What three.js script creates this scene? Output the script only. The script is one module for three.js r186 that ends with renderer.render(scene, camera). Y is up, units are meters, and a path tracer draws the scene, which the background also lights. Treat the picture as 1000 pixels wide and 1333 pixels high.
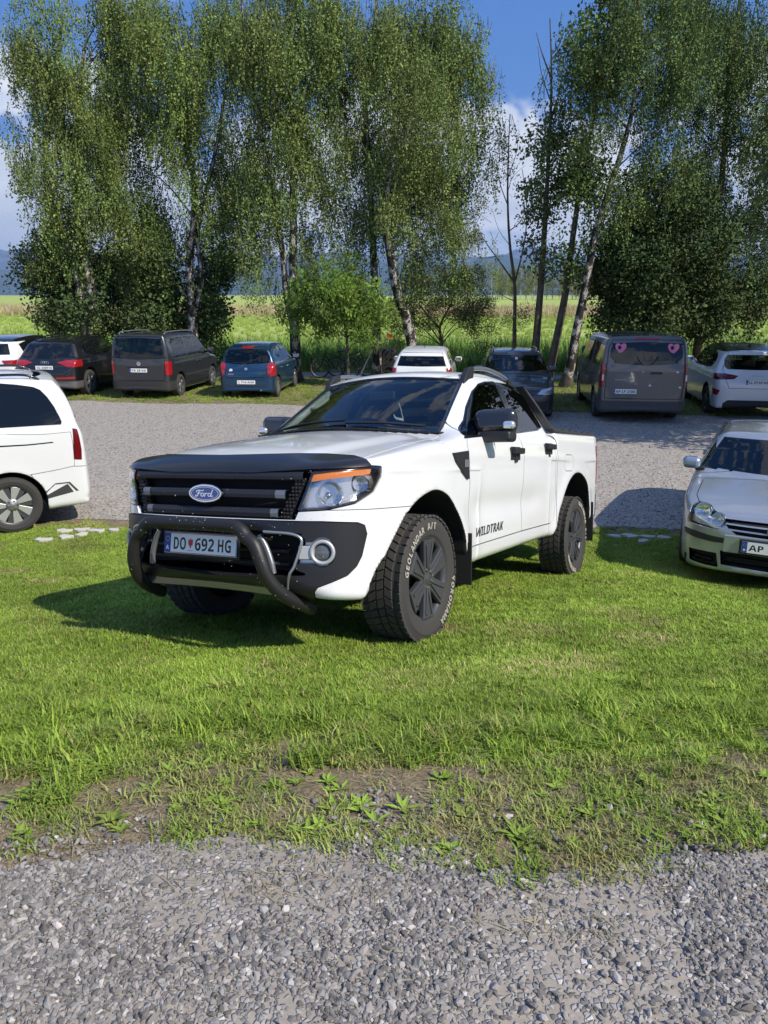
import * as THREE from 'three';
import { mergeGeometries } from 'three/addons/utils/BufferGeometryUtils.js';
import { FontLoader } from 'three/addons/loaders/FontLoader.js';
import { TextGeometry } from 'three/addons/geometries/TextGeometry.js';
import { RoundedBoxGeometry } from 'three/addons/geometries/RoundedBoxGeometry.js';

// ------------------------------------------------------------------ camera, sky, sun, exposure
const EYE = 2.75, PITCH = 15.7745 * Math.PI / 180, FOCAL = 1000;      // camera height above the car park datum (m); focal length in photo pixels (photo 1000 x 1333)
const scene = new THREE.Scene();
const camera = new THREE.PerspectiveCamera(2 * Math.atan(666.5 / FOCAL) * 180 / Math.PI, 0.75, 0.05, 20000);
camera.position.set(0, EYE, 0);
camera.rotation.set(-PITCH, 0, 0);
camera.updateMatrixWorld();
const renderer = new THREE.WebGLRenderer({ antialias: true });
renderer.toneMapping = THREE.LinearToneMapping;
renderer.toneMappingExposure = 1.2;
renderer.shadowMap.enabled = true;
const SUN = new THREE.Vector3(0.602, 0.665, 0.443).normalize();
const sun = new THREE.DirectionalLight(new THREE.Color(1.0, 0.93, 0.82), 4.6);
sun.name = 'sun';
sun.position.copy(SUN).multiplyScalar(60).add(new THREE.Vector3(0, 0, -14));
sun.target.position.set(0, 0, -14);
sun.castShadow = true;
sun.shadow.mapSize.set(4096, 4096);
Object.assign(sun.shadow.camera, { left: -40, right: 40, top: 40, bottom: -40, near: 1, far: 140 });
scene.add(sun, sun.target);

// ------------------------------------------------------------------ helpers
let seedState = 12345;
const seed = (n) => { seedState = n | 0; };
const rnd = (a = 0, b = 1) => { seedState = (seedState + 0x6d2b79f5) | 0; let t = Math.imul(seedState ^ (seedState >>> 15), 1 | seedState); t = (t + Math.imul(t ^ (t >>> 7), 61 | t)) ^ t; return a + (b - a) * (((t ^ (t >>> 14)) >>> 0) / 4294967296); };
const clamp = (x, a = 0, b = 1) => Math.min(b, Math.max(a, x));
const mix = (a, b, t) => a + (b - a) * t;
const sstep = (a, b, x) => { const t = clamp((x - a) / (b - a)); return t * t * (3 - 2 * t); };
const hash2 = (i, j, k = 0) => { let h = Math.imul(i, 374761393) ^ Math.imul(j, 668265263) ^ Math.imul(k, 2147483647 ^ 0x5bd1e995); h = Math.imul(h ^ (h >>> 13), 1274126177); return ((h ^ (h >>> 16)) >>> 0) / 4294967296; };
const vnoise = (x, y, k = 0) => { const i = Math.floor(x), j = Math.floor(y), u = x - i, v = y - j, a = u * u * (3 - 2 * u), b = v * v * (3 - 2 * v); return mix(mix(hash2(i, j, k), hash2(i + 1, j, k), a), mix(hash2(i, j + 1, k), hash2(i + 1, j + 1, k), a), b); };
const fbm = (x, y, o = 5, k = 0, g = 0.5) => { let s = 0, a = 1, t = 0; for (let n = 0; n < o; n++) { s += a * vnoise(x, y, k + n); t += a; a *= g; x = x * 2.03 + 17.1; y = y * 2.03 + 5.7; } return s / t; };
const V3 = (x, y, z) => new THREE.Vector3(x, y, z);
const CP = Math.cos(PITCH), SP = Math.sin(PITCH);
// direction (per metre of depth along the lens axis) through a photo pixel
const pixelRay = (u, v) => { const x = (u - 500) / FOCAL, y = -(v - 666.5) / FOCAL; return V3(x, CP * y - SP, -SP * y - CP); };
const pixelAtDepth = (u, v, z) => { const d = pixelRay(u, v); return d.multiplyScalar(z / d.z).add(V3(0, EYE, 0)); };       // where the ray meets the vertical plane at world z
const pixelAtLevel = (u, v, y) => { const d = pixelRay(u, v); return d.multiplyScalar((y - EYE) / d.y).add(V3(0, EYE, 0)); };

const taken = new Map();
const numbered = (n) => { const k = taken.get(n) || 0; taken.set(n, k + 1); return k ? n + '_' + String(k).padStart(3, '0') : n; };
function thing(name, label, category, group) { const o = new THREE.Group(); o.name = numbered(name); o.userData = { label, category }; if (group) o.userData.group = group; scene.add(o); return o; }
function lit(m) { m.castShadow = true; m.receiveShadow = true; return m; }
function part(name, geometry, material, parent) { const m = lit(new THREE.Mesh(geometry, material)); m.name = name; parent.add(m); return m; }
function struct(name, geometry, material, label) { const m = part(name, geometry, material, scene); m.userData = { kind: 'structure', label, category: name.replace(/_/g, ' ') }; return m; }
function stuff(o, name, label, category, parent = scene) { o.name = name; o.userData = { kind: 'stuff' }; if (parent === scene) Object.assign(o.userData, { label, category }); lit(o); parent.add(o); return o; }
const lin = (r, g, b) => new THREE.Color().setRGB(r, g, b);
const std = (c, roughness = 0.8, metalness = 0, more = {}) => new THREE.MeshStandardMaterial({ color: Array.isArray(c) ? lin(...c) : c, roughness, metalness, ...more });
const phys = (c, more = {}) => new THREE.MeshPhysicalMaterial({ color: Array.isArray(c) ? lin(...c) : c, ...more });
const box = (w, h, d, x = 0, y = 0, z = 0, r = 0) => { const g = r ? new RoundedBoxGeometry(w, h, d, 2, r) : new THREE.BoxGeometry(w, h, d); return g.translate(x, y, z); };
const merge = (list) => mergeGeometries(list.map((g) => { const h = g.index ? g.toNonIndexed() : g; for (const n of Object.keys(h.attributes)) if (!['position', 'normal', 'uv'].includes(n)) h.deleteAttribute(n); return h; }));
const curve = (pts, closed = false, tension = 0.5) => new THREE.CatmullRomCurve3(pts.map((p) => V3(...p)), closed, 'catmullrom', tension);
const tube = (pts, r, seg = 40, rad = 10, closed = false) => new THREE.TubeGeometry(curve(pts, closed), seg, r, rad, closed);
function canvasTexture(w, h, draw) { const c = document.createElement('canvas'); c.width = w; c.height = h; draw(c.getContext('2d'), w, h); const t = new THREE.CanvasTexture(c); t.colorSpace = THREE.SRGBColorSpace; t.magFilter = THREE.LinearFilter; return t; }
function noiseTexture(n, fn, srgb = false) { const d = new Uint8Array(n * n * 4); for (let j = 0; j < n; j++) for (let i = 0; i < n; i++) { const c = fn(i / n, j / n), q = (j * n + i) * 4; for (let k = 0; k < 3; k++) d[q + k] = clamp(Array.isArray(c) ? c[k] : c) * 255; d[q + 3] = 255; } const t = new THREE.DataTexture(d, n, n); t.wrapS = t.wrapT = THREE.RepeatWrapping; t.magFilter = THREE.LinearFilter; if (srgb) t.colorSpace = THREE.SRGBColorSpace; t.needsUpdate = true; return t; }
// tileable value noise, period p
const tnoise = (u, v, p, k = 0) => { const x = u * p, y = v * p, i = Math.floor(x), j = Math.floor(y), a = x - i, b = y - j, s = a * a * (3 - 2 * a), t = b * b * (3 - 2 * b), w = (q) => ((q % p) + p) % p; return mix(mix(hash2(w(i), w(j), k), hash2(w(i + 1), w(j), k), s), mix(hash2(w(i), w(j + 1), k), hash2(w(i + 1), w(j + 1), k), s), t); };
const tfbm = (u, v, p, o, k = 0) => { let s = 0, a = 1, t = 0; for (let n = 0; n < o; n++) { s += a * tnoise(u, v, p, k + n); t += a; a *= 0.55; p *= 2; } return s / t; };
const FONT = await new FontLoader().loadAsync('fonts/droid/droid_sans_bold.typeface.json');
// ------------------------------------------------------------------ sky: clear blue air with fair weather cumulus near the horizon
{
  const W = 2816, H = 1408, data = new Float32Array(W * H * 4);
  const rot = (x, y) => [x * 0.8 - y * 0.6, x * 0.6 + y * 0.8];
  for (let j = 0; j < H; j++) {
    const el = ((j + 0.5) / H - 0.5) * Math.PI, se = Math.sin(el), e = el * 180 / Math.PI;
    for (let i = 0; i < W; i++) {
      const az = ((i + 0.5) / W - 0.5) * 2 * Math.PI;      // three: u = atan2(z, x) / 2pi + 0.5
      const up = Math.max(se, 0), h = Math.exp(-up * 5.0), hz = Math.exp(-up * 22);
      let r = mix(0.048, 0.25, h * 0.55) + 0.16 * hz, g = mix(0.165, 0.44, h * 0.6) + 0.14 * hz, b = mix(0.50, 0.84, h * 0.5) + 0.05 * hz;
      if (e < 0) { r = 0.30; g = 0.36; b = 0.42; }
      else if (e < 80) {
        const cy = -(Math.log(Math.tan(Math.PI / 4 + el / 2)));        // conformal, so clouds keep their shape
        let [x, y] = [az * 180 / Math.PI / 9, -cy * 180 / Math.PI / 5.2];
        const wx = fbm(x * 1.3 + 3, y * 1.3, 4, 40) - 0.5, wy = fbm(x * 1.3 - 9, y * 1.3 + 4, 4, 50) - 0.5;
        x += wx * 0.9; y += wy * 0.9;
        const n = fbm(x, y, 7, 7, 0.52);
        // cumulus live in a bank that thins with height; unseen cloud overhead is added to raise the fill light
        const bank = 0.30 * sstep(15.5, 3, e) - 0.10 * sstep(9, 16, e) + 0.16 * sstep(20, 32, e);
        let c = n - 0.552 + bank * 0.62;
        const dens = sstep(0.0, 0.13, c);
        if (dens > 0) {
          const above = fbm(x + 0.10, y - 0.16, 5, 7, 0.52) - 0.552 + bank * 0.62;      // toward the sun: less cloud there, brighter here
          const bright = clamp(0.80 - above * 1.7 + c * 0.35, 0.40, 1.0), t = dens * (0.93 - 0.25 * sstep(18, 26, e));
          const cr = mix(0.34, 0.98, bright) , cg = mix(0.41, 0.99, bright), cb = mix(0.55, 1.0, bright);
          r = mix(r, cr, t); g = mix(g, cg, t); b = mix(b, cb, t);
        }
      }
      const q = (j * W + i) * 4; data[q] = r; data[q + 1] = g; data[q + 2] = b; data[q + 3] = 1;
    }
  }
  const sky = new THREE.DataTexture(data, W, H, THREE.RGBAFormat, THREE.FloatType);
  sky.mapping = THREE.EquirectangularReflectionMapping; sky.magFilter = THREE.LinearFilter; sky.needsUpdate = true;
  scene.background = sky; scene.environment = sky;
}
// ------------------------------------------------------------------ car bodies: an implicit solid is meshed, then carved into panels, panes, lamps and trim
const spline2 = (pts, n = 6, closed = true) => {      // Catmull-Rom through 2-D points; a point with a third entry is a sharp corner
  const out = [], m = pts.length;
  const P = (i) => closed ? pts[(i + m) % m] : pts[clamp(i, 0, m - 1)];
  for (let i = 0; i < (closed ? m : m - 1); i++) {
    const b = P(i), c = P(i + 1), a = b[2] ? b : P(i - 1), d = c[2] ? c : P(i + 2);
    for (let k = 0; k < n; k++) {
      const t = k / n, t2 = t * t, t3 = t2 * t;
      out.push([0, 1].map((q) => 0.5 * (2 * b[q] + (c[q] - a[q]) * t + (2 * a[q] - 5 * b[q] + 4 * c[q] - d[q]) * t2 + (3 * b[q] - a[q] - 3 * c[q] + d[q]) * t3)));
    }
  }
  if (!closed) out.push(pts[m - 1].slice(0, 2));
  return out;
};
// signed distance to a closed polygon, negative inside
function polySdf(poly) {
  const n = poly.length; let X0 = Infinity, X1 = -Infinity, Y0 = Infinity, Y1 = -Infinity;
  for (const [x, y] of poly) { X0 = Math.min(X0, x); X1 = Math.max(X1, x); Y0 = Math.min(Y0, y); Y1 = Math.max(Y1, y); }
  return (x, y) => {
    const bx = Math.max(X0 - x, x - X1), by = Math.max(Y0 - y, y - Y1);
    if (bx > 0.12 || by > 0.12) return Math.max(bx, by);
    let d = Infinity, inside = false;
    for (let i = 0, j = n - 1; i < n; j = i++) {
      const [ax, ay] = poly[j], [bx, by] = poly[i], ex = bx - ax, ey = by - ay, wx = x - ax, wy = y - ay;
      const t = clamp((wx * ex + wy * ey) / (ex * ex + ey * ey + 1e-20)), px = wx - ex * t, py = wy - ey * t, q = px * px + py * py;
      if (q < d) d = q;
      if ((ay > y) !== (by > y) && x < ex * (y - ay) / ey + ax) inside = !inside;
    }
    return (inside ? -1 : 1) * Math.sqrt(d);
  };
}
// the same, sampled once on a grid
function gridSdf(fn, x0, x1, y0, y1, s) {
  const nx = Math.ceil((x1 - x0) / s) + 2, ny = Math.ceil((y1 - y0) / s) + 2, a = new Float32Array(nx * ny);
  for (let j = 0; j < ny; j++) for (let i = 0; i < nx; i++) a[j * nx + i] = fn(x0 + i * s, y0 + j * s);
  return (x, y) => {
    const u = clamp((x - x0) / s, 0, nx - 1.001), v = clamp((y - y0) / s, 0, ny - 1.001), i = u | 0, j = v | 0, p = u - i, q = v - j, o = j * nx + i;
    return (a[o] * (1 - p) + a[o + 1] * p) * (1 - q) + (a[o + nx] * (1 - p) + a[o + nx + 1] * p) * q;
  };
}
const rmax = (a, b, r) => { const u = Math.max(a + r, 0), v = Math.max(b + r, 0); return Math.min(-r, Math.max(a, b)) + Math.sqrt(u * u + v * v); };
const roundPoly = (sdf, r) => (x, y) => sdf(x, y) - r;

// surface nets with vertices pulled onto f = 0
function meshSolid(f, lo, hi, s) {
  const nx = Math.ceil((hi[0] - lo[0]) / s) + 1, ny = Math.ceil((hi[1] - lo[1]) / s) + 1, nz = Math.ceil((hi[2] - lo[2]) / s) + 1;
  const F = new Float32Array(nx * ny * nz), at = (i, j, k) => (k * ny + j) * nx + i;
  const B = 5, far = s * B * 0.5 * 1.7321 * 1.35;       // blocks that lie wholly inside or outside are filled without looking closer
  for (let k = 0; k < nz; k += B) for (let j = 0; j < ny; j += B) for (let i = 0; i < nx; i += B) {
    const c = f(lo[0] + (i + (B - 1) / 2) * s, lo[1] + (j + (B - 1) / 2) * s, lo[2] + (k + (B - 1) / 2) * s), skip = Math.abs(c) > far;
    for (let kk = k; kk < Math.min(k + B, nz); kk++) for (let jj = j; jj < Math.min(j + B, ny); jj++) for (let ii = i; ii < Math.min(i + B, nx); ii++) F[at(ii, jj, kk)] = skip ? c : f(lo[0] + ii * s, lo[1] + jj * s, lo[2] + kk * s);
  }
  const id = new Int32Array(nx * ny * nz).fill(-1), P = [], N = [], T = [];
  const corner = [0, 1, nx, nx + 1, nx * ny, nx * ny + 1, nx * ny + nx, nx * ny + nx + 1];
  const edges = [[0, 1], [2, 3], [4, 5], [6, 7], [0, 2], [1, 3], [4, 6], [5, 7], [0, 4], [1, 5], [2, 6], [3, 7]];
  const e = s * 0.12, grad = (x, y, z) => [f(x + e, y, z) - f(x - e, y, z), f(x, y + e, z) - f(x, y - e, z), f(x, y, z + e) - f(x, y, z - e)];
  for (let k = 0; k < nz - 1; k++) for (let j = 0; j < ny - 1; j++) for (let i = 0; i < nx - 1; i++) {
    const o = at(i, j, k); let m = 0;
    for (let c = 0; c < 8; c++) if (F[o + corner[c]] < 0) m |= 1 << c;
    if (m === 0 || m === 255) continue;
    let x = 0, y = 0, z = 0, n = 0;
    for (const [a, b] of edges) if (((m >> a) & 1) !== ((m >> b) & 1)) {
      const fa = F[o + corner[a]], fb = F[o + corner[b]], t = fa / (fa - fb);
      x += mix(a & 1, b & 1, t); y += mix((a >> 1) & 1, (b >> 1) & 1, t); z += mix(a >> 2, b >> 2, t); n++;
    }
    let p = [lo[0] + (i + x / n) * s, lo[1] + (j + y / n) * s, lo[2] + (k + z / n) * s], g;
    const p0 = p.slice();
    for (let it = 0; it < 2; it++) {
      const v0 = f(p[0], p[1], p[2]), gx = (f(p[0] + e, p[1], p[2]) - v0) / e, gy = (f(p[0], p[1] + e, p[2]) - v0) / e, gz = (f(p[0], p[1], p[2] + e) - v0) / e, v = v0 / (gx * gx + gy * gy + gz * gz + 1e-9);
      p = [clamp(p[0] - gx * v, p0[0] - s * 0.7, p0[0] + s * 0.7), clamp(p[1] - gy * v, p0[1] - s * 0.7, p0[1] + s * 0.7), clamp(p[2] - gz * v, p0[2] - s * 0.7, p0[2] + s * 0.7)];
    }
    g = grad(...p); const l = Math.hypot(...g) + 1e-12;
    id[o] = P.length / 3; P.push(...p); N.push(g[0] / l, g[1] / l, g[2] / l);
  }
  const quad = (a, b, c, d, flip) => { if (a < 0 || b < 0 || c < 0 || d < 0) return; if (flip) T.push(a, c, b, a, d, c); else T.push(a, b, c, a, c, d); };
  for (let k = 1; k < nz - 1; k++) for (let j = 1; j < ny - 1; j++) for (let i = 1; i < nx - 1; i++) {
    const o = at(i, j, k), v = F[o] < 0;
    if (v !== (F[o + 1] < 0)) quad(id[o], id[o - nx], id[o - nx - nx * ny], id[o - nx * ny], !v);
    if (v !== (F[o + nx] < 0)) quad(id[o], id[o - nx * ny], id[o - nx * ny - 1], id[o - 1], !v);
    if (v !== (F[o + nx * ny] < 0)) quad(id[o], id[o - 1], id[o - 1 - nx], id[o - nx], !v);
  }
  return { P, N, T };
}
// make triangles near a line (|g| small) finer, so that thin pieces keep their edges
function refine(m, g, w, levels) {
  for (let l = 0; l < levels; l++) {
    const P = m.P, N = m.N, T = [], mid = new Map(), G = [];
    for (let i = 0; i < P.length; i += 3) G.push(g(P[i], P[i + 1], P[i + 2], N[i], N[i + 1], N[i + 2]));
    const M = (a, b) => { const key = a < b ? a * 4194304 + b : b * 4194304 + a; let v = mid.get(key); if (v === undefined) { v = P.length / 3; const n = [0, 1, 2].map((q) => N[a * 3 + q] + N[b * 3 + q]), L = Math.hypot(...n) + 1e-9; for (let q = 0; q < 3; q++) { P.push((P[a * 3 + q] + P[b * 3 + q]) / 2); N.push(n[q] / L); } mid.set(key, v); } return v; };
    for (let t = 0; t < m.T.length; t += 3) {
      const a = m.T[t], b = m.T[t + 1], c = m.T[t + 2];
      if (Math.min(Math.abs(G[a]), Math.abs(G[b]), Math.abs(G[c])) < w / (1 << l)) { const x = M(a, b), y = M(b, c), z = M(c, a); T.push(a, x, z, x, b, y, z, y, c, x, y, z); } else T.push(a, b, c);
    }
    m = { P, N, T };
  }
  return m;
}
// the part of a mesh where g < -gap
function clip(m, g, gap = 0, pre = null, sign = 1) {
  const { P, N, T } = m, n = P.length / 3, G = new Float32Array(n), nP = [], nN = [], nT = [], map = new Int32Array(n).fill(-1), cuts = new Map();
  for (let i = 0; i < n; i++) G[i] = pre ? pre[i] * sign + gap : g(P[3 * i], P[3 * i + 1], P[3 * i + 2], N[3 * i], N[3 * i + 1], N[3 * i + 2]) + gap;
  const keep = (i) => { if (map[i] < 0) { map[i] = nP.length / 3; nP.push(P[3 * i], P[3 * i + 1], P[3 * i + 2]); nN.push(N[3 * i], N[3 * i + 1], N[3 * i + 2]); } return map[i]; };
  const cut = (a, b) => {
    const key = a < b ? a * 4194304 + b : b * 4194304 + a; let v = cuts.get(key);
    if (v !== undefined) return v;
    const L = (q, t) => mix(P[3 * a + q], P[3 * b + q], t);
    let t0 = 0, t1 = 1, g0 = G[a], g1 = G[b], t = g0 / (g0 - g1);
    for (let it = 0; it < 3; it++) { const x = g(L(0, t), L(1, t), L(2, t), N[3 * a], N[3 * a + 1], N[3 * a + 2]) + gap; if ((x < 0) === (g0 < 0)) { t0 = t; g0 = x; } else { t1 = t; g1 = x; } const d = g0 - g1; t = Math.abs(d) < 1e-12 ? (t0 + t1) / 2 : clamp(t0 + (t1 - t0) * g0 / d, t0, t1); }
    v = nP.length / 3; const nn = [0, 1, 2].map((q) => mix(N[3 * a + q], N[3 * b + q], t)), l = Math.hypot(...nn) + 1e-9;
    for (let q = 0; q < 3; q++) { nP.push(L(q, t)); nN.push(nn[q] / l); }
    cuts.set(key, v); return v;
  };
  for (let t = 0; t < T.length; t += 3) {
    const v = [T[t], T[t + 1], T[t + 2]], s = v.map((i) => G[i] < 0), k = s[0] + s[1] + s[2];
    if (k === 0) continue;
    if (k === 3) { nT.push(keep(v[0]), keep(v[1]), keep(v[2])); continue; }
    const o = k === 1 ? s.indexOf(true) : s.indexOf(false), a = v[o], b = v[(o + 1) % 3], c = v[(o + 2) % 3];
    if (k === 1) nT.push(keep(a), cut(a, b), cut(a, c));
    else { const x = cut(a, b), y = cut(a, c), kb = keep(b), kc = keep(c); nT.push(x, kb, kc, x, kc, y); }
  }
  return { P: nP, N: nN, T: nT };
}
// geometry of a panel: shifted along its normals, with its edges turned in by `depth`
function panel(m, off = 0, depth = 0.012) {
  const { P, N, T } = m, pos = [], nor = [], idx = T.slice();
  for (let i = 0; i < P.length; i += 3) { for (let q = 0; q < 3; q++) { pos.push(P[i + q] + N[i + q] * off); nor.push(N[i + q]); } }
  if (depth) {
    const count = new Map(), n = P.length / 3;
    for (let t = 0; t < T.length; t += 3) for (let k = 0; k < 3; k++) { const a = T[t + k], b = T[t + (k + 1) % 3], key = a < b ? a * 4194304 + b : b * 4194304 + a; count.set(key, (count.get(key) || 0) + 1); }
    for (let t = 0; t < T.length; t += 3) for (let k = 0; k < 3; k++) {
      const a = T[t + k], b = T[t + (k + 1) % 3], key = a < b ? a * 4194304 + b : b * 4194304 + a;
      if (count.get(key) !== 1) continue;
      const c = T[t + (k + 2) % 3], A = [0, 1, 2].map((q) => pos[3 * a + q]), B = [0, 1, 2].map((q) => pos[3 * b + q]), C = [0, 1, 2].map((q) => pos[3 * c + q]);
      // outward side normal: in the surface, away from the triangle
      const e = B.map((x, q) => x - A[q]), fN = [0, 1, 2].map((q) => N[3 * a + q]);
      let s = [e[1] * fN[2] - e[2] * fN[1], e[2] * fN[0] - e[0] * fN[2], e[0] * fN[1] - e[1] * fN[0]]; const l = Math.hypot(...s) + 1e-12; s = s.map((x) => x / l);
      const o = pos.length / 3;
      for (const [v, p] of [[a, A], [b, B]]) for (const d of [0, depth]) { pos.push(...p.map((x, q) => x - N[3 * v + q] * d)); nor.push(...s); }
      idx.push(o, o + 1, o + 3, o, o + 3, o + 2);
    }
  }
  const g = new THREE.BufferGeometry();
  g.setAttribute('position', new THREE.Float32BufferAttribute(pos, 3)); g.setAttribute('normal', new THREE.Float32BufferAttribute(nor, 3));
  const uv = new Float32Array(pos.length / 3 * 2); for (let i = 0; i < pos.length / 3; i++) { uv[2 * i] = pos[3 * i] + pos[3 * i + 2] * 0.7; uv[2 * i + 1] = pos[3 * i + 1] + pos[3 * i + 2] * 0.35; }
  g.setAttribute('uv', new THREE.Float32BufferAttribute(uv, 2)); g.setIndex(idx);
  return g;
}
const empty = (m) => m.T.length === 0;
const halves = (m) => [clip(m, (x, y, z) => z), clip(m, (x, y, z) => -z)].filter((h) => !empty(h));
// carve: takes a region out of box.m; returns it (shrunk by half the gap); what stays is box.m
function carve(box, g, gap = 0, fine = 0) {
  if (fine) box.m = refine(box.m, g, fine, 1);
  const { P, N } = box.m, n = P.length / 3, G = new Float32Array(n);
  for (let i = 0; i < n; i++) G[i] = g(P[3 * i], P[3 * i + 1], P[3 * i + 2], N[3 * i], N[3 * i + 1], N[3 * i + 2]);
  const got = clip(box.m, g, gap / 2, G, 1);
  if (!empty(got)) box.m = clip(box.m, (...a) => -g(...a), gap / 2, G, -1);
  return got;
}
// ------------------------------------------------------------------ shared vehicle materials
const rub = noiseTexture(128, (u, v) => 0.35 + 0.65 * tfbm(u, v, 16, 3, 3));
const dirt = noiseTexture(256, (u, v) => { const n = tfbm(u, v, 6, 5, 21); return 0.55 + 0.45 * n; });
const paint = (c, more = {}) => phys(c, { roughness: 0.42, clearcoat: 1, clearcoatRoughness: 0.04, ...more });
const metallic = (c, more = {}) => phys(c, { roughness: 0.38, metalness: 0.55, clearcoat: 1, clearcoatRoughness: 0.05, ...more });
const MAT = {
  rubber: std([0.045, 0.042, 0.038], 0.85, 0, { bumpMap: rub, bumpScale: 0.0015 }),
  tread: std([0.062, 0.058, 0.052], 0.92, 0, { bumpMap: rub, bumpScale: 0.002 }),
  plastic: std([0.018, 0.018, 0.019], 0.5, 0, { bumpMap: rub, bumpScale: 0.0004 }),
  roughPlastic: std([0.03, 0.03, 0.031], 0.75, 0, { bumpMap: rub, bumpScale: 0.0012 }),
  gloss: phys([0.008, 0.008, 0.009], { roughness: 0.18, clearcoat: 0.6, clearcoatRoughness: 0.06 }),
  liner: std([0.012, 0.012, 0.012], 0.95),
  darkGlass: phys([0.006, 0.008, 0.010], { roughness: 0.02, specularIntensity: 1, ior: 1.55 }),
  chrome: std([0.72, 0.72, 0.73], 0.12, 1),
  silver: std([0.55, 0.56, 0.57], 0.32, 0.85),
  satin: std([0.30, 0.31, 0.33], 0.42, 0.7),
  graphite: std([0.095, 0.098, 0.105], 0.42, 0.5),
  red: phys([0.33, 0.012, 0.014], { roughness: 0.12, clearcoat: 1, clearcoatRoughness: 0.03 }),
  redDark: phys([0.14, 0.006, 0.01], { roughness: 0.1, clearcoat: 1, clearcoatRoughness: 0.03 }),
  amber: phys([0.62, 0.18, 0.012], { roughness: 0.2, clearcoat: 1, clearcoatRoughness: 0.05 }),
  clearLens: phys([1, 1, 1], { roughness: 0.02, transmission: 1, thickness: 0, ior: 1.45 }),
  interior: std([0.035, 0.036, 0.038], 0.85),
  seat: std([0.05, 0.05, 0.055], 0.9),
  trimBeige: std([0.42, 0.42, 0.38], 0.85),
};
const textMaterial = (w, h, draw, more = {}) => std(0xffffff, 0.45, 0, { map: canvasTexture(w, h, draw), ...more });
function numberPlate(w, h, draw) {     // a pressed metal plate with its print on the front (+x), lying in the y-z plane, front toward +x
  const g = box(0.004, h, w, 0, 0, 0, 0.0018), f = new THREE.PlaneGeometry(w - 0.006, h - 0.006).rotateY(Math.PI / 2).translate(0.0042, 0, 0);
  return [g, f, textMaterial(1024, Math.round(1024 * h / w), draw, { roughness: 0.4 })];
}
function addPlate(parent, at, turnY, tilt, draw, w = 0.52, h = 0.11) {
  const [g, f, m] = numberPlate(w, h, draw);
  const p = part('number_plate', g, MAT.silver, parent); p.position.set(...at); p.rotation.set(0, turnY, tilt, 'YXZ');
  part('plate_print', f, m, p);
  return p;
}
const euBand = (c, h, letter) => { c.fillStyle = '#1d3f94'; c.fillRect(0, 0, h * 0.42, h); c.fillStyle = '#fff'; c.font = `bold ${h * 0.3}px sans-serif`; c.textAlign = 'center'; c.fillText(letter, h * 0.21, h * 0.86); c.fillStyle = '#f5d416'; for (let i = 0; i < 12; i++) c.fillRect(h * (0.20 + 0.12 * Math.cos(i * Math.PI / 6)), h * (0.3 + 0.12 * Math.sin(i * Math.PI / 6)), h * 0.03, h * 0.03); };
const plainPlate = (text, letter) => (c, w, h) => { c.fillStyle = '#f1f2ee'; c.fillRect(0, 0, w, h); if (letter) euBand(c, h, letter); c.fillStyle = '#111'; c.textAlign = 'left'; c.textBaseline = 'alphabetic'; c.font = `bold ${h * 0.78}px sans-serif`; const x0 = letter ? h * 0.56 : h * 0.3, tw = c.measureText(text).width; c.save(); c.translate(x0, h * 0.8); c.scale((w - x0 - h * 0.25) / tw, 1); c.fillText(text, 0, 0); c.restore(); };

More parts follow.
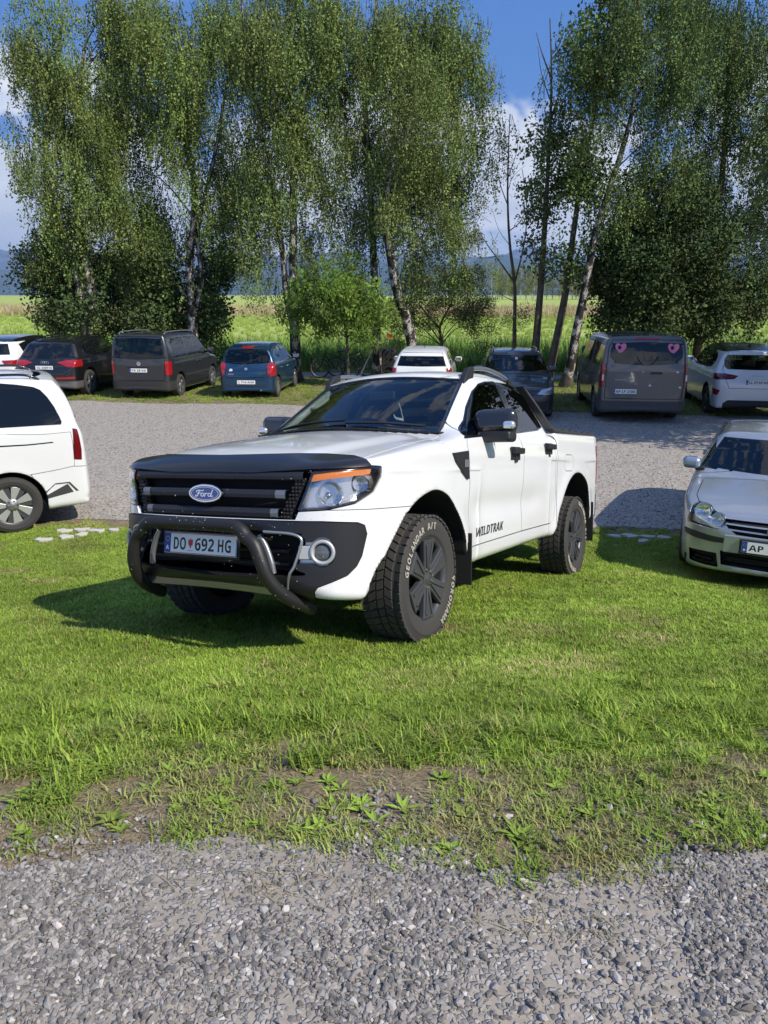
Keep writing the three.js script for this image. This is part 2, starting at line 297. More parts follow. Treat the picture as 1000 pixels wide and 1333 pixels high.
// a road wheel, axle along z, outer face toward -z; origin at the hub
function makeWheel(parent, { R, W, rimR, spokes = 5, kind = 'five', spokeMat = MAT.silver, barrelMat = MAT.graphite, treadBlocks = 0, letters = null, name = 'wheel' }) {
  const w = new THREE.Group(); w.name = name; parent.add(w);
  const h = W / 2, prof = [[rimR - 0.012, h * 0.80], [rimR + 0.006, h * 0.93], [rimR + 0.02, h * 0.97], [mix(rimR, R, 0.55), h * 1.03], [R - 0.045, h * 0.985], [R - 0.018, h * 0.90], [R - (treadBlocks ? 0.011 : 0.004), h * 0.74]];
  const sym = [...prof.map(([r, z]) => new THREE.Vector2(r, -z)), ...prof.slice().reverse().map(([r, z]) => new THREE.Vector2(r, z))];
  const smooth = new THREE.SplineCurve(sym).getPoints(34);
  const ty = new THREE.LatheGeometry(smooth, treadBlocks ? 72 : 48).rotateX(Math.PI / 2);
  const tyre = part('tyre', ty, MAT.rubber, w);
  if (treadBlocks) {
    const list = [], n = treadBlocks;
    for (let i = 0; i < n; i++) {
      const a = i * 2 * Math.PI / n, da = 2 * Math.PI / n;
      const lug = (z, wz, frac, off, sk = 0, low = 0, th = 0.014) => { const g = box(th, R * da * frac, wz, 0, 0, 0); if (sk) { const p = g.attributes.position; for (let q = 0; q < p.count; q++) p.setY(q, p.getY(q) + p.getZ(q) * sk); g.computeVertexNormals(); } g.rotateY(low); g.translate(R - th / 2 - Math.abs(low) * 0.02, 0, z); g.rotateZ(a + da * off); list.push(g); };
      lug(-h * 0.80, h * 0.36, 0.74, 0, 0.1, -0.28); lug(h * 0.80, h * 0.36, 0.74, 0.5, -0.1, 0.28);
      lug(-h * 0.40, h * 0.34, 0.80, 0.3, 0.5); lug(h * 0.40, h * 0.34, 0.80, 0.8, -0.5);
      lug(0, h * 0.30, 0.86, 0.1, -0.35);
    }
    part('tread', merge(list), MAT.tread, w);
  }
  if (letters) {
    const list = [], mid = mix(rimR, R, 0.50), size = (R - rimR) * 0.31;
    for (const [text, mean, span] of letters) [...text].forEach((ch, i) => {
      if (ch === ' ') return;
      const g = new TextGeometry(ch, { font: FONT, size, depth: 0.003, curveSegments: 3 }); g.computeBoundingBox(); const b = g.boundingBox;
      g.translate(-(b.min.x + b.max.x) / 2, -size / 2, 0); g.rotateY(Math.PI); // face -z
      const a = mean + (i - (text.length - 1) / 2) / (text.length - 1) * span;  // angle clockwise seen from outside
      g.translate(0, mid, -h * 1.035); g.rotateZ(a); list.push(g);
    });
    part('lettering', merge(list), std([0.40, 0.375, 0.31], 0.85), w);
  }
  // rim: barrel, lip, face
  const rz = -h * 0.86;
  const lip = new THREE.LatheGeometry([[rimR - 0.03, h * 0.7], [rimR - 0.03, rz + 0.03], [rimR - 0.02, rz + 0.008], [rimR - 0.004, rz - 0.002], [rimR + 0.006, rz + 0.002], [rimR + 0.004, rz + 0.02]].map((p) => new THREE.Vector2(...p)), 48).rotateX(Math.PI / 2);
  const rim = part('rim', lip, barrelMat, w);
  part('brake_disc', new THREE.CylinderGeometry(rimR * 0.62, rimR * 0.62, 0.03, 32).rotateX(Math.PI / 2).translate(0, 0, rz + 0.09), MAT.roughPlastic, w);
  part('hub_shield', new THREE.CylinderGeometry(rimR - 0.03, rimR - 0.03, 0.01, 32).rotateX(Math.PI / 2).translate(0, 0, rz + 0.13), MAT.liner, w);
  const S = (pts, d = 0.02, bevel = 0.006, mat = spokeMat, z = 0.012) => { const sh = new THREE.Shape(pts.map((p) => new THREE.Vector2(...p))); return new THREE.ExtrudeGeometry(sh, { depth: d, bevelEnabled: true, bevelThickness: bevel, bevelSize: bevel, bevelSegments: 2, curveSegments: 4 }).translate(0, 0, rz + z); };
  const r1 = rimR - 0.018, geos = [], dark = [];
  for (let i = 0; i < spokes; i++) {
    const a = i * 2 * Math.PI / spokes;
    if (kind === 'pair') { // wide forked spoke with a raised ridge on each prong
      const g = S([[-0.034, 0.04], [-0.040, r1 * 0.5], [-0.064, r1], [0.064, r1], [0.040, r1 * 0.5], [0.034, 0.04]], 0.022, 0.007);
      const ridge = S([[-0.014, 0.06], [-0.045, r1 * 0.9], [-0.032, r1 * 0.92], [-0.004, 0.08]], 0.006, 0.003, spokeMat, 0.0), ridge2 = S([[0.014, 0.06], [0.045, r1 * 0.9], [0.032, r1 * 0.92], [0.004, 0.08]], 0.006, 0.003, spokeMat, 0.0);
      for (const q of [g, ridge, ridge2]) { q.rotateX(-0.07); geos.push(q.rotateZ(a)); }
    } else if (kind === 'fan') { // alternating bright faces and dark blades
      geos.push(S([[-0.014, 0.05], [-0.072, r1 * 0.96], [0.028, r1 * 0.99], [0.016, 0.05]], 0.016, 0.004).rotateZ(a));
      dark.push(S([[-0.022, 0.05], [-0.040, r1 * 0.97], [0.030, r1 * 0.97], [0.020, 0.05]], 0.016, 0.003, spokeMat, 0.022).rotateZ(a + Math.PI / spokes));
    } else if (kind === 'cap') {
      geos.push(S([[-0.045, 0.03], [-0.055, r1 * 0.6], [-0.035, r1], [0.035, r1], [0.055, r1 * 0.6], [0.045, 0.03]], 0.02, 0.006).rotateZ(a));
    } else geos.push(S([[-0.034, 0.03], [-0.028, r1 * 0.5], [-0.040, r1], [0.040, r1], [0.028, r1 * 0.5], [0.034, 0.03]], 0.026, 0.007).rotateZ(a));
  }
  part('spokes', merge(geos), spokeMat, w);
  if (dark.length) part('spoke_inlay', merge(dark), MAT.graphite, w);
  part('hub_cap', new THREE.LatheGeometry([[0, -0.012], [0.026, -0.010], [0.034, 0], [0.075, 0.006], [0.078, 0.03]].map(([r, z]) => new THREE.Vector2(r, z + rz)), 24).rotateX(Math.PI / 2), spokeMat === MAT.graphite ? MAT.graphite : MAT.satin, w);
  const nuts = []; for (let i = 0; i < 6; i++) nuts.push(new THREE.CylinderGeometry(0.010, 0.011, 0.018, 6).rotateX(Math.PI / 2).translate(0.056, 0, rz + 0.002).rotateZ(i * Math.PI / 3 + 0.3));
  part('wheel_nuts', merge(nuts), MAT.chrome, w).userData.kind = 'stuff';
  return w;
}
// ------------------------------------------------------------------ the white pickup truck. Local axes: x forward, y up, z to its right; origin on the ground under the front axle
const truckMatrix = new THREE.Matrix4().set(-0.49045429, 0.00258378, -0.87146309, -0.51683, 0.18689078, 0.97704134, -0.10228423, 0.63214, 0.85119118, -0.21303415, -0.479677, -4.694578, 0, 0, 0, 1);
{
  const root = thing('pickup_truck', 'white double cab pickup truck with black bull bar parked on the grass bank', 'pickup truck');
  truckMatrix.decompose(root.position, root.quaternion, root.scale);
  const WHITE = paint([0.76, 0.77, 0.765]);
  const side = spline2([[0.62, 0.40], [0.86, 0.42], [0.945, 0.50], [0.965, 0.62], [0.965, 0.76], [0.93, 0.82], [0.925, 0.92], [0.90, 1.02], [0.84, 1.09], [0.70, 1.135], [0.45, 1.182], [0.0, 1.25], [-0.27, 1.285, 1], [-0.33, 1.315], [-0.70, 1.54], [-1.02, 1.722], [-1.18, 1.79], [-1.55, 1.832], [-2.0, 1.828], [-2.25, 1.795], [-2.40, 1.72], [-2.50, 1.56], [-2.585, 1.40], [-2.60, 1.366, 1], [-3.4, 1.377], [-4.12, 1.388], [-4.20, 1.35], [-4.235, 1.1], [-4.22, 0.80], [-4.27, 0.75], [-4.29, 0.60], [-4.2, 0.53, 1], [-2.5, 0.508], [-0.6, 0.448, 1]], 6);
  const S = gridSdf(polySdf(side), -4.6, 1.2, 0.2, 2.0, 0.02);
  const planH = [[0.97, 0.0], [0.962, 0.22], [0.94, 0.42], [0.89, 0.60], [0.81, 0.735], [0.69, 0.83], [0.54, 0.885], [0.3, 0.915], [0, 0.925], [-2.0, 0.925], [-3.75, 0.925], [-4.02, 0.905], [-4.17, 0.84], [-4.25, 0.70], [-4.29, 0.0]];
  const plan = spline2([...planH, ...planH.slice(1, -1).reverse().map(([x, z]) => [x, -z])], 6);
  const P = gridSdf(polySdf(plan), -4.6, 1.2, -0.02, 1.1, 0.02);
  const hwC = spline2([[0.2, 0.84], [0.45, 0.885], [0.60, 0.893], [0.75, 0.898], [0.90, 0.908], [1.05, 0.912], [1.18, 0.905], [1.27, 0.885], [1.33, 0.848], [1.40, 0.812], [1.55, 0.742], [1.70, 0.672], [1.90, 0.58]], 8, false);
  const hwB = spline2([[0.2, 0.84], [0.45, 0.885], [0.60, 0.893], [0.75, 0.898], [0.90, 0.908], [1.05, 0.912], [1.18, 0.908], [1.30, 0.898], [1.40, 0.885], [1.9, 0.86]], 8, false);
  const look = (t) => { const a = new Float32Array(256); for (let i = 0; i < 256; i++) { const y = 0.2 + i * 1.7 / 255; let k = 0; while (k < t.length - 2 && t[k + 1][0] < y) k++; a[i] = mix(t[k][1], t[k + 1][1], clamp((y - t[k][0]) / (t[k + 1][0] - t[k][0]))); } return (y) => { const u = clamp((y - 0.2) / 1.7 * 255, 0, 254.99), i = u | 0; return mix(a[i], a[i + 1], u - i); }; };
  const hc = look(hwC), hb = look(hwB);
  const archF = gridSdf(polySdf(spline2([[0.63, 0.0], [0.615, 0.42], [0.50, 0.57], [0.363, 0.71], [0.20, 0.845], [-0.04, 0.915], [-0.22, 0.893], [-0.352, 0.82], [-0.511, 0.675], [-0.59, 0.50], [-0.60, 0.0]], 5)), -1.3, 1.2, 0.0, 1.5, 0.02);
  const archR = gridSdf(polySdf(spline2([[-2.64, 0.0], [-2.66, 0.56], [-2.78, 0.74], [-2.93, 0.89], [-3.1, 0.975], [-3.27, 1.0], [-3.45, 0.97], [-3.63, 0.88], [-3.74, 0.70], [-3.78, 0.5], [-3.78, 0.0]], 5)), -4.5, -1.9, 0.0, 1.6, 0.02);
  const outer = (x, y) => { const dF = Math.max(archF(x, y), 0), dR = Math.max(archR(x, y), 0); const flare = 0.026 * Math.exp(-dF * dF / 0.013) * (y < 1.1 ? 1 : Math.exp(-((y - 1.1) ** 2) / 0.01)) + 0.026 * Math.exp(-dR * dR / 0.013); const waist = -0.016 * Math.exp(-((y - 0.80) ** 2) / 0.012) * sstep(-2.5, -1.9, x) * sstep(-0.5, -0.9, x) + 0.008 * Math.exp(-((y - 1.14) ** 2) / 0.0016); return mix(hb(y), hc(y), sstep(-2.66, -2.56, x)) + flare + waist - 0.012; };
  const f = (x, y, z) => {
    const az = Math.abs(z), z2 = z * z;
    const cab = sstep(-2.66, -2.56, x), hood = sstep(-0.5, -0.2, x);
    const crown = mix(mix(0.0, 0.105, cab), 0.075, hood);
    const bulge = hood * 0.022 * sstep(0.66, 0.50, az + 0.1 * (x - 0.2)) * sstep(0.95, 0.6, x);
    const bow = 0.36 * sstep(1.2, 1.34, y) * sstep(-1.9, -1.0, x);
    const a = S(x + bow * z2, y + crown * z2 - bulge);
    const b = (az - outer(x, y)) * 0.94;
    let d = rmax(a, b, mix(0.035, mix(0.075, 0.06, hood), cab));
    d = rmax(d, P(x, az), 0.05);
    d = rmax(rmax(d, -Math.max(archF(x, y), 0.48 - az), 0.018), -Math.max(archR(x, y), 0.48 - az), 0.018);
    if (x < -2.5) d = Math.max(d, -Math.max(Math.max(x + 2.69, -4.11 - x), Math.max(az - 0.76, 0.93 - y)));
    return d;
  };
  const planZ = (x) => { let a = 0, b = 1.1; for (let i = 0; i < 30; i++) { const m = (a + b) / 2; if (P(x, m) < 0) a = m; else b = m; } return a; };
  const skin = { m: meshSolid(f, [-4.52, 0.30, -1.08], [1.06, 1.92, 1.08], 0.02) };
  // photo pixel -> point of the skin (truck axes)
  const inv = truckMatrix.clone().invert(), eyeL = V3(0, EYE, 0).applyMatrix4(inv);
  const hit = (u, v) => { // nearest approach if the ray just misses
    const d = pixelRay(u, v).transformDirection(inv); let t = 3.0, best = 9, bt = 3;
    for (let i = 0; i < 220 && t < 12; i++) { const s = f(eyeL.x + d.x * t, eyeL.y + d.y * t, eyeL.z + d.z * t); if (s < best) { best = s; bt = t; } if (s < 0.0003) break; t += Math.max(s * 0.6, 0.002); }
    return [eyeL.x + d.x * bt, eyeL.y + d.y * bt, eyeL.z + d.z * bt];
  };
  const cr1 = (a, b) => hit(a / 2.941 + 160, b / 2.941 + 460), cr2 = (a, b) => hit(a / 2.941 + 460, b / 2.941 + 460);
  const U = (x, z) => (-Math.abs(z) * -0.80 - x * 0.60);          // corner view: grows from the middle of the front round to the side
  const cornerPoly = (pts, n = 0) => { const q = pts.map((p) => { if (p.u) return p.u; const h = p.l || cr1(p[0], p[1]); return [U(h[0], h[2]), h[1]]; }); const s = polySdf(n ? spline2(q, n) : q); return (x, y, z) => (x < 0.2 ? 1 : s(U(x, z), y)); };
  const sidePoly = (q, n = 0) => { const s = polySdf(n ? spline2(q, n) : q); return (x, y, z) => (Math.abs(z) < 0.4 ? 1 : s(x, y)); };
  const hitsSide = (pts) => pts.map(([a, b]) => { const h = cr2(a, b); return [h[0], h[1]]; });
  const parts = (name, m, off, depth, mat, opts = {}) => (opts.whole ? [m] : halves(m)).map((h) => part(name, panel(h, off, depth), mat, root));

  // wheel housings and underside
  const housing = carve(skin, (x, y, z) => Math.min(archF(x, y), archR(x, y)) > 0.1 ? 0.09 : Math.max(Math.min(archF(x, y), archR(x, y)) - 0.008, Math.abs(z) - Math.min(outer(x, y), x > 0.2 ? planZ(x) : 9) + 0.010), 0, 0.05);
  for (const h of halves(housing)) for (const q of [clip(h, (x) => -x - 1.6), clip(h, (x) => x + 1.6)]) if (!empty(q)) part('wheel_housing', panel(q, 0, 0), MAT.liner, root);
  const under = carve(skin, (x, y, z) => Math.max(Math.abs(z) - 0.80, y - 0.60, x - 0.45, -4.0 - x));
  part('underbody', panel(under, 0, 0), MAT.liner, root);
  const bedIn = carve(skin, (x, y, z) => Math.max(Math.max(x + 2.682, -4.118 - x), Math.max(Math.abs(z) - 0.768, 0.92 - y)));
  part('load_bed', panel(bedIn, 0, 0), MAT.roughPlastic, root);

  // glazing
  const GLASS = phys([0.62, 0.72, 0.70], { transmission: 1, thickness: 0, roughness: 0.0, ior: 1.5 });
  const TINT = phys([0.035, 0.04, 0.04], { transmission: 1, thickness: 0, roughness: 0.0, ior: 1.5 });
  const wsCurve = (x, y, z) => { const xb = x + 0.36 * z * z; return Math.max(Math.max(xb + 0.325, -(xb + 1.06)), Math.abs(z) - mix(0.725, 0.60, clamp((-xb - 0.30) / 0.75)), 1.2 - y); };
  const ws = carve(skin, (x, y, z, nx) => (nx < 0.1 ? 1 : wsCurve(x, y, z)), 0.006, 0.05);
  part('windscreen', panel(ws, -0.004, 0.004), GLASS, root);
  const rw = carve(skin, (x, y, z, nx) => (nx > -0.3 || x > -2.3 ? 1 : Math.max(Math.abs(z) - 0.60, 1.42 - y, y - 1.68)), 0.006);
  part('rear_window', panel(rw, -0.003, 0.004), TINT, root);
  const fw = sidePoly(hitsSide([[424, 312], [427, 260], [436, 210], [458, 150], [480, 122], [505, 113], [540, 112], [585, 215], [622, 300]]));
  const rwS = sidePoly(hitsSide([[568, 118], [620, 123], [658, 140], [690, 200], [712, 255], [716, 278], [700, 291], [640, 299], [630, 297], [612, 245]]));
  const pillarB = sidePoly(hitsSide([[538, 110], [570, 114], [612, 240], [636, 302], [618, 306], [583, 212]]));
  const beltStrip = sidePoly(hitsSide([[424, 326], [520, 316], [640, 305], [705, 296], [722, 282], [718, 270], [700, 290], [640, 298], [520, 306], [424, 310]]));
  const seal = (x, y, z) => Math.min(fw(x, y, z) - 0.011, rwS(x, y, z) - 0.011, pillarB(x, y, z), beltStrip(x, y, z));
  const surround = { m: carve(skin, seal, 0.002, 0.04) };
  const fPane = carve(surround, fw, 0.004, 0.04), rPane = carve(surround, rwS, 0.004, 0.04);
  parts('window_surround', surround.m, -0.002, 0.012, MAT.gloss);
  parts('side_window', fPane, -0.007, 0.004, TINT); parts('side_window', rPane, -0.007, 0.004, TINT);

  // front: lamps, grille, bumper, hood guard
  const guard = carve(skin, cornerPoly([{ u: [-2, 1.105] }, [400, 396], [680, 390], [780, 391], [885, 398], [930, 412], [950, 434], [880, 440], [700, 449], [500, 460], { u: [-2, 1.047] }]), 0, 0.03);
  // (the guard crosses the middle, so its shape is taken on the near half and mirrored)
  part('hood_guard', panel(guard, 0.013, 0.04), phys([0.012, 0.012, 0.014], { roughness: 0.28, clearcoat: 0.4, clearcoatRoughness: 0.25 }), root);
  const lampShape = cornerPoly([[664, 606], [690, 540], [722, 450], [800, 441], [945, 429], [991, 432], [988, 475], [960, 530], [890, 575], [780, 600]]);
  const lamp = carve(skin, lampShape, 0.006, 0.05);
  for (const h of halves(lamp)) {
    const l = new THREE.Group(); l.name = 'headlight'; root.add(l);
    part('lamp_bowl', panel(h, -0.055, 0), std([0.62, 0.64, 0.67], 0.22, 0.8), l);
    part('lens', panel(h, 0.002, 0.004), MAT.clearLens, l);
    const rim = clip(h, (...a) => -lampShape(...a) - 0.014); part('lamp_bezel', panel(rim, -0.004, 0.07), MAT.gloss, l);
    const am = clip(h, cornerPoly([[700, 492], [724, 450], [800, 441], [960, 424], [952, 462], [850, 474]])); part('indicator', panel(am, -0.012, 0.02), MAT.amber, l);
    const sg = h.P[2] < 0 ? -1 : 1;
    const bowl = (px, py, r, dep) => { const p = cr1(px, py), g = new THREE.LatheGeometry([[0.006, -0.055], [r * 0.5, -0.045], [r * 0.85, -0.018], [r, 0.012], [r * 1.04, 0.010], [r * 1.03, -0.03]].map((q) => new THREE.Vector2(...q)), 28).rotateZ(-Math.PI / 2); const n = V3(0.93, 0, sg * 0.36).normalize(); g.applyQuaternion(new THREE.Quaternion().setFromUnitVectors(V3(1, 0, 0), n)); g.translate(p[0] - n.x * dep, p[1], sg * (Math.abs(p[2])) - n.z * dep); return g; };
    for (const q of [bowl(790, 540, 0.062, 0.035), bowl(905, 500, 0.042, 0.04)]) part('reflector', q, std([0.85, 0.86, 0.88], 0.12, 1), l);
    const bulb = cr1(775, 545); part('bulb_cap', new THREE.SphereGeometry(0.018, 14, 10).translate(bulb[0] - 0.03, bulb[1], sg * Math.abs(bulb[2])), MAT.chrome, l);
  }
  // grille opening
  const gShape = cornerPoly([{ u: [-2, 1.045] }, [700, 449], [726, 449], [697, 540], [671, 610], [659, 637], { u: [-2, 0.785] }]);
  const open = carve(skin, gShape, 0.002, 0.04);
  part('grille_backing', panel(open, -0.085, 0), MAT.liner, root);
  const frontX = (z, y, d = 0) => { let a = 0.5, b = 1.2; for (let i = 0; i < 40; i++) { const m = (a + b) / 2; if (f(m, y, z) < 0) a = m; else b = m; } return a + d; };
  const bar = (y0, y1, z0, z1, d, th, n = 28) => { // a rail that follows the bow of the front
    const pos = [], idx = []; const prof = [[-th, y0], [-0.012, y0], [-0.003, y0 + 0.006], [0, (y0 + y1) / 2], [-0.003, y1 - 0.006], [-0.012, y1], [-th, y1]];
    const g = [];
    for (let k = 0; k < prof.length - 1; k++) for (let i = 0; i < n; i++) {
      const za = mix(z0, z1, i / n), zb = mix(z0, z1, (i + 1) / n), q = (z, [o, y]) => [frontX(z, (y0 + y1) / 2, d) + o, y, z];
      const a = q(za, prof[k]), b = q(zb, prof[k]), c = q(zb, prof[k + 1]), e = q(za, prof[k + 1]);
      pos.push(...a, ...b, ...c, ...a, ...c, ...e);
    }
    const G = new THREE.BufferGeometry(); G.setAttribute('position', new THREE.Float32BufferAttribute(pos, 3)); G.setAttribute('uv', new THREE.Float32BufferAttribute(new Float32Array(pos.length / 3 * 2), 2)); G.computeVertexNormals(); return G;
  };
  const GRL = std([0.028, 0.030, 0.038], 0.42, 0.1);
  part('grille_bar', bar(0.990, 1.036, -0.60, 0.60, 0.002, 0.05), GRL, root);
  part('grille_bar', bar(0.893, 0.940, -0.515, 0.515, 0.004, 0.05), GRL, root);
  part('grille_bar', bar(0.795, 0.842, -0.475, 0.475, 0.006, 0.05), GRL, root);
  for (const s of [-1, 1]) {
    part('grille_bar_end', bar(0.893, 0.940, s * 0.452, s * 0.512, 0.007, 0.04, 4), MAT.satin, root); part('grille_bar_end', bar(0.797, 0.842, s * 0.425, s * 0.472, 0.009, 0.04, 4), MAT.satin, root);
    const cells = []; // the studded side screen
    for (let r = 0; r < 11; r++) for (let k = 0; k < 3; k++) { const y = 0.80 + r * 0.019, z = mix(0.493, 0.575, (y - 0.79) / 0.2) + (k - 1) * 0.019 + (r % 2) * 0.008; cells.push(box(0.02, 0.012, 0.011, frontX(s * z, y) - 0.022, y, s * z, 0.003)); }
    const back = []; for (let r = 0; r < 11; r++) { const y = 0.80 + r * 0.019, z = mix(0.496, 0.578, (y - 0.79) / 0.2); back.push(box(0.02, 0.02, 0.062, frontX(s * z, y) - 0.042, y, s * z)); }
    part('grille_screen', merge([...cells, ...back]), MAT.plastic, root);
  }
  // oval badge
  {
    const b = new THREE.Group(); b.name = 'oval_badge'; root.add(b); b.position.set(frontX(0, 0.915, 0.012), 0.915, 0); b.rotation.y = Math.PI / 2;
    const oval = new THREE.Shape(); oval.absellipse(0, 0, 0.115, 0.047, 0, Math.PI * 2);
    part('badge_rim', new THREE.ExtrudeGeometry(oval, { depth: 0.012, bevelEnabled: true, bevelThickness: 0.004, bevelSize: 0.004, bevelSegments: 3, curveSegments: 40 }), MAT.chrome, b);
    const face = new THREE.CircleGeometry(1, 48); face.scale(0.106, 0.040, 1); face.translate(0, 0, 0.0172);
    part('badge_face', face, phys(0xffffff, { roughness: 0.25, clearcoat: 1, clearcoatRoughness: 0.05, map: canvasTexture(512, 256, (c, w, h) => {
      const g = c; g.fillStyle = '#173a86'; g.fillRect(0, 0, w, h); g.strokeStyle = '#e8ecf2'; g.lineWidth = 7; g.beginPath(); g.ellipse(w / 2, h / 2, w * 0.455, h * 0.43, 0, 0, 7); g.stroke();
      g.lineCap = 'round'; g.lineJoin = 'round'; g.lineWidth = 15; const st = (d) => { g.beginPath(); d(); g.stroke(); };
      // script lettering drawn with strokes: F o r d
      st(() => { g.moveTo(190, 82); g.bezierCurveTo(150, 66, 110, 84, 112, 104); g.moveTo(160, 84); g.bezierCurveTo(150, 130, 142, 170, 112, 180); g.bezierCurveTo(96, 184, 90, 170, 104, 160); g.moveTo(128, 128); g.lineTo(180, 122); g.moveTo(190, 82); g.bezierCurveTo(210, 88, 226, 78, 238, 72); });
      st(() => { g.ellipse(214, 152, 24, 28, 0.25, 0, 7); });
      st(() => { g.moveTo(262, 128); g.bezierCurveTo(262, 150, 258, 166, 252, 182); g.moveTo(260, 150); g.bezierCurveTo(270, 126, 290, 122, 300, 130); });
      st(() => { g.ellipse(338, 152, 24, 28, 0.25, 0, 7); g.moveTo(392, 66); g.bezierCurveTo(380, 110, 366, 150, 366, 172); g.bezierCurveTo(370, 186, 384, 180, 394, 170); });
    }) }), b);
  }
  // lower bumper: dark cover with fog lamps, intake, skid plate
  const coverShape = cornerPoly([{ u: [-2, 0.778] }, [620, 642], [760, 644], [900, 648], [926, 658], [934, 690], [915, 775], [895, 815], [860, 850], [800, 876], [745, 897], [733, 915], [738, 945], { l: [0.9, 0.30, -0.6] }, { u: [-2, 0.30] }]);
  const cover = { m: carve(skin, coverShape, 0.006, 0.05) };
  const intakeShape = (() => { const s = polySdf(spline2([[-1, 0.735], [0.44, 0.725], [0.60, 0.70], [0.615, 0.66], [0.57, 0.54], [0.50, 0.49], [-1, 0.475]], 5)); return (x, y, z) => (x < 0.5 ? 1 : s(Math.abs(z), y)); })();
  const intake = carve(cover, intakeShape, 0.0, 0.05);
  part('intake_backing', panel(intake, -0.10, 0), MAT.liner, root);
  const fogAt = cr1(764, 762);
  const fogShape = (x, y, z) => { const u = U(x, z), u0 = U(fogAt[0], fogAt[2]), q = Math.max(Math.hypot((u - u0) * 1.15, y - fogAt[1]) - 0.078, -9); const t = Math.max(Math.abs(u - u0 + 0.065) - 0.075, Math.abs(y - fogAt[1] + 0.005) - 0.058); return x < 0.4 ? 1 : Math.min(q, t); };
  const fogHole = carve(cover, fogShape, 0.0, 0.05);
  part('bumper_cover', panel(cover.m, 0.010, 0.03), std([0.016, 0.016, 0.018], 0.38, 0, { bumpMap: rub, bumpScale: 0.0006 }), root);
  for (const s of [-1, 1]) part('bumper_edge_trim', (tube([[0.40, 0.722], [0.55, 0.715], [0.605, 0.69], [0.60, 0.64], [0.57, 0.545], [0.545, 0.50], [0.52, 0.42]].map(([z, y]) => [frontX(s * z, y, 0.012), y, s * z]), 0.008, 40, 8)), MAT.silver, root);
  part('intake_slat', bar(0.60, 0.625, -0.50, 0.50, -0.06, 0.03), MAT.plastic, root);
  part('intake_slat', bar(0.53, 0.555, -0.50, 0.50, -0.06, 0.03), MAT.plastic, root);
  for (const s of [-1, 1]) part('intake_wing', (tube([[0.36, 0.70], [0.40, 0.64], [0.43, 0.56], [0.44, 0.50]].map(([z, y]) => [frontX(s * z, y, -0.01), y, s * z]), 0.016, 20, 8)), MAT.satin, root);
  for (const h of halves(fogHole)) {
    const l = new THREE.Group(); l.name = 'fog_light'; root.add(l); const s = h.P[2] < 0 ? -1 : 1, n = V3(0.90, 0, s * 0.44).normalize(), q = new THREE.Quaternion().setFromUnitVectors(V3(1, 0, 0), n), c = V3(fogAt[0], fogAt[1], s * Math.abs(fogAt[2]));
    part('fog_recess', panel(h, -0.03, 0.0), MAT.silver, l);
    const ring = new THREE.TorusGeometry(0.057, 0.011, 10, 36).rotateY(Math.PI / 2), cone = new THREE.LatheGeometry([[0.046, -0.055], [0.054, -0.02], [0.062, 0.006]].map((p) => new THREE.Vector2(...p)), 32).rotateZ(-Math.PI / 2);
    const wing = box(0.02, 0.075, 0.085, -0.012, -0.004, -s * 0.085, 0.008);
    for (const g of [ring, cone, wing]) g.applyQuaternion(q).translate(c.x, c.y, c.z);
    part('fog_bezel', merge([ring, cone, wing]), std([0.52, 0.53, 0.53], 0.42, 0.4), l);
    part('fog_lens', new THREE.SphereGeometry(0.047, 20, 12).scale(0.45, 1, 1).applyQuaternion(q).translate(c.x - n.x * 0.02, c.y, c.z - n.z * 0.02), phys([0.10, 0.11, 0.12], { roughness: 0.05, clearcoat: 1 }), l);
  }
  part('skid_plate', bar(0.375, 0.468, -0.50, 0.50, 0.014, 0.09), std([0.32, 0.33, 0.34], 0.22, 0.9), root);
  part('skid_lip', bar(0.345, 0.372, -0.44, 0.44, 0.03, 0.06), std([0.40, 0.41, 0.42], 0.3, 0.8), root);
  {
    const onX = (a, b, x) => { const d = pixelRay(a / 2.941 + 160, b / 2.941 + 460).transformDirection(inv), t = (x - eyeL.x) / d.x; return [x, eyeL.y + d.y * t, Math.abs(eyeL.z + d.z * t)]; }, lower = [[505, 735, 1.05], [530, 800, 1.042], [552, 855, 1.02], [590, 905, 0.97], [640, 940, 0.89], [690, 962, 0.80], [722, 975, 0.735]].map((q) => onX(...q));
    const side = (s) => [[1.062, 0.755, s * 0.27], [1.060, 0.738, s * 0.335], [1.056, 0.70, s * 0.372], ...lower.map(([x, y, z]) => [x, y, s * z])]; const tip = lower[lower.length - 1];
    const pts = [...side(-1).reverse(), [1.064, 0.757, 0], ...side(1)];
    const b = part('bull_bar', tube(pts, 0.036, 160, 20), std([0.020, 0.019, 0.019], 0.48, 0.1, { bumpMap: rub, bumpScale: 0.0008 }), root);
    for (const s of [-1, 1]) part('end_cap', new THREE.SphereGeometry(0.036, 16, 12).scale(0.5, 1, 1).translate(tip[0], tip[1], s * tip[2]), MAT.plastic, b);
    seed(77); const chips = [];      // stone chips in the black coating
    const cv = curve(pts); for (let i = 0; i < 150; i++) { const t = rnd(), p = cv.getPointAt(t), tg = cv.getTangentAt(t), a = V3(1, 0.3, 0).cross(tg).normalize(), bb = tg.clone().cross(a), an = rnd(0, 6.28), o = a.multiplyScalar(Math.cos(an)).add(bb.multiplyScalar(Math.sin(an))); const r = rnd(0.0008, 0.0024) * (rnd() < 0.1 ? 2 : 1); chips.push(new THREE.SphereGeometry(r, 5, 4).translate(p.x + o.x * 0.0358, p.y + o.y * 0.0358, p.z + o.z * 0.0358)); }
    part('stone_chips', merge(chips), std([0.55, 0.55, 0.54], 0.9), b).userData.kind = 'stuff';
    for (const s of [-1, 1]) part('bracket', box(0.16, 0.06, 0.05, 0.80, 0.40, s * 0.42, 0.008), MAT.plastic, b);
  }
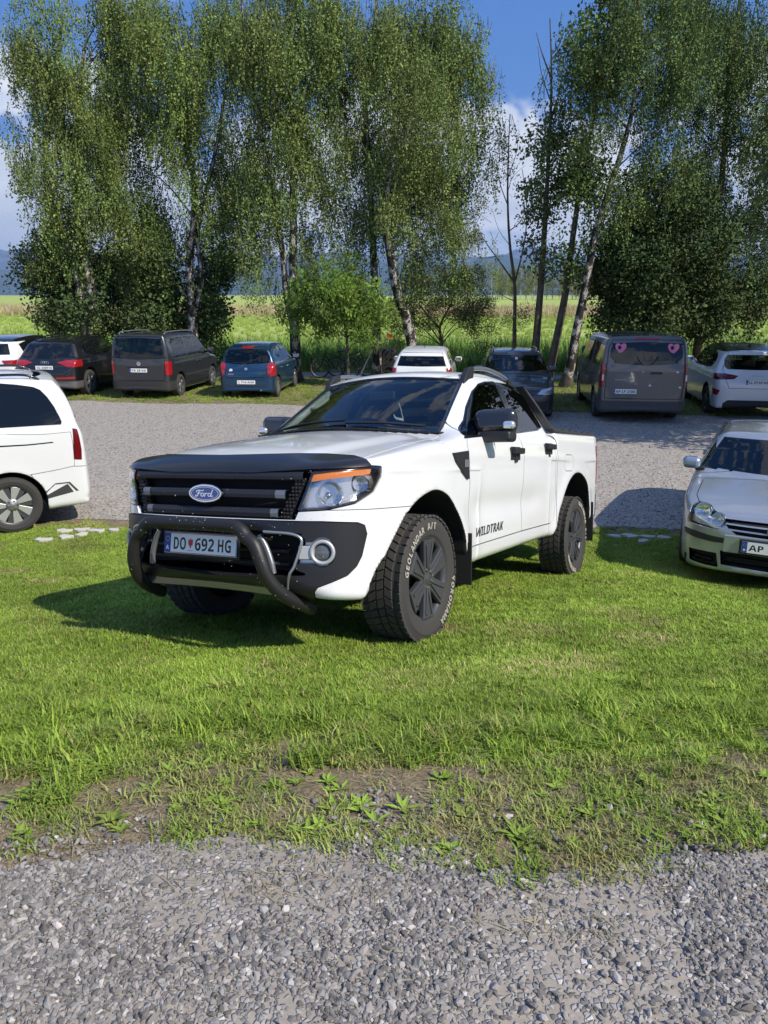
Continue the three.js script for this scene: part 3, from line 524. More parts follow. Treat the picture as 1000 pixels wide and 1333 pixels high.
  { // stone chips and dried specks on the grille, guard and bumper
    seed(78); const chips = [];
    for (let i = 0; i < 240; i++) { const z = rnd(-0.8, 0.75), y = rnd(0.45, 1.10), x = frontX(z, y, 0); if (Math.abs(z) < 0.6 && y > 0.785 && y < 0.985 && !(y > 0.893 && y < 0.94) && !(y > 0.795 && y < 0.842)) continue; const off = y > 1.045 ? 0.013 : y > 0.785 ? 0.004 : 0.0105; const r = rnd(0.0007, 0.0022); chips.push(new THREE.SphereGeometry(r, 5, 4).scale(1, rnd(0.7, 2), 1).translate(x + off, y, z)); }
    part('stone_chips', merge(chips), std([0.6, 0.6, 0.58], 0.9), root).userData.kind = 'stuff';
  }
  addPlate(root, [1.006, 0.640, -0.008], 0, 0.10, (c, w, h) => {
    c.fillStyle = '#eef1ee'; c.fillRect(0, 0, w, h); c.fillStyle = '#b3202c'; c.fillRect(0, 0, w, h * 0.03); c.fillRect(0, h * 0.97, w, h * 0.03);
    euBand(c, h, 'A'); c.fillStyle = '#10110f'; c.textBaseline = 'alphabetic'; c.textAlign = 'left';
    const put = (t, x, wd) => { c.save(); c.font = `bold ${h * 0.86}px sans-serif`; const tw = c.measureText(t).width; c.translate(x, h * 0.82); c.scale(wd / tw, 1); c.fillText(t, 0, 0); c.restore(); };
    put('DO', w * 0.125, w * 0.195); put('692', w * 0.435, w * 0.275); put('HG', w * 0.745, w * 0.20);
    c.fillStyle = '#c8202a'; c.beginPath(); const x = w * 0.378, y = h * 0.25, k = h * 0.36; c.moveTo(x - k * 0.42, y); c.lineTo(x - k * 0.2, y + k * 0.25); c.lineTo(x, y - k * 0.1); c.lineTo(x + k * 0.2, y + k * 0.25); c.lineTo(x + k * 0.42, y); c.lineTo(x + k * 0.4, y + k * 0.8); c.lineTo(x + k * 0.15, y + k); c.lineTo(x + k * 0.1, y + k * 1.3); c.lineTo(x - k * 0.1, y + k * 1.3); c.lineTo(x - k * 0.2, y + k); c.lineTo(x - k * 0.4, y + k * 0.8); c.fill();
    c.fillStyle = '#7fa9a0'; c.fillRect(w * 0.34, h * 0.84, w * 0.075, h * 0.03);
  }, 0.52, 0.115);
  part('plate_holder', box(0.012, 0.135, 0.54, 0.996, 0.636, -0.008, 0.004), MAT.plastic, root);

  // hood, doors, bed: cut along their real gaps
  const lineGap = 0.009;
  const bump = carve(skin, (x, y, z) => Math.max(y - 0.838, 0.16 - x), 0.004, 0.04); part('front_bumper', panel(bump, 0, 0.02), WHITE, root);
  const hoodShape = (x, y, z, nx, ny) => { const az = Math.abs(z), zl = mix(0.80, 0.765, clamp((0.6 - x) / 0.9)); return ny < 0.3 ? 1 : Math.max(az - zl, -0.262 - 0.30 * z * z - x, x - 1.2, 1.0 - y); };
  const hood = carve(skin, hoodShape, lineGap, 0.04);
  part('hood', panel(hood, 0, 0.02), WHITE, root);
  const noArch = (g) => (x, y, z) => Math.max(g(x, y, z), 0.02 - Math.min(archF(x, y), archR(x, y)));
  const doorF = carve(skin, sidePoly([[-0.628, 0.515], [-0.636, 0.95], [-0.61, 1.10], [-0.60, 1.22], [-0.665, 1.36], [-0.80, 1.545], [-0.98, 1.675], [-1.18, 1.742], [-1.62, 1.768], [-1.66, 1.35], [-1.715, 1.20], [-1.725, 0.55]]), lineGap, 0.04);
  const doorR = carve(skin, noArch(sidePoly([[-1.725, 0.55], [-1.715, 1.20], [-1.66, 1.35], [-1.62, 1.768], [-1.95, 1.778], [-2.2, 1.752], [-2.42, 1.60], [-2.565, 1.46], [-2.56, 1.30], [-2.57, 1.0], [-2.60, 0.80], [-2.55, 0.60], [-2.5, 0.565]])), lineGap, 0.04);
  const bed = carve(skin, (x, y, z) => x + 2.618, 0.012, 0.04);
  for (const h of halves(doorF)) part('front_door', panel(h, 0, 0.018), WHITE, root);
  for (const h of halves(doorR)) part('rear_door', panel(h, 0, 0.018), WHITE, root);
  const bedBox = { m: bed };
  const flap = carve(bedBox, (x, y, z) => (z > 0 ? 1 : Math.max(Math.abs(x + 2.97) - 0.13, Math.abs(y - 1.098) - 0.075, Math.hypot(Math.max(Math.abs(x + 2.97) - 0.08, 0), Math.max(Math.abs(y - 1.098) - 0.025, 0)) - 0.05)), 0.006, 0.03);
  part('fuel_flap', panel(flap, 0.0, 0.012), WHITE, root);
  const tail = carve(bedBox, (x, y, z) => (x > -3.95 ? 1 : Math.max(Math.abs(y - 1.08) - 0.20, 0.76 - Math.abs(z), -4.34 + 0.02 + 0 * x > 9 ? 1 : x + 4.02)), 0.004, 0.03);
  parts('tail_light', tail, 0.006, 0.02, MAT.red);
  const step = carve(bedBox, (x, y, z) => Math.max(x + 4.08, y - 0.775), 0.004, 0.03); part('rear_bumper', panel(step, 0.004, 0.02), MAT.plastic, root);
  const gate = carve(bedBox, (x, y, z) => Math.max(x + 4.16, Math.abs(z) - 0.74), 0.008, 0.03); part('tailgate', panel(gate, 0, 0.02), WHITE, root);
  part('load_bed_side', panel(bedBox.m, 0, 0.02), WHITE, root);
  part('cab_body', panel(skin.m, 0, 0.02), WHITE, root);
  // bed rail caps with tie-down bumps
  for (const s of [-1, 1]) {
    const g = [box(1.50, 0.026, 0.075, -3.38, 1.386, s * 0.825, 0.010)];
    for (let i = 0; i < 6; i++) g.push(box(0.14, 0.026, 0.06, -2.80 - i * 0.225, 1.400, s * 0.825, 0.010));
    part('bed_rail_cap', merge(g), MAT.roughPlastic, root);
  }
  part('tonneau_cover', box(1.40, 0.03, 1.50, -3.40, 1.30, 0, 0.01), MAT.roughPlastic, root);
  // sports bar behind the cab
  for (const s of [-1, 1]) {
    const shape = new THREE.Shape([[-2.20, 1.742], [-2.32, 1.712], [-2.45, 1.60], [-2.60, 1.44], [-2.72, 1.402], [-2.86, 1.398], [-2.86, 1.386], [-2.66, 1.386], [-2.575, 1.42], [-2.42, 1.585], [-2.31, 1.678]].map((p) => new THREE.Vector2(...p)));
    const g = new THREE.ExtrudeGeometry(shape, { depth: 0.055, bevelEnabled: true, bevelThickness: 0.008, bevelSize: 0.006, bevelSegments: 2 });
    const p = g.attributes.position; for (let i = 0; i < p.count; i++) { const y = p.getY(i), z = p.getZ(i); p.setZ(i, s * (mix(0.835, 0.70, clamp((y - 1.40) / 0.32)) - 0.05 + z)); }
    g.computeVertexNormals(); part('sports_bar', g, std([0.045, 0.046, 0.05], 0.5, 0.2), root);
    // roof rail
    const rz = 0.60, ry = (x) => { let a = 1.4, b = 2.0; for (let i = 0; i < 40; i++) { const m = (a + b) / 2; if (f(x, m, rz) < 0) a = m; else b = m; } return a; };
    const rl = part('roof_rail', tube([[-1.22, 0.02], [-1.27, 0.042], [-1.4, 0.054], [-1.65, 0.058], [-1.95, 0.046], [-2.12, 0.024], [-2.2, 0.0]].map(([x, h]) => [x, ry(x) + h, s * rz]), 0.017, 60, 10), std([0.36, 0.38, 0.41], 0.35, 0.8), root);
    const foot = (pts) => { const g = new THREE.ExtrudeGeometry(new THREE.Shape(pts.map(([x, h]) => new THREE.Vector2(x, ry(x) + h))), { depth: 0.03, bevelEnabled: true, bevelThickness: 0.008, bevelSize: 0.006, bevelSegments: 2 }); return g.translate(0, 0, s * rz - 0.015); };
    part('rail_foot', foot([[-1.15, -0.01], [-1.19, 0.03], [-1.24, 0.060], [-1.33, 0.066], [-1.33, 0.035], [-1.32, -0.01]]), MAT.plastic, rl); part('rail_foot', foot([[-2.10, -0.01], [-2.08, 0.03], [-2.16, 0.025], [-2.24, -0.01]]), MAT.plastic, rl);
  }
  // fender vent, handles, mirrors, script, mud flaps, wipers
  for (const s of [-1, 1]) {
    const zAt = (x, y) => { let a = 0.4, b = 1.1; for (let i = 0; i < 40; i++) { const m = (a + b) / 2; if (f(x, y, m) < 0) a = m; else b = m; } return a; };
    const shSide = (pts, d, off, mat, name, parent = root) => { const sh = new THREE.Shape(pts.map((p) => new THREE.Vector2(...p))); const g = new THREE.ExtrudeGeometry(sh, { depth: d, bevelEnabled: true, bevelThickness: 0.003, bevelSize: 0.003, bevelSegments: 2 }); const p = g.attributes.position; for (let i = 0; i < p.count; i++) p.setZ(i, s * (zAt(p.getX(i), p.getY(i)) + off + p.getZ(i))); if (s < 0) { const ix = g.index; void ix; } g.computeVertexNormals(); return part(name, g, mat, parent); };
    const v = shSide([[-0.335, 1.148], [-0.582, 1.166], [-0.592, 1.02], [-0.60, 0.985], [-0.57, 0.985], [-0.47, 1.04], [-0.38, 1.10]], 0.010, 0.0, MAT.plastic, 'fender_vent');
    part('vent_badge', box(0.075, 0.05, 0.004, -0.545, 1.085, s * (zAt(-0.545, 1.085) + 0.015), 0.0015), MAT.silver, v);
    for (const x of [-1.505, -2.365]) { const y = x > -2 ? 1.165 : 1.215, z = zAt(x, y); part('door_handle', merge([box(0.19, 0.045, 0.02, x, y + 0.02, s * (z + 0.042), 0.009), box(0.20, 0.10, 0.008, x, y, s * (z + 0.0055), 0.003), box(0.04, 0.04, 0.04, x - 0.07, y + 0.015, s * (z + 0.025), 0.008), box(0.04, 0.04, 0.04, x + 0.07, y + 0.015, s * (z + 0.025), 0.008), box(0.05, 0.05, 0.012, x - 0.01, y - 0.045, s * (z + 0.008), 0.004)]), MAT.plastic, root); }
    const m = new THREE.Group(); m.name = 'wing_mirror'; root.add(m); m.position.set(-0.965, 1.375, s * 0.95);
    const housing = new RoundedBoxGeometry(0.16, 0.175, 0.30, 5, 0.058); { const p = housing.attributes.position; for (let i = 0; i < p.count; i++) { const t = (p.getZ(i) * s) / 0.30 + 0.5; p.setX(i, p.getX(i) * mix(1.15, 0.8, t) + (p.getX(i) > 0 ? -0.02 * t : 0)); p.setY(i, p.getY(i) + 0.01 * t); } housing.computeVertexNormals(); }
    part('mirror_shell', housing, phys([0.03, 0.031, 0.034], { roughness: 0.25, metalness: 0.4, clearcoat: 1, clearcoatRoughness: 0.08 }), m);
    part('mirror_base', merge([box(0.15, 0.08, 0.30, 0.0, -0.10, -s * 0.02, 0.028), box(0.13, 0.07, 0.14, 0.03, -0.105, -s * 0.16, 0.02)]), MAT.plastic, m);
    part('mirror_indicator', box(0.06, 0.055, 0.085, 0.05, -0.025, s * 0.112, 0.022), std([0.80, 0.82, 0.84], 0.2, 0.7), m);
    part('mirror_glass', box(0.004, 0.13, 0.23, -0.096, 0, 0, 0.001), MAT.chrome, m);
    // side script
    const word = 'WILDTRAK', sc = 0.078; const g = new TextGeometry(word, { font: FONT, size: sc, depth: 0.001, curveSegments: 3 }); g.computeBoundingBox(); const bw = g.boundingBox.max.x; g.translate(-bw / 2, 0, 0);
    const p = g.attributes.position; for (let i = 0; i < p.count; i++) { const x = p.getX(i) / bw * 0.53, y = p.getY(i) * 0.82, t = x + y * 0.28; const X = -1.03 + (s < 0 ? -t : t), Y = 0.585 + y + 0.03 * (s < 0 ? t : -t) * 1.0; p.setXYZ(i, X, Y, s * (zAt(X, Y) + 0.0015 + p.getZ(i))); }
    g.computeVertexNormals(); part('side_script', g, std([0.04, 0.04, 0.045], 0.5), root);
    for (const [x, y0, y1] of [[-0.605, 0.27, 0.62], [-3.80, 0.30, 0.70]]) part('mud_flap', box(0.012, y1 - y0, 0.30, x, (y0 + y1) / 2, s * 0.775, 0.004), MAT.liner, root);
    part('sill_trim', tube([[-0.62, 0.455, s * 0.85], [-1.6, 0.482, s * 0.855], [-2.55, 0.515, s * 0.85]], 0.02, 20, 8), MAT.plastic, root);
  }
  const gl = (xb, z, lift) => { const x = xb - 0.36 * z * z; let a = 1.1, b = 1.95; for (let i = 0; i < 40; i++) { const m = (a + b) / 2; if (f(x, m, z) < 0) a = m; else b = m; } return [x, a + lift, z]; };
  part('wiper', merge([tube([gl(-0.36, 0.50, 0.02), gl(-0.385, 0.2, 0.022), gl(-0.40, -0.05, 0.02)], 0.009, 20, 6), tube([gl(-0.33, 0.60, 0.01), gl(-0.355, 0.40, 0.03), gl(-0.385, 0.2, 0.025)], 0.007, 12, 6)]), MAT.plastic, root);
  part('wiper', merge([tube([gl(-0.365, -0.08, 0.02), gl(-0.38, -0.36, 0.022), gl(-0.385, -0.62, 0.02)], 0.009, 20, 6)]), MAT.plastic, root);
  part('cowl', merge([...Array(1)].map(() => { const a = []; for (let i = 0; i < 24; i++) { const z = -0.72 + i * 0.0626; const q = gl(-0.318, z, 0.004); a.push(box(0.07, 0.012, 0.064, q[0] + 0.02, q[1] - 0.004, q[2])); } return merge(a); })), MAT.plastic, root);
  part('windscreen_band', merge((() => { const a = []; for (const s of [-1, 1]) { a.push(tube([0.0, 0.25, 0.5, 0.75, 1].map((t) => gl(mix(-0.33, -1.05, t), s * mix(0.715, 0.592, t), -0.004)), 0.010, 30, 6)); } a.push(tube([-1, -0.6, -0.2, 0.2, 0.6, 1].map((t) => gl(-1.052, t * 0.592, -0.004)), 0.010, 30, 6)); return a; })()), MAT.gloss, root);
  part('roof_aerial', new THREE.CylinderGeometry(0.004, 0.008, 0.28, 8).rotateZ(0.7).translate(-1.25, 1.90, 0.28), MAT.plastic, root);
  // cabin
  const cab = new THREE.Group(); cab.name = 'cabin'; root.add(cab);
  part('dashboard', merge([box(0.42, 0.16, 1.36, -0.62, 1.16, 0, 0.05), box(0.3, 0.30, 0.26, -0.82, 1.0, 0, 0.05)]), MAT.interior, cab);
  part('cabin_floor', box(1.9, 0.04, 1.5, -1.6, 0.62, 0), MAT.interior, cab);
  for (const s of [-1, 1]) part('door_lining', box(1.85, 0.60, 0.05, -1.55, 0.95, s * 0.80, 0.02), MAT.interior, cab);
  part('rear_wall', box(0.05, 0.75, 1.5, -2.50, 1.0, 0), MAT.interior, cab);
  part('firewall', box(0.05, 0.70, 1.5, -0.45, 0.9, 0), MAT.interior, cab);
  part('headlining', box(1.15, 0.02, 1.16, -1.75, 1.715, 0, 0.008), MAT.trimBeige, cab);
  for (const z of [-0.38, 0.38]) part('seat', merge([box(0.50, 0.16, 0.50, -1.30, 0.80, z, 0.06), box(0.16, 0.62, 0.48, -1.58, 1.12, z, 0.06).translate(0, 0, 0), box(0.10, 0.18, 0.28, -1.62, 1.50, z, 0.04)]), MAT.seat, cab);
  part('seat', merge([box(0.45, 0.15, 1.30, -2.15, 0.80, 0, 0.06), box(0.14, 0.60, 1.30, -2.38, 1.10, 0, 0.06), box(0.08, 0.16, 0.26, -2.38, 1.46, -0.4, 0.04), box(0.08, 0.16, 0.26, -2.38, 1.46, 0.4, 0.04)]), MAT.seat, cab);
  part('steering_wheel', merge([new THREE.TorusGeometry(0.185, 0.016, 10, 40).rotateY(Math.PI / 2), box(0.03, 0.06, 0.34, 0, 0, 0, 0.01), new THREE.CylinderGeometry(0.06, 0.06, 0.04, 20).rotateZ(Math.PI / 2)].map((g) => g.rotateZ(0.45).translate(-0.92, 1.21, -0.38))), MAT.plastic, cab);
  for (const s of [-1, 1]) part('pillar_trim', (tube([0.02, 0.3, 0.6, 0.95].map((t) => { const q = gl(mix(-0.40, -1.08, t), s * mix(0.70, 0.575, t), -0.05); return q; }), 0.028, 20, 8)), MAT.trimBeige, cab);
  part('grab_handle', tube([[-0.93, 1.52, 0.60], [-0.95, 1.53, 0.56], [-1.08, 1.60, 0.545], [-1.12, 1.62, 0.58]], 0.014, 20, 8), MAT.trimBeige, cab);
  part('inner_mirror', box(0.03, 0.07, 0.22, -1.02, 1.60, 0, 0.012), MAT.plastic, cab);
  // chassis pieces that show under the body
  for (const z of [-0.42, 0.42]) part('chassis_rail', box(4.6, 0.14, 0.09, -1.75, 0.46, z), MAT.liner, root);
  part('axle', merge([new THREE.CylinderGeometry(0.045, 0.045, 1.4, 12).rotateX(Math.PI / 2).translate(-3.22, 0.388, 0), new THREE.SphereGeometry(0.14, 16, 12).translate(-3.22, 0.388, 0)]), MAT.liner, root);
  part('axle', new THREE.CylinderGeometry(0.05, 0.05, 1.35, 12).rotateX(Math.PI / 2).translate(0, 0.388, 0), MAT.liner, root);
  for (const [x, s, spin, steer] of [[0, -1, 0.0, 0], [-3.22, -1, -1.55, 0], [0, 1, 0.9, 0], [-3.22, 1, 0.2, 0]]) {
    const w = makeWheel(root, { R: 0.388, W: 0.265, rimR: 0.258, spokes: 6, kind: 'pair', spokeMat: MAT.graphite, treadBlocks: 44, letters: s < 0 ? [['YOKOHAMA', 2.15, 0.95], ['GEOLANDAR A/T', -0.62, 1.5]] : null });
    w.position.set(x, 0.388, s * 0.78); w.rotation.set(0, s > 0 ? Math.PI : steer, 0); w.rotateZ(-spin);
  }
}
// ------------------------------------------------------------------ the other parked cars. Local axes: x forward, y up, z to the right; origin on the ground at mid-length
function groundY(x, z) {
  const plane = 0.652 + 0.218 * (z + 4.6946) - 0.0026 * (x + 0.517) - 0.13 * sstep(2.3, 3.5, x);
  const smin = (a, b, k) => { const h = clamp(0.5 + 0.5 * (b - a) / k); return mix(b, a, h) - k * h * (1 - h); };
  const y = smin(plane, 1.235, 0.14);
  return -smin(-y, 0.07, 0.07);
}
function makeCar(o) {
  const root = thing(o.name, o.label, o.category || 'car', o.group);
  const hd = o.heading * Math.PI / 180, fx = Math.sin(hd), fz = -Math.cos(hd);         // heading: 0 = away from the camera, positive = turning to its right
  root.position.set(o.at[0], o.at[2] ?? groundY(o.at[0], o.at[1]), o.at[1]);
  root.rotation.set(0, Math.atan2(-fz, fx), (o.pitch ?? 0) * Math.PI / 180, 'YXZ'); root.updateMatrixWorld();
  const [xf, xr] = [Math.max(...o.side.map((p) => p[0])), Math.min(...o.side.map((p) => p[0]))], w = o.width / 2, H = Math.max(...o.side.map((p) => p[1]));
  const S = gridSdf(polySdf(spline2(o.side, 5)), xr - 0.2, xf + 0.2, 0.05, H + 0.2, 0.025);
  const rr = o.rearRound ?? 1, fr = o.frontRound ?? 1;
  const ph = [[xf, 0], [xf - 0.02 * fr, 0.35 * w], [xf - 0.07 * fr, 0.62 * w], [xf - 0.17 * fr, 0.82 * w], [xf - 0.34 * fr, 0.93 * w], [xf - 0.7, 0.985 * w], [xf - 1.2, w], [0, w], [xr + 0.9, w], [xr + 0.45, 0.985 * w], [xr + 0.20 * rr, 0.94 * w], [xr + 0.08 * rr, 0.83 * w], [xr + 0.02 * rr, 0.55 * w], [xr, 0]];
  const P = gridSdf(polySdf(spline2([...ph, ...ph.slice(1, -1).reverse().map(([x, z]) => [x, -z])], 5)), xr - 0.2, xf + 0.2, -0.03, w + 0.2, 0.025);
  const tab = spline2(o.hw, 6, false), hwA = new Float32Array(200);
  for (let i = 0; i < 200; i++) { const y = i * 0.0125; let k = 0; while (k < tab.length - 2 && tab[k + 1][0] < y) k++; hwA[i] = w * mix(tab[k][1], tab[k + 1][1], clamp((y - tab[k][0]) / (tab[k + 1][0] - tab[k][0]))); }
  const hw = (y) => { const u = clamp(y / 0.0125, 0, 198.9), i = u | 0; return mix(hwA[i], hwA[i + 1], u - i); };
  const R = o.wheel.R, ax = o.axles, aR = o.archR ?? R + 0.055, aY = R + 0.01;
  const arch1 = (dx, dy) => (dy > 0 ? Math.sqrt(dx * dx + dy * dy) - aR : Math.abs(dx) - aR), arch = (x, y) => Math.min(arch1(x - ax[0], y - aY), arch1(x - ax[1], y - aY));
  const bowF = o.bowF ?? 0.28, bowR = o.bowR ?? 0.14, crown = o.crown ?? 0.07, rt = o.round ?? 0.07, belt = o.belt ?? 0.9;
  const outer = (x, y) => { const d = Math.max(arch(x, y), 0); return hw(y) + (o.flare ?? 0.012) * Math.exp(-d * d / 0.008) - (o.taper ? o.taper(x, y) : 0) + (o.crease ? 0.012 * Math.exp(-((y - o.crease) ** 2) / 0.0012) : 0); };
  const f = (x, y, z) => {
    const az = Math.abs(z), z2 = z * z, up = sstep(belt - 0.1, belt + 0.1, y);
    const bow = x > 0 ? bowF * up * sstep(0, 0.5, x) : -bowR * up * sstep(0, -0.8, x);
    const a = S(x + bow * z2, y + crown * z2);
    let d = rmax(rmax(a, (az - outer(x, y)) * 0.94, rt), P(x, az), 0.06);
    return rmax(d, -Math.max(arch(x, y), w * 0.45 - az), 0.02);
  };
  const s = o.cell ?? 0.033, skin = { m: meshSolid(f, [xr - 0.1, 0.08, -w - 0.1], [xf + 0.1, H + 0.08, w + 0.1], s) };
  const inv = root.matrixWorld.clone().invert(), e = V3(0, EYE, 0).applyMatrix4(inv);
  const hit = (u, v) => { const d = pixelRay(u, v).transformDirection(inv); let t = 3, best = 9, bt = 3; for (let i = 0; i < 300 && t < 40; i++) { const q = f(e.x + d.x * t, e.y + d.y * t, e.z + d.z * t); if (q < best) { best = q; bt = t; } if (q < 0.0005) break; t += Math.max(q * 0.65, 0.003); } return [e.x + d.x * bt, e.y + d.y * bt, e.z + d.z * bt]; };
  const solve = (g, a, b) => { for (let i = 0; i < 36; i++) { const m = (a + b) / 2; if (g(m) < 0) a = m; else b = m; } return a; };
  const c = { root, f, hit, xf, xr, w, frontX: (z, y) => solve((x) => f(x, y, z), 0.3, xf + 0.2), rearX: (z, y) => solve((x) => f(x, y, z), -0.3, xr - 0.2), zAt: (x, y) => solve((z) => f(x, y, z), 0.1, w + 0.2), topY: (x, z) => solve((y) => f(x, y, z), 0.4, H + 0.2) };
  const U = { rear: (x, z) => 0.8 * Math.abs(z) + 0.6 * (x - xr), front: (x, z) => 0.8 * Math.abs(z) + 0.6 * (xf - x) };
  // housings first, then the listed regions
  const housing = carve(skin, (x, y, z) => arch(x, y) > 0.1 ? 0.09 : Math.max(arch(x, y) - 0.010, Math.abs(z) - Math.min(outer(x, y), solve((q) => P(x, q), 0, w + 0.1)) + 0.014), 0, s * 1.5);
  for (const h of halves(housing)) for (const q of [clip(h, (x) => -x), clip(h, (x) => x)]) if (!empty(q)) part('wheel_housing', panel(q, 0, 0), MAT.liner, root);
  const under = carve(skin, (x, y, z) => Math.max(Math.abs(z) - w * 0.88, y - (o.underY ?? 0.27), x - xf + 0.25, xr + 0.25 - x)); if (!empty(under)) part('underbody', panel(under, 0, 0), MAT.liner, root);
  for (const r of o.carves) {
    let g;
    const poly = (r.px ? r.px.map((p) => { if (p.m) return p.m; const h = hit(p[0] / r.crop[2] + r.crop[0], p[1] / r.crop[2] + r.crop[1]); return r.v === 'side' ? [h[0], h[1]] : r.v === 'top' ? [h[0], Math.abs(h[2])] : [U[r.v](h[0], h[2]), h[1]]; }) : r.p);
    if (r.fn) g = r.fn(c);
    else {
      const q = polySdf(r.smooth ? spline2(poly, r.smooth) : poly);
      if (r.v === 'side') g = (x, y, z, nx, ny, nz) => (Math.abs(z) < w * 0.4 ? 1 : q(x, y));
      else if (r.v === 'top') g = (x, y, z) => (y < (r.minY ?? 0.6) ? 1 : q(x, Math.abs(z)));
      else if (r.px) { const u = U[r.v], sg = r.v === 'rear' ? 1 : -1; g = (x, y, z) => (x * sg > 0 ? 1 : q(u(x, z), y)); }
      else { const sg = r.v === 'rear' ? 1 : -1, lim = r.lim ?? 0; g = (x, y, z) => Math.max(q(Math.abs(z), y), x * sg + lim * 1); }
    }
    const got = carve(skin, g, r.gap ?? 0.004, r.fine ?? s * 1.3);
    if (empty(got)) { console.log('empty region', o.name, r.n); continue; }
    for (const h of r.whole ? [got] : halves(got)) {
      const m = part(r.n, panel(h, r.off ?? 0, r.depth ?? 0.015), r.m || o.paint, root);
      if (r.after) r.after(h, m, c);
    }
  }
  part('body', panel(skin.m, 0, 0.015), o.paint, root);
  for (const a of ax) for (const sd of [-1, 1]) { const wh = makeWheel(root, { W: 0.2, rimR: R * 0.66, ...o.wheel }); wh.position.set(a, R, sd * (w - (o.wheel.W ?? 0.2) / 2 - 0.025)); wh.rotation.set(0, sd > 0 ? Math.PI : 0, 0); wh.rotateZ(a + sd); part('axle_stub', new THREE.CylinderGeometry(0.05, 0.05, 0.3, 8).rotateX(Math.PI / 2).translate(a, R, sd * (w - 0.4)), MAT.liner, root); }
  if (o.seats) { // what shows through the glass
    const cab = new THREE.Group(); cab.name = 'cabin'; root.add(cab); const k = H / 1.5, fs = ax[0] - 1.05, rs = ax[1] + 0.35;
    part('cabin_floor', box(fs - rs + 1.5, 0.03, w * 1.5, (fs + rs) / 2, 0.36, 0), MAT.interior, cab);
    for (const z of [-0.36, 0.36]) part('seat', merge([box(0.45, 0.14, 0.46, fs + 0.2, 0.52 * k, z, 0.05), box(0.13, 0.55 * k, 0.45, fs - 0.06, 0.80 * k, z, 0.05), box(0.09, 0.17, 0.25, fs - 0.09, 1.15 * k, z, 0.035)]), MAT.seat, cab);
    part('seat', merge([box(0.45, 0.14, w * 1.35, rs + 0.2, 0.52 * k, 0, 0.05), box(0.13, 0.52 * k, w * 1.35, rs - 0.06, 0.78 * k, 0, 0.05), box(0.09, 0.14, 0.24, rs - 0.08, 1.08 * k, -0.36, 0.03), box(0.09, 0.14, 0.24, rs - 0.08, 1.08 * k, 0.36, 0.03)]), MAT.seat, cab);
    part('dashboard', box(0.4, 0.2, w * 1.45, fs + 0.85, 0.82 * k, 0, 0.06), MAT.interior, cab);
    part('steering_wheel', merge([new THREE.TorusGeometry(0.18, 0.016, 8, 28).rotateY(Math.PI / 2), box(0.03, 0.05, 0.33, 0, 0, 0, 0.01)].map((g) => g.rotateZ(0.45).translate(fs + 0.55, 0.90 * k, -0.36))), MAT.plastic, cab);
  }
  if (o.extras) o.extras(c);
  return c;
}
const carSide = (c, x, y, lift = 0.01) => [x, y, c.zAt(x, y) + lift];
function mirrors(c, x, y, mat, size = [0.13, 0.13, 0.2]) { for (const s of [-1, 1]) { const z = c.zAt(x, y), m = new THREE.Group(); m.name = 'wing_mirror'; c.root.add(m); part('mirror_shell', box(...size, x, y + 0.06, s * (z + size[2] / 2 + 0.03), Math.min(...size) * 0.42), mat, m); part('mirror_arm', box(0.06, 0.04, 0.10, x + 0.01, y, s * (z + 0.035), 0.012), MAT.plastic, m); part('mirror_glass', box(0.003, size[1] * 0.72, size[2] * 0.78, x - size[0] / 2 - 0.001, y + 0.06, s * (z + size[2] / 2 + 0.03), 0.001), MAT.chrome, m); } }
function handles(c, list, mat) { for (const s of [-1, 1]) for (const [x, y] of list) part('door_handle', box(0.2, 0.03, 0.03, x, y, s * (c.zAt(x, y) + 0.018), 0.012), mat, c.root); }
function rearPlate(c, y, draw, z = 0, tilt = 0) { return addPlate(c.root, [c.rearX(0, y) - 0.008, y, z], Math.PI, tilt, draw); }
function roofRails(c, x0, x1, z, h, mat) { for (const s of [-1, 1]) part('roof_rail', tube([0, 0.06, 0.2, 0.5, 0.8, 0.94, 1].map((t) => { const x = mix(x0, x1, t); return [x, c.topY(x, z) + (t === 0 || t === 1 ? 0 : h), s * z]; }), 0.016, 40, 8), mat, c.root); }
const hatchHW = [[0.1, 0.90], [0.3, 0.965], [0.5, 0.99], [0.7, 1.0], [0.85, 0.985], [0.95, 0.95], [1.1, 0.875], [1.3, 0.775], [1.5, 0.66], [1.7, 0.55]];
const ROW = 'cars parked in a row by the trees';
const rearBadge = (c, y, r, name, draw, mat) => { const b = part(name, new THREE.CylinderGeometry(r, r, 0.012, 28).rotateZ(Math.PI / 2).translate(c.rearX(0, y) - 0.004, y, 0), mat || MAT.chrome, c.root); if (draw) part('emblem_face', new THREE.CircleGeometry(r * 0.92, 28).rotateY(-Math.PI / 2).translate(c.rearX(0, y) - 0.0115, y, 0), textMaterial(128, 128, draw, { metalness: 0.3 }), b); return b; };
const vwFace = (c, w) => { c.fillStyle = '#2a2d33'; c.fillRect(0, 0, w, w); c.strokeStyle = '#e6e8ea'; c.lineWidth = w * 0.08; c.beginPath(); c.arc(w / 2, w / 2, w * 0.43, 0, 7); c.stroke(); c.lineWidth = w * 0.075; c.lineJoin = 'miter'; c.beginPath(); c.moveTo(w * 0.30, w * 0.14); c.lineTo(w * 0.5, w * 0.52); c.lineTo(w * 0.70, w * 0.14); c.stroke(); c.beginPath(); c.moveTo(w * 0.14, w * 0.34); c.lineTo(w * 0.36, w * 0.84); c.lineTo(w * 0.5, w * 0.56); c.lineTo(w * 0.64, w * 0.84); c.lineTo(w * 0.86, w * 0.34); c.stroke(); };
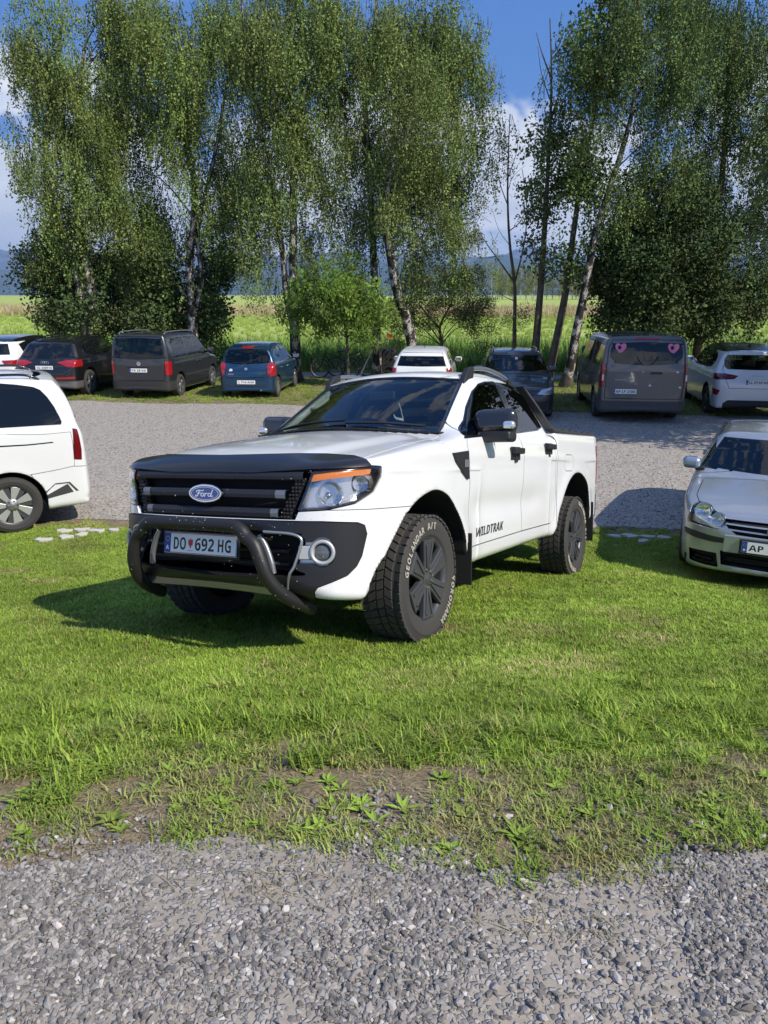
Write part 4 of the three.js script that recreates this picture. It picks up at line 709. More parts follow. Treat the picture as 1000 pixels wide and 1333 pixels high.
function cornerAt(px, z, side, heading, width, L, front = false) {     // centre of a car one of whose rear (or front) corners stands under photo column px at depth z
  const h = heading * Math.PI / 180, fx = Math.sin(h), fz = -Math.cos(h), fw = SP * 2.2 - CP * z, X = (px - 500) / FOCAL * fw, w = width / 2 * 0.93, k = front ? -L / 2 : L / 2;
  return [X + fz * w * side + fx * k, z - fx * w * side + fz * k];
}
const GL = MAT.darkGlass, GT = phys([0.30, 0.34, 0.33], { transmission: 1, thickness: 0, roughness: 0, ior: 1.52 });
// --- dark blue hatchback
{
  const heading = 5, width = 1.66;
  makeCar({ name: 'hatchback_car', label: 'dark teal blue small hatchback parked with its tail to the gravel', group: ROW, heading, width, at: cornerAt(355.6, -21.6, 1, heading, width, 3.78),
    seats: true, paint: metallic([0.013, 0.058, 0.125]), axles: [1.08, -1.36], wheel: { R: 0.295, W: 0.185, spokes: 7, kind: 'cap', spokeMat: MAT.silver }, belt: 0.92, crease: 0.72,
    side: [[1.80, 0.20], [1.88, 0.34], [1.87, 0.52], [1.80, 0.70], [1.60, 0.83], [1.22, 0.96], [0.92, 1.05], [0.35, 1.40], [-0.1, 1.49], [-0.6, 1.51], [-1.15, 1.48], [-1.52, 1.40], [-1.63, 1.33], [-1.76, 1.05], [-1.82, 0.90], [-1.87, 0.72], [-1.90, 0.50], [-1.88, 0.32], [-1.80, 0.22]], hw: hatchHW, bowR: 0.20, crown: 0.08,
    carves: [
      { n: 'rear_window', v: 'rear', p: spline2([[-1, 1.36], [0.40, 1.35], [0.55, 1.31], [0.635, 1.16], [0.62, 1.05], [0.50, 0.985], [-1, 0.975]], 4), lim: 1.2, m: GT, off: -0.004, whole: true },
      { n: 'brake_light', v: 'rear', p: [[-1, 1.435], [0.17, 1.43], [0.17, 1.375], [-1, 1.38]], lim: 1.2, m: MAT.red, whole: true, off: 0.006 },
      { n: 'tail_light', v: 'rear', p: spline2([[0.60, 0.96], [0.69, 0.985], [0.9, 0.95], [0.9, 0.72], [0.72, 0.63], [0.64, 0.66], [0.60, 0.80]], 3), lim: 1.58, m: MAT.red, off: 0.008 },
      { n: 'side_window', v: 'side', p: spline2([[0.72, 0.99], [0.30, 1.27], [-0.02, 1.375], [-0.30, 1.39], [-0.30, 0.97]], 2), m: GT, off: -0.004 },
      { n: 'side_window', v: 'side', p: [[-0.36, 0.97], [-0.36, 1.39], [-0.85, 1.37], [-1.12, 1.28], [-1.16, 1.10], [-1.05, 0.99]], m: GT, off: -0.004 },
      { n: 'windscreen', v: 'front', p: [[-1, 1.38], [0.52, 1.36], [0.66, 1.05], [-1, 1.02]], lim: 0.2, m: GT, off: -0.004, whole: true },
      { n: 'tailgate', v: 'rear', p: [[-1, 1.43], [0.48, 1.42], [0.62, 1.30], [0.66, 1.05], [0.60, 0.95], [0.58, 0.64], [0.52, 0.60], [-1, 0.59]], lim: 1.2, gap: 0.012, whole: true },
      { n: 'front_door', v: 'side', p: [[0.86, 0.30], [0.86, 0.95], [0.40, 1.30], [0.0, 1.42], [-0.33, 1.43], [-0.33, 0.30]], gap: 0.012 },
      { n: 'rear_door', v: 'side', p: [[-0.33, 0.30], [-0.33, 1.43], [-0.80, 1.42], [-1.02, 1.32], [-1.0, 0.75], [-0.88, 0.5], [-0.86, 0.30]], gap: 0.012 },
    ],
    extras: (c) => { rearPlate(c, 0.47, plainPlate('L 714 AHK', '')); mirrors(c, 0.72, 0.96, metallic([0.02, 0.10, 0.19])); handles(c, [[-0.16, 0.80], [-0.95, 0.82]], MAT.chrome);
      rearBadge(c, 0.835, 0.042, 'round_badge', (g, w) => { g.fillStyle = '#10202c'; g.fillRect(0, 0, w, w); g.strokeStyle = '#e8e8e8'; g.lineWidth = w * 0.12; g.beginPath(); g.arc(w / 2, w / 2, w * 0.36, 0, 7); g.stroke(); g.fillStyle = '#e8e8e8'; g.fillRect(0, w * 0.42, w, w * 0.16); });
      part('rear_wiper', tube([[c.rearX(0, 0.99) - 0.02, 0.965, 0.02], [c.rearX(0.12, 1.0) - 0.02, 1.0, -0.15], [c.rearX(0.3, 1.01) - 0.02, 1.01, -0.42]], 0.010, 16, 6), MAT.plastic, c.root);
      part('round_sticker', new THREE.CircleGeometry(0.05, 20).rotateY(-Math.PI / 2).translate(c.rearX(-0.43, 0.79) - 0.004, 0.79, -0.43), std([0.8, 0.8, 0.78], 0.6), c.root);
      part('tail_script', textPlate('MICRA', 0.17, 0.03, '#cfd3d6').rotateY(-Math.PI / 2).translate(c.rearX(-0.43, 0.69) - 0.004, 0.69, -0.43), textPlate.last, c.root);
      part('exhaust', new THREE.CylinderGeometry(0.025, 0.025, 0.15, 12).rotateZ(Math.PI / 2).translate(-1.84, 0.25, 0.42), MAT.satin, c.root); } });
}
function textPlate(text, w, h, color) { textPlate.last = new THREE.MeshStandardMaterial({ roughness: 0.4, metalness: 0.5, transparent: true, alphaTest: 0.4, map: (() => { const t = canvasTexture(512, Math.round(512 * h / w), (c, W, H) => { c.clearRect(0, 0, W, H); c.fillStyle = color; c.font = `bold ${H * 1.1}px sans-serif`; c.textAlign = 'center'; c.textBaseline = 'alphabetic'; const tw = c.measureText(text).width; c.translate(W / 2, H * 0.9); c.scale(W * 0.98 / tw, 1); c.fillText(text, 0, 0); }); return t; })() }); return new THREE.PlaneGeometry(w, h); }
// --- grey small van
{
  const heading = 7.5, width = 1.79, P = metallic([0.050, 0.052, 0.056]);
  makeCar({ name: 'small_van', label: 'dark grey boxy family van with roof rails between the black SUV and the blue hatchback', category: 'van', group: ROW, heading, width, at: cornerAt(218.5, -21.5, 1, heading, width, 4.40),
    seats: true, paint: P, axles: [1.33, -1.35], wheel: { R: 0.318, W: 0.195, spokes: 5, kind: 'five', spokeMat: MAT.silver }, belt: 1.05, crease: 0.95, round: 0.08, rearRound: 0.7,
    side: [[2.10, 0.22], [2.19, 0.36], [2.18, 0.55], [2.12, 0.75], [1.95, 0.90], [1.5, 1.03], [1.22, 1.12], [0.66, 1.58], [0.35, 1.72], [-0.2, 1.78], [-1.2, 1.80], [-1.95, 1.78], [-2.07, 1.70], [-2.13, 1.35], [-2.16, 1.0], [-2.19, 0.6], [-2.20, 0.36], [-2.12, 0.25]],
    hw: [[0.1, 0.92], [0.35, 0.97], [0.6, 0.995], [0.9, 1.0], [1.05, 0.985], [1.2, 0.955], [1.5, 0.88], [1.75, 0.80], [1.9, 0.72]], bowR: 0.05, crown: 0.05,
    carves: [
      { n: 'rear_window', v: 'rear', p: spline2([[-1, 1.66], [0.58, 1.65], [0.64, 1.60], [0.72, 1.20], [0.70, 1.13], [-1, 1.12]], 3), lim: 1.6, m: GT, off: -0.003, whole: true },
      { n: 'tail_light', v: 'rear', p: [[0.745, 1.05], [0.745, 0.68], [1.0, 0.66], [1.0, 1.04]], lim: 1.93, m: MAT.red, off: 0.008 },
      { n: 'rear_bumper', v: 'rear', p: [[-1, 0.50], [1.2, 0.50], [1.2, 0.1], [-1, 0.1]], lim: 1.55, m: MAT.roughPlastic, off: 0.012, whole: true },
      { n: 'side_window', v: 'side', p: spline2([[1.05, 1.13], [0.66, 1.46], [0.42, 1.60], [0.12, 1.63], [0.12, 1.12]], 2), m: GT, off: -0.004 },
      { n: 'side_window', v: 'side', p: [[0.04, 1.12], [0.04, 1.64], [-0.75, 1.66], [-0.75, 1.13]], m: GT, off: -0.003 },
      { n: 'side_window', v: 'side', p: [[-0.82, 1.13], [-0.82, 1.66], [-1.72, 1.64], [-1.80, 1.20], [-1.72, 1.14]], m: GT, off: -0.003 },
      { n: 'windscreen', v: 'front', p: [[-1, 1.62], [0.60, 1.58], [0.74, 1.16], [-1, 1.14]], lim: 0.4, m: GT, off: -0.004, whole: true },
      { n: 'side_moulding', v: 'side', p: [[0.98, 0.60], [0.98, 0.55], [-0.95, 0.55], [-0.95, 0.60]], m: MAT.roughPlastic, off: 0.012 },
      { n: 'tailgate', v: 'rear', p: [[-1, 1.73], [0.62, 1.71], [0.69, 1.60], [0.735, 1.15], [0.735, 0.66], [0.70, 0.525], [-1, 0.52]], lim: 1.6, gap: 0.012, whole: true },
      { n: 'front_door', v: 'side', p: [[1.02, 0.32], [1.06, 1.05], [0.62, 1.55], [0.40, 1.66], [0.08, 1.69], [0.08, 0.32]], gap: 0.012 },
      { n: 'sliding_door', v: 'side', p: [[0.08, 0.32], [0.08, 1.69], [-0.80, 1.70], [-0.80, 0.95], [-0.92, 0.62], [-0.93, 0.32]], gap: 0.012 },
    ],
    extras: (c) => { rearPlate(c, 0.80, plainPlate('FR 28 KD', 'D'), -0.02); mirrors(c, 0.92, 1.12, MAT.plastic, [0.14, 0.17, 0.2]); handles(c, [[0.22, 0.92], [-0.05, 0.92]], P); roofRails(c, -1.85, 0.35, 0.66, 0.06, MAT.silver);
      rearBadge(c, 0.985, 0.058, 'round_badge', vwFace); part('plate_shelf', box(0.03, 0.03, 0.62, c.rearX(0, 0.885) - 0.006, 0.885, -0.02, 0.01), MAT.gloss, c.root);
      part('rear_reflector', box(0.01, 0.03, 0.3, c.rearX(0.6, 0.35) - 0.014, 0.35, 0.60, 0.004), MAT.red, c.root); } });
}
// --- black SUV
{
  const heading = 6, width = 1.88, P = paint([0.006, 0.006, 0.007]);
  makeCar({ name: 'suv_car', label: 'black SUV with chrome window trim and red lamps beside the grey family van', group: ROW, heading, width, at: cornerAt(96, -21.8, 1, heading, width, 4.63),
    paint: P, axles: [1.42, -1.39], wheel: { R: 0.365, W: 0.235, spokes: 5, kind: 'five', spokeMat: MAT.silver }, belt: 1.05, crease: 0.92,
    side: [[2.2, 0.28], [2.30, 0.42], [2.30, 0.62], [2.22, 0.86], [2.0, 0.98], [1.5, 1.06], [1.15, 1.12], [0.45, 1.52], [0.05, 1.63], [-0.5, 1.655], [-1.2, 1.62], [-1.75, 1.53], [-1.84, 1.48], [-2.05, 1.22], [-2.16, 1.05], [-2.25, 0.85], [-2.31, 0.60], [-2.29, 0.42], [-2.2, 0.30]],
    hw: [[0.1, 0.9], [0.35, 0.96], [0.6, 0.99], [0.85, 1.0], [1.0, 0.98], [1.1, 0.945], [1.3, 0.85], [1.5, 0.74], [1.7, 0.64]], bowR: 0.16, archR: 0.43,
    carves: [
      { n: 'rear_window', v: 'rear', p: spline2([[-1, 1.46], [0.52, 1.45], [0.60, 1.40], [0.70, 1.16], [0.66, 1.11], [-1, 1.10]], 3), lim: 1.5, m: GL, off: -0.003, whole: true },
      { n: 'tail_light', v: 'rear', p: [[0.34, 0.985], [0.62, 1.05], [1.0, 1.06], [1.0, 0.86], [0.70, 0.86], [0.50, 0.93]], lim: 1.80, m: MAT.red, off: 0.006 },
      { n: 'rear_reflector', v: 'rear', p: [[0.34, 0.53], [0.84, 0.54], [0.84, 0.60], [0.34, 0.59]], lim: 1.9, m: MAT.red, off: 0.008 },
      { n: 'rear_bumper', v: 'rear', p: [[-1, 0.47], [1.2, 0.47], [1.2, 0.1], [-1, 0.1]], lim: 1.75, m: std([0.13, 0.13, 0.135], 0.5, 0.3), off: 0.010, whole: true },
      { n: 'window_trim', v: 'side', p: [[1.05, 1.13], [0.42, 1.46], [0.02, 1.55], [-0.6, 1.565], [-1.2, 1.52], [-1.52, 1.40], [-1.50, 1.16], [-1.1, 1.125]], m: MAT.chrome, off: 0.003 },
      { n: 'windscreen', v: 'front', p: [[-1, 1.54], [0.56, 1.50], [0.74, 1.17], [-1, 1.14]], lim: 0.3, m: GL, off: -0.004, whole: true },
      { n: 'tailgate', v: 'rear', p: [[-1, 1.55], [0.56, 1.53], [0.76, 1.12], [0.86, 1.08], [0.86, 0.84], [0.60, 0.64], [-1, 0.63]], lim: 1.5, gap: 0.010, whole: true },
      { n: 'front_door', v: 'side', p: [[0.98, 0.40], [1.0, 1.08], [0.40, 1.50], [0.0, 1.59], [-0.20, 1.60], [-0.20, 0.40]], gap: 0.010 },
      { n: 'rear_door', v: 'side', p: [[-0.20, 0.40], [-0.20, 1.60], [-0.9, 1.585], [-1.12, 1.5], [-1.08, 0.95], [-0.95, 0.60], [-0.93, 0.40]], gap: 0.010 },
    ],
    extras: (c) => {
      for (const s of [-1, 1]) for (const p of [[[0.98, 1.145], [0.40, 1.445], [0.02, 1.53], [-0.20, 1.535], [-0.20, 1.14]], [[-0.26, 1.14], [-0.26, 1.535], [-0.6, 1.545], [-0.98, 1.52], [-0.98, 1.145]], [[-1.03, 1.15], [-1.03, 1.51], [-1.2, 1.49], [-1.47, 1.385], [-1.46, 1.19]]]) { const g = new THREE.ShapeGeometry(new THREE.Shape(p.map((q) => new THREE.Vector2(...q)))); const a = g.attributes.position; for (let i = 0; i < a.count; i++) a.setZ(i, s * (c.zAt(a.getX(i), a.getY(i)) + 0.008)); g.computeVertexNormals(); part('side_window', g, GL, c.root); }
      rearPlate(c, 0.845, plainPlate('SG 348916', '')); mirrors(c, 0.95, 1.12, P, [0.14, 0.15, 0.2]); handles(c, [[-0.05, 0.98], [-0.95, 1.0]], P); roofRails(c, -1.5, 0.25, 0.58, 0.04, MAT.gloss);
      for (let i = 0; i < 4; i++) part('ring_emblem', new THREE.TorusGeometry(0.036, 0.007, 8, 24).rotateY(Math.PI / 2).translate(c.rearX(0, 0.985) - 0.008, 0.985, (i - 1.5) * 0.052), MAT.chrome, c.root); } });
}
// --- white SUV at the end of the row
{
  const heading = 6, width = 1.85, P = paint([0.78, 0.79, 0.78]);
  makeCar({ name: 'suv_car', label: 'white SUV with a black roof beyond the black SUV', group: ROW, heading, width, at: cornerAt(17, -22.6, 1, heading, width, 4.5),
    paint: P, axles: [1.36, -1.35], wheel: { R: 0.35, W: 0.22, spokes: 5, spokeMat: MAT.silver }, belt: 1.05,
    side: [[2.15, 0.26], [2.24, 0.42], [2.22, 0.66], [2.1, 0.90], [1.5, 1.04], [1.12, 1.10], [0.45, 1.50], [0.0, 1.62], [-0.6, 1.64], [-1.4, 1.60], [-1.80, 1.52], [-2.02, 1.20], [-2.15, 1.0], [-2.22, 0.7], [-2.22, 0.42], [-2.12, 0.28]], hw: [[0.1, 0.9], [0.35, 0.96], [0.6, 0.99], [0.85, 1.0], [1.0, 0.98], [1.1, 0.945], [1.3, 0.85], [1.5, 0.74], [1.7, 0.64]], archR: 0.42,
    carves: [
      { n: 'roof', v: 'top', p: [[0.35, -1], [0.35, 1], [-1.9, 1], [-1.9, -1]], minY: 1.49, m: MAT.gloss, whole: true, gap: 0.004 },
      { n: 'rear_window', v: 'rear', p: [[-1, 1.45], [0.56, 1.44], [0.68, 1.14], [-1, 1.10]], lim: 1.5, m: GL, off: -0.003, whole: true },
      { n: 'tail_light', v: 'rear', p: [[0.5, 0.98], [1.0, 1.0], [1.0, 0.82], [0.6, 0.84]], lim: 1.8, m: MAT.red, off: 0.006 },
      { n: 'side_window', v: 'side', p: [[1.0, 1.13], [0.42, 1.44], [0.0, 1.52], [-0.9, 1.52], [-1.55, 1.42], [-1.52, 1.18], [-1.1, 1.12]], m: GL, off: -0.003 },
      { n: 'windscreen', v: 'front', p: [[-1, 1.50], [0.56, 1.46], [0.74, 1.16], [-1, 1.13]], lim: 0.3, m: GL, off: -0.004, whole: true },
      { n: 'wheel_cladding', v: 'side', p: [[2.1, 0.5], [-2.1, 0.5], [-2.1, 0.2], [2.1, 0.2]], m: MAT.roughPlastic, off: 0.008 },
    ], extras: (c) => { mirrors(c, 0.95, 1.12, P); rearPlate(c, 0.80, plainPlate('B 527 KL', 'A')); } });
}
// --- grey transporter with hearts
{
  const heading = 7, width = 1.98, P = metallic([0.15, 0.148, 0.148], { roughness: 0.5 });
  makeCar({ name: 'passenger_van', label: 'grey tall passenger van with two pink heart stickers on its rear window', category: 'van', group: ROW, heading, width, at: cornerAt(783.5, -17.5, -1, heading, width, 4.97),
    paint: P, axles: [1.48, -1.45], wheel: { R: 0.335, W: 0.215, spokes: 8, kind: 'cap', spokeMat: MAT.satin }, belt: 1.25, round: 0.10, rearRound: 0.8, crease: 1.08,
    side: [[2.40, 0.26], [2.49, 0.45], [2.46, 0.75], [2.36, 0.98], [2.1, 1.12], [1.72, 1.22], [1.0, 1.74], [0.70, 1.88], [0.2, 1.94], [-1.0, 1.97], [-2.18, 1.95], [-2.34, 1.88], [-2.42, 1.4], [-2.45, 1.0], [-2.48, 0.6], [-2.48, 0.38], [-2.4, 0.28]],
    hw: [[0.1, 0.93], [0.4, 0.975], [0.7, 0.995], [1.0, 1.0], [1.2, 0.985], [1.5, 0.93], [1.8, 0.875], [2.0, 0.80]], bowR: 0.04, crown: 0.05,
    carves: [
      { n: 'brake_light', v: 'rear', p: [[-1, 1.905], [0.26, 1.90], [0.26, 1.855], [-1, 1.86]], lim: 2, m: MAT.red, off: 0.01, whole: true },
      { n: 'rear_window', v: 'rear', p: spline2([[-1, 1.80], [0.66, 1.78], [0.74, 1.74], [0.79, 1.52], [0.70, 1.40], [0.52, 1.33], [-1, 1.325]], 3), lim: 1.9, m: GL, off: -0.003, whole: true },
      { n: 'tail_light', v: 'rear', p: [[0.86, 1.33], [1.2, 1.40], [1.2, 0.82], [0.88, 0.80]], lim: 2.22, m: MAT.red, off: 0.01 },
      { n: 'rear_bumper', v: 'rear', p: [[-1, 0.50], [1.2, 0.50], [1.2, 0.1], [-1, 0.1]], lim: 2.0, m: std([0.075, 0.075, 0.076], 0.55, 0.1), off: 0.02, whole: true },
      { n: 'side_window', v: 'side', p: [[1.52, 1.27], [1.0, 1.62], [0.72, 1.72], [0.45, 1.72], [0.45, 1.25]], m: GL, off: -0.003 },
      { n: 'side_window', v: 'side', p: [[0.36, 1.25], [0.36, 1.74], [-0.72, 1.76], [-0.72, 1.25]], m: GL, off: -0.003 },
      { n: 'side_window', v: 'side', p: [[-0.82, 1.25], [-0.82, 1.76], [-2.05, 1.74], [-2.10, 1.36], [-2.02, 1.26]], m: GL, off: -0.003 },
      { n: 'windscreen', v: 'front', p: [[-1, 1.78], [0.66, 1.74], [0.84, 1.28], [-1, 1.26]], lim: 0.5, m: GL, off: -0.004, whole: true },
      { n: 'tailgate', v: 'rear', p: [[-1, 1.87], [0.74, 1.85], [0.82, 1.70], [0.845, 1.30], [0.85, 0.56], [-1, 0.55]], lim: 2.1, gap: 0.012, whole: true },
      { n: 'front_door', v: 'side', p: [[1.45, 0.35], [1.56, 1.2], [1.0, 1.68], [0.7, 1.79], [0.40, 1.80], [0.40, 0.35]], gap: 0.012 },
      { n: 'sliding_door', v: 'side', p: [[0.40, 0.35], [0.40, 1.80], [-0.78, 1.82], [-0.78, 0.35]], gap: 0.012 },
    ],
    extras: (c) => { rearPlate(c, 0.72, plainPlate('AP LP 2100', 'D'), -0.42); mirrors(c, 1.45, 1.3, MAT.plastic, [0.14, 0.26, 0.22]); handles(c, [[0.55, 1.05], [0.2, 1.05]], MAT.plastic);
      const rx = (z, y) => c.rearX(z, y);
      for (const s of [-1, 1]) { // pink heart stickers
        const sh = new THREE.Shape(); const k = 0.115; sh.moveTo(0, -k); sh.bezierCurveTo(-k * 1.5, -k * 0.05, -k * 1.15, k * 1.05, -k * 0.45, k * 0.9); sh.bezierCurveTo(-k * 0.15, k * 0.85, 0, k * 0.6, 0, k * 0.5); sh.bezierCurveTo(0, k * 0.6, k * 0.15, k * 0.85, k * 0.45, k * 0.9); sh.bezierCurveTo(k * 1.15, k * 1.05, k * 1.5, -k * 0.05, 0, -k);
        const hole = new THREE.Path(); hole.absellipse(-0.025, 0.012, 0.038, 0.045, 0, Math.PI * 2); sh.holes.push(hole);
        part('heart_sticker', new THREE.ShapeGeometry(sh, 16).rotateY(-Math.PI / 2).rotateX(0).translate(rx(s * 0.57, 1.68) - 0.012, 1.675, s * 0.57), std([0.75, 0.22, 0.42], 0.55), c.root);
      }
      for (const z of [-0.06, 0.10]) part('rear_wiper', tube([[rx(z, 1.31) - 0.02, 1.31, z], [rx(z, 1.40) - 0.02, 1.40, z - 0.09 * Math.sign(z) * -1], [rx(z, 1.50) - 0.02, 1.50, z + 0.14 * Math.sign(z)]], 0.008, 10, 5), MAT.plastic, c.root);
      part('tailgate_handle', box(0.03, 0.05, 0.26, rx(0.25, 1.14) - 0.01, 1.135, 0.24, 0.012), MAT.gloss, c.root); part('lock_disc', new THREE.CylinderGeometry(0.03, 0.03, 0.015, 16).rotateZ(Math.PI / 2).translate(rx(0, 1.16) - 0.006, 1.165, -0.05), MAT.satin, c.root);
      part('tail_script', textPlate('TOURNEO', 0.28, 0.045, '#a9adb0').rotateY(-Math.PI / 2).translate(rx(-0.5, 0.98) - 0.012, 0.98, -0.52), textPlate.last, c.root);
      for (const [z, y] of [[0.12, 0.86], [0.70, 1.16], [0.78, 0.82]]) part('small_sticker', box(0.002, 0.04, 0.05, rx(z, y) - 0.004, y, z), std([0.75, 0.76, 0.78], 0.5), c.root);
      for (const s of [-1, 1]) part('rear_reflector', box(0.01, 0.03, 0.2, rx(s * 0.7, 0.42) - 0.024, 0.42, s * 0.70, 0.004), MAT.red, c.root);
      for (const s of [-1, 1]) part('lamp_lens', box(0.015, 0.14, 0.05, rx(s * 0.9, 1.02) - 0.012, 1.02, s * 0.905, 0.005), std([0.8, 0.78, 0.76], 0.2), c.root); } });
}
// --- white crossover on the right
{
  const heading = 10, width = 1.88, P = metallic([0.80, 0.79, 0.78], { metalness: 0.1 });
  makeCar({ name: 'crossover_car', label: 'white crossover with red tail lamps parked beside the grey passenger van', group: ROW, heading, width, at: cornerAt(934, -18.1, -1, heading, width, 4.61),
    seats: true, paint: P, axles: [1.38, -1.33], wheel: { R: 0.345, W: 0.225, spokes: 5, spokeMat: MAT.graphite }, belt: 1.03, crease: 0.90,
    side: [[2.2, 0.26], [2.30, 0.42], [2.28, 0.66], [2.15, 0.86], [1.8, 0.98], [1.2, 1.10], [0.5, 1.50], [0.1, 1.63], [-0.5, 1.67], [-1.2, 1.64], [-1.82, 1.55], [-1.90, 1.50], [-2.08, 1.18], [-2.16, 1.05], [-2.26, 0.85], [-2.30, 0.6], [-2.29, 0.42], [-2.2, 0.28]],
    hw: [[0.1, 0.9], [0.35, 0.96], [0.6, 0.99], [0.85, 1.0], [1.0, 0.98], [1.1, 0.945], [1.3, 0.85], [1.5, 0.74], [1.7, 0.64]], archR: 0.41, bowR: 0.18,
    carves: [
      { n: 'roof', v: 'top', p: [[0.42, -1], [0.42, 1], [-1.72, 1], [-1.72, -1]], minY: 1.52, m: MAT.gloss, whole: true },
      { n: 'rear_window', v: 'rear', p: [[-1, 1.47], [0.62, 1.46], [0.70, 1.36], [0.70, 1.20], [0.64, 1.14], [-1, 1.12]], lim: 1.5, m: GT, off: -0.003, whole: true },
      { n: 'tail_light', v: 'rear', p: [[0.42, 1.0], [0.52, 0.93], [1.0, 0.90], [1.0, 1.04], [0.70, 1.045]], lim: 1.9, m: MAT.redDark, off: 0.008 },
      { n: 'rear_reflector', v: 'rear', p: [[0.80, 0.66], [0.95, 0.70], [0.95, 0.58], [0.85, 0.54]], lim: 1.85, m: MAT.red, off: 0.006 },
      { n: 'diffuser', v: 'rear', p: [[-1, 0.44], [0.62, 0.44], [0.72, 0.36], [0.72, 0.2], [-1, 0.2]], lim: 1.9, m: MAT.roughPlastic, off: 0.004, whole: true },
      { n: 'side_window', v: 'side', p: spline2([[1.02, 1.12], [0.48, 1.42], [0.05, 1.53], [-0.5, 1.55], [-1.1, 1.50], [-1.48, 1.36], [-1.46, 1.20], [-1.1, 1.12]], 2), m: GT, off: -0.003 },
      { n: 'windscreen', v: 'front', p: [[-1, 1.54], [0.58, 1.50], [0.76, 1.16], [-1, 1.13]], lim: 0.3, m: GT, off: -0.004, whole: true },
      { n: 'tailgate', v: 'rear', p: [[-1, 1.58], [0.6, 1.56], [0.74, 1.15], [0.72, 1.05], [0.70, 0.92], [0.62, 0.72], [-1, 0.71]], lim: 1.5, gap: 0.010, whole: true },
      { n: 'front_door', v: 'side', p: [[0.98, 0.40], [1.02, 1.08], [0.42, 1.48], [0.0, 1.58], [-0.18, 1.59], [-0.18, 0.40]], gap: 0.010 },
      { n: 'rear_door', v: 'side', p: [[-0.18, 0.40], [-0.18, 1.59], [-0.9, 1.57], [-1.1, 1.48], [-1.05, 0.95], [-0.92, 0.60], [-0.90, 0.40]], gap: 0.010 },
    ],
    extras: (c) => { rearPlate(c, 0.86, plainPlate('LL 0110 NE', 'D')); mirrors(c, 0.95, 1.1, P, [0.14, 0.15, 0.2]); handles(c, [[-0.02, 0.95], [-0.88, 0.97]], P);
      part('exhaust', new THREE.CylinderGeometry(0.045, 0.045, 0.16, 16).rotateZ(Math.PI / 2).translate(c.rearX(-0.6, 0.34) + 0.05, 0.33, -0.60), MAT.chrome, c.root);
      part('tail_script', textPlate('KUGA', 0.3, 0.04, '#b9bcc0').rotateY(-Math.PI / 2).translate(c.rearX(0, 1.0) - 0.006, 1.0, 0), textPlate.last, c.root);
      part('roof_fin', box(0.16, 0.06, 0.03, -1.2, c.topY(-1.2, 0) + 0.02, 0, 0.012), MAT.gloss, c.root); } });
}
// --- small white hatchback seen over the pickup
{
  const heading = 7, width = 1.64, P = paint([0.78, 0.79, 0.77]);
  makeCar({ name: 'hatchback_car', label: 'small white hatchback showing its roof and rear window above the pickup roof', group: ROW, heading, width, at: cornerAt(587, -19.6, 1, heading, width, 3.7),
    seats: true, paint: P, axles: [1.1, -1.28], wheel: { R: 0.29, W: 0.18, spokes: 6, kind: 'cap', spokeMat: MAT.silver }, belt: 0.98,
    side: [[1.75, 0.20], [1.84, 0.36], [1.82, 0.6], [1.70, 0.78], [1.45, 0.90], [1.0, 1.0], [0.40, 1.40], [0.0, 1.48], [-0.5, 1.50], [-1.2, 1.47], [-1.58, 1.40], [-1.66, 1.32], [-1.80, 1.02], [-1.84, 0.8], [-1.86, 0.5], [-1.82, 0.3], [-1.72, 0.22]], hw: hatchHW, bowR: 0.12,
    carves: [
      { n: 'rear_window', v: 'rear', p: [[-1, 1.33], [0.55, 1.32], [0.62, 1.08], [-1, 1.06]], lim: 1.2, m: GT, off: -0.003, whole: true },
      { n: 'tail_light', v: 'rear', p: [[0.64, 1.03], [1.0, 1.05], [1.0, 0.78], [0.66, 0.78]], lim: 1.55, m: MAT.red, off: 0.006 },
      { n: 'side_window', v: 'side', p: [[0.75, 1.03], [0.35, 1.30], [0.0, 1.37], [-0.35, 1.38], [-0.35, 1.02]], m: GT, off: -0.003 },
      { n: 'side_window', v: 'side', p: [[-0.42, 1.02], [-0.42, 1.38], [-1.0, 1.36], [-1.22, 1.27], [-1.24, 1.08]], m: GT, off: -0.003 },
      { n: 'windscreen', v: 'front', p: [[-1, 1.38], [0.50, 1.36], [0.64, 1.06], [-1, 1.04]], lim: 0.2, m: GT, off: -0.003, whole: true },
      { n: 'tailgate', v: 'rear', p: [[-1, 1.41], [0.52, 1.40], [0.63, 1.06], [0.62, 0.62], [-1, 0.6]], lim: 1.2, gap: 0.010, whole: true },
    ], extras: (c) => { mirrors(c, 0.72, 1.02, P); rearPlate(c, 0.7, plainPlate('FK 318 BM', 'A')); part('roof_aerial', new THREE.CylinderGeometry(0.006, 0.010, 0.14, 8).translate(-0.9, c.topY(-0.9, 0) + 0.06, 0.02), MAT.plastic, c.root); } });
}
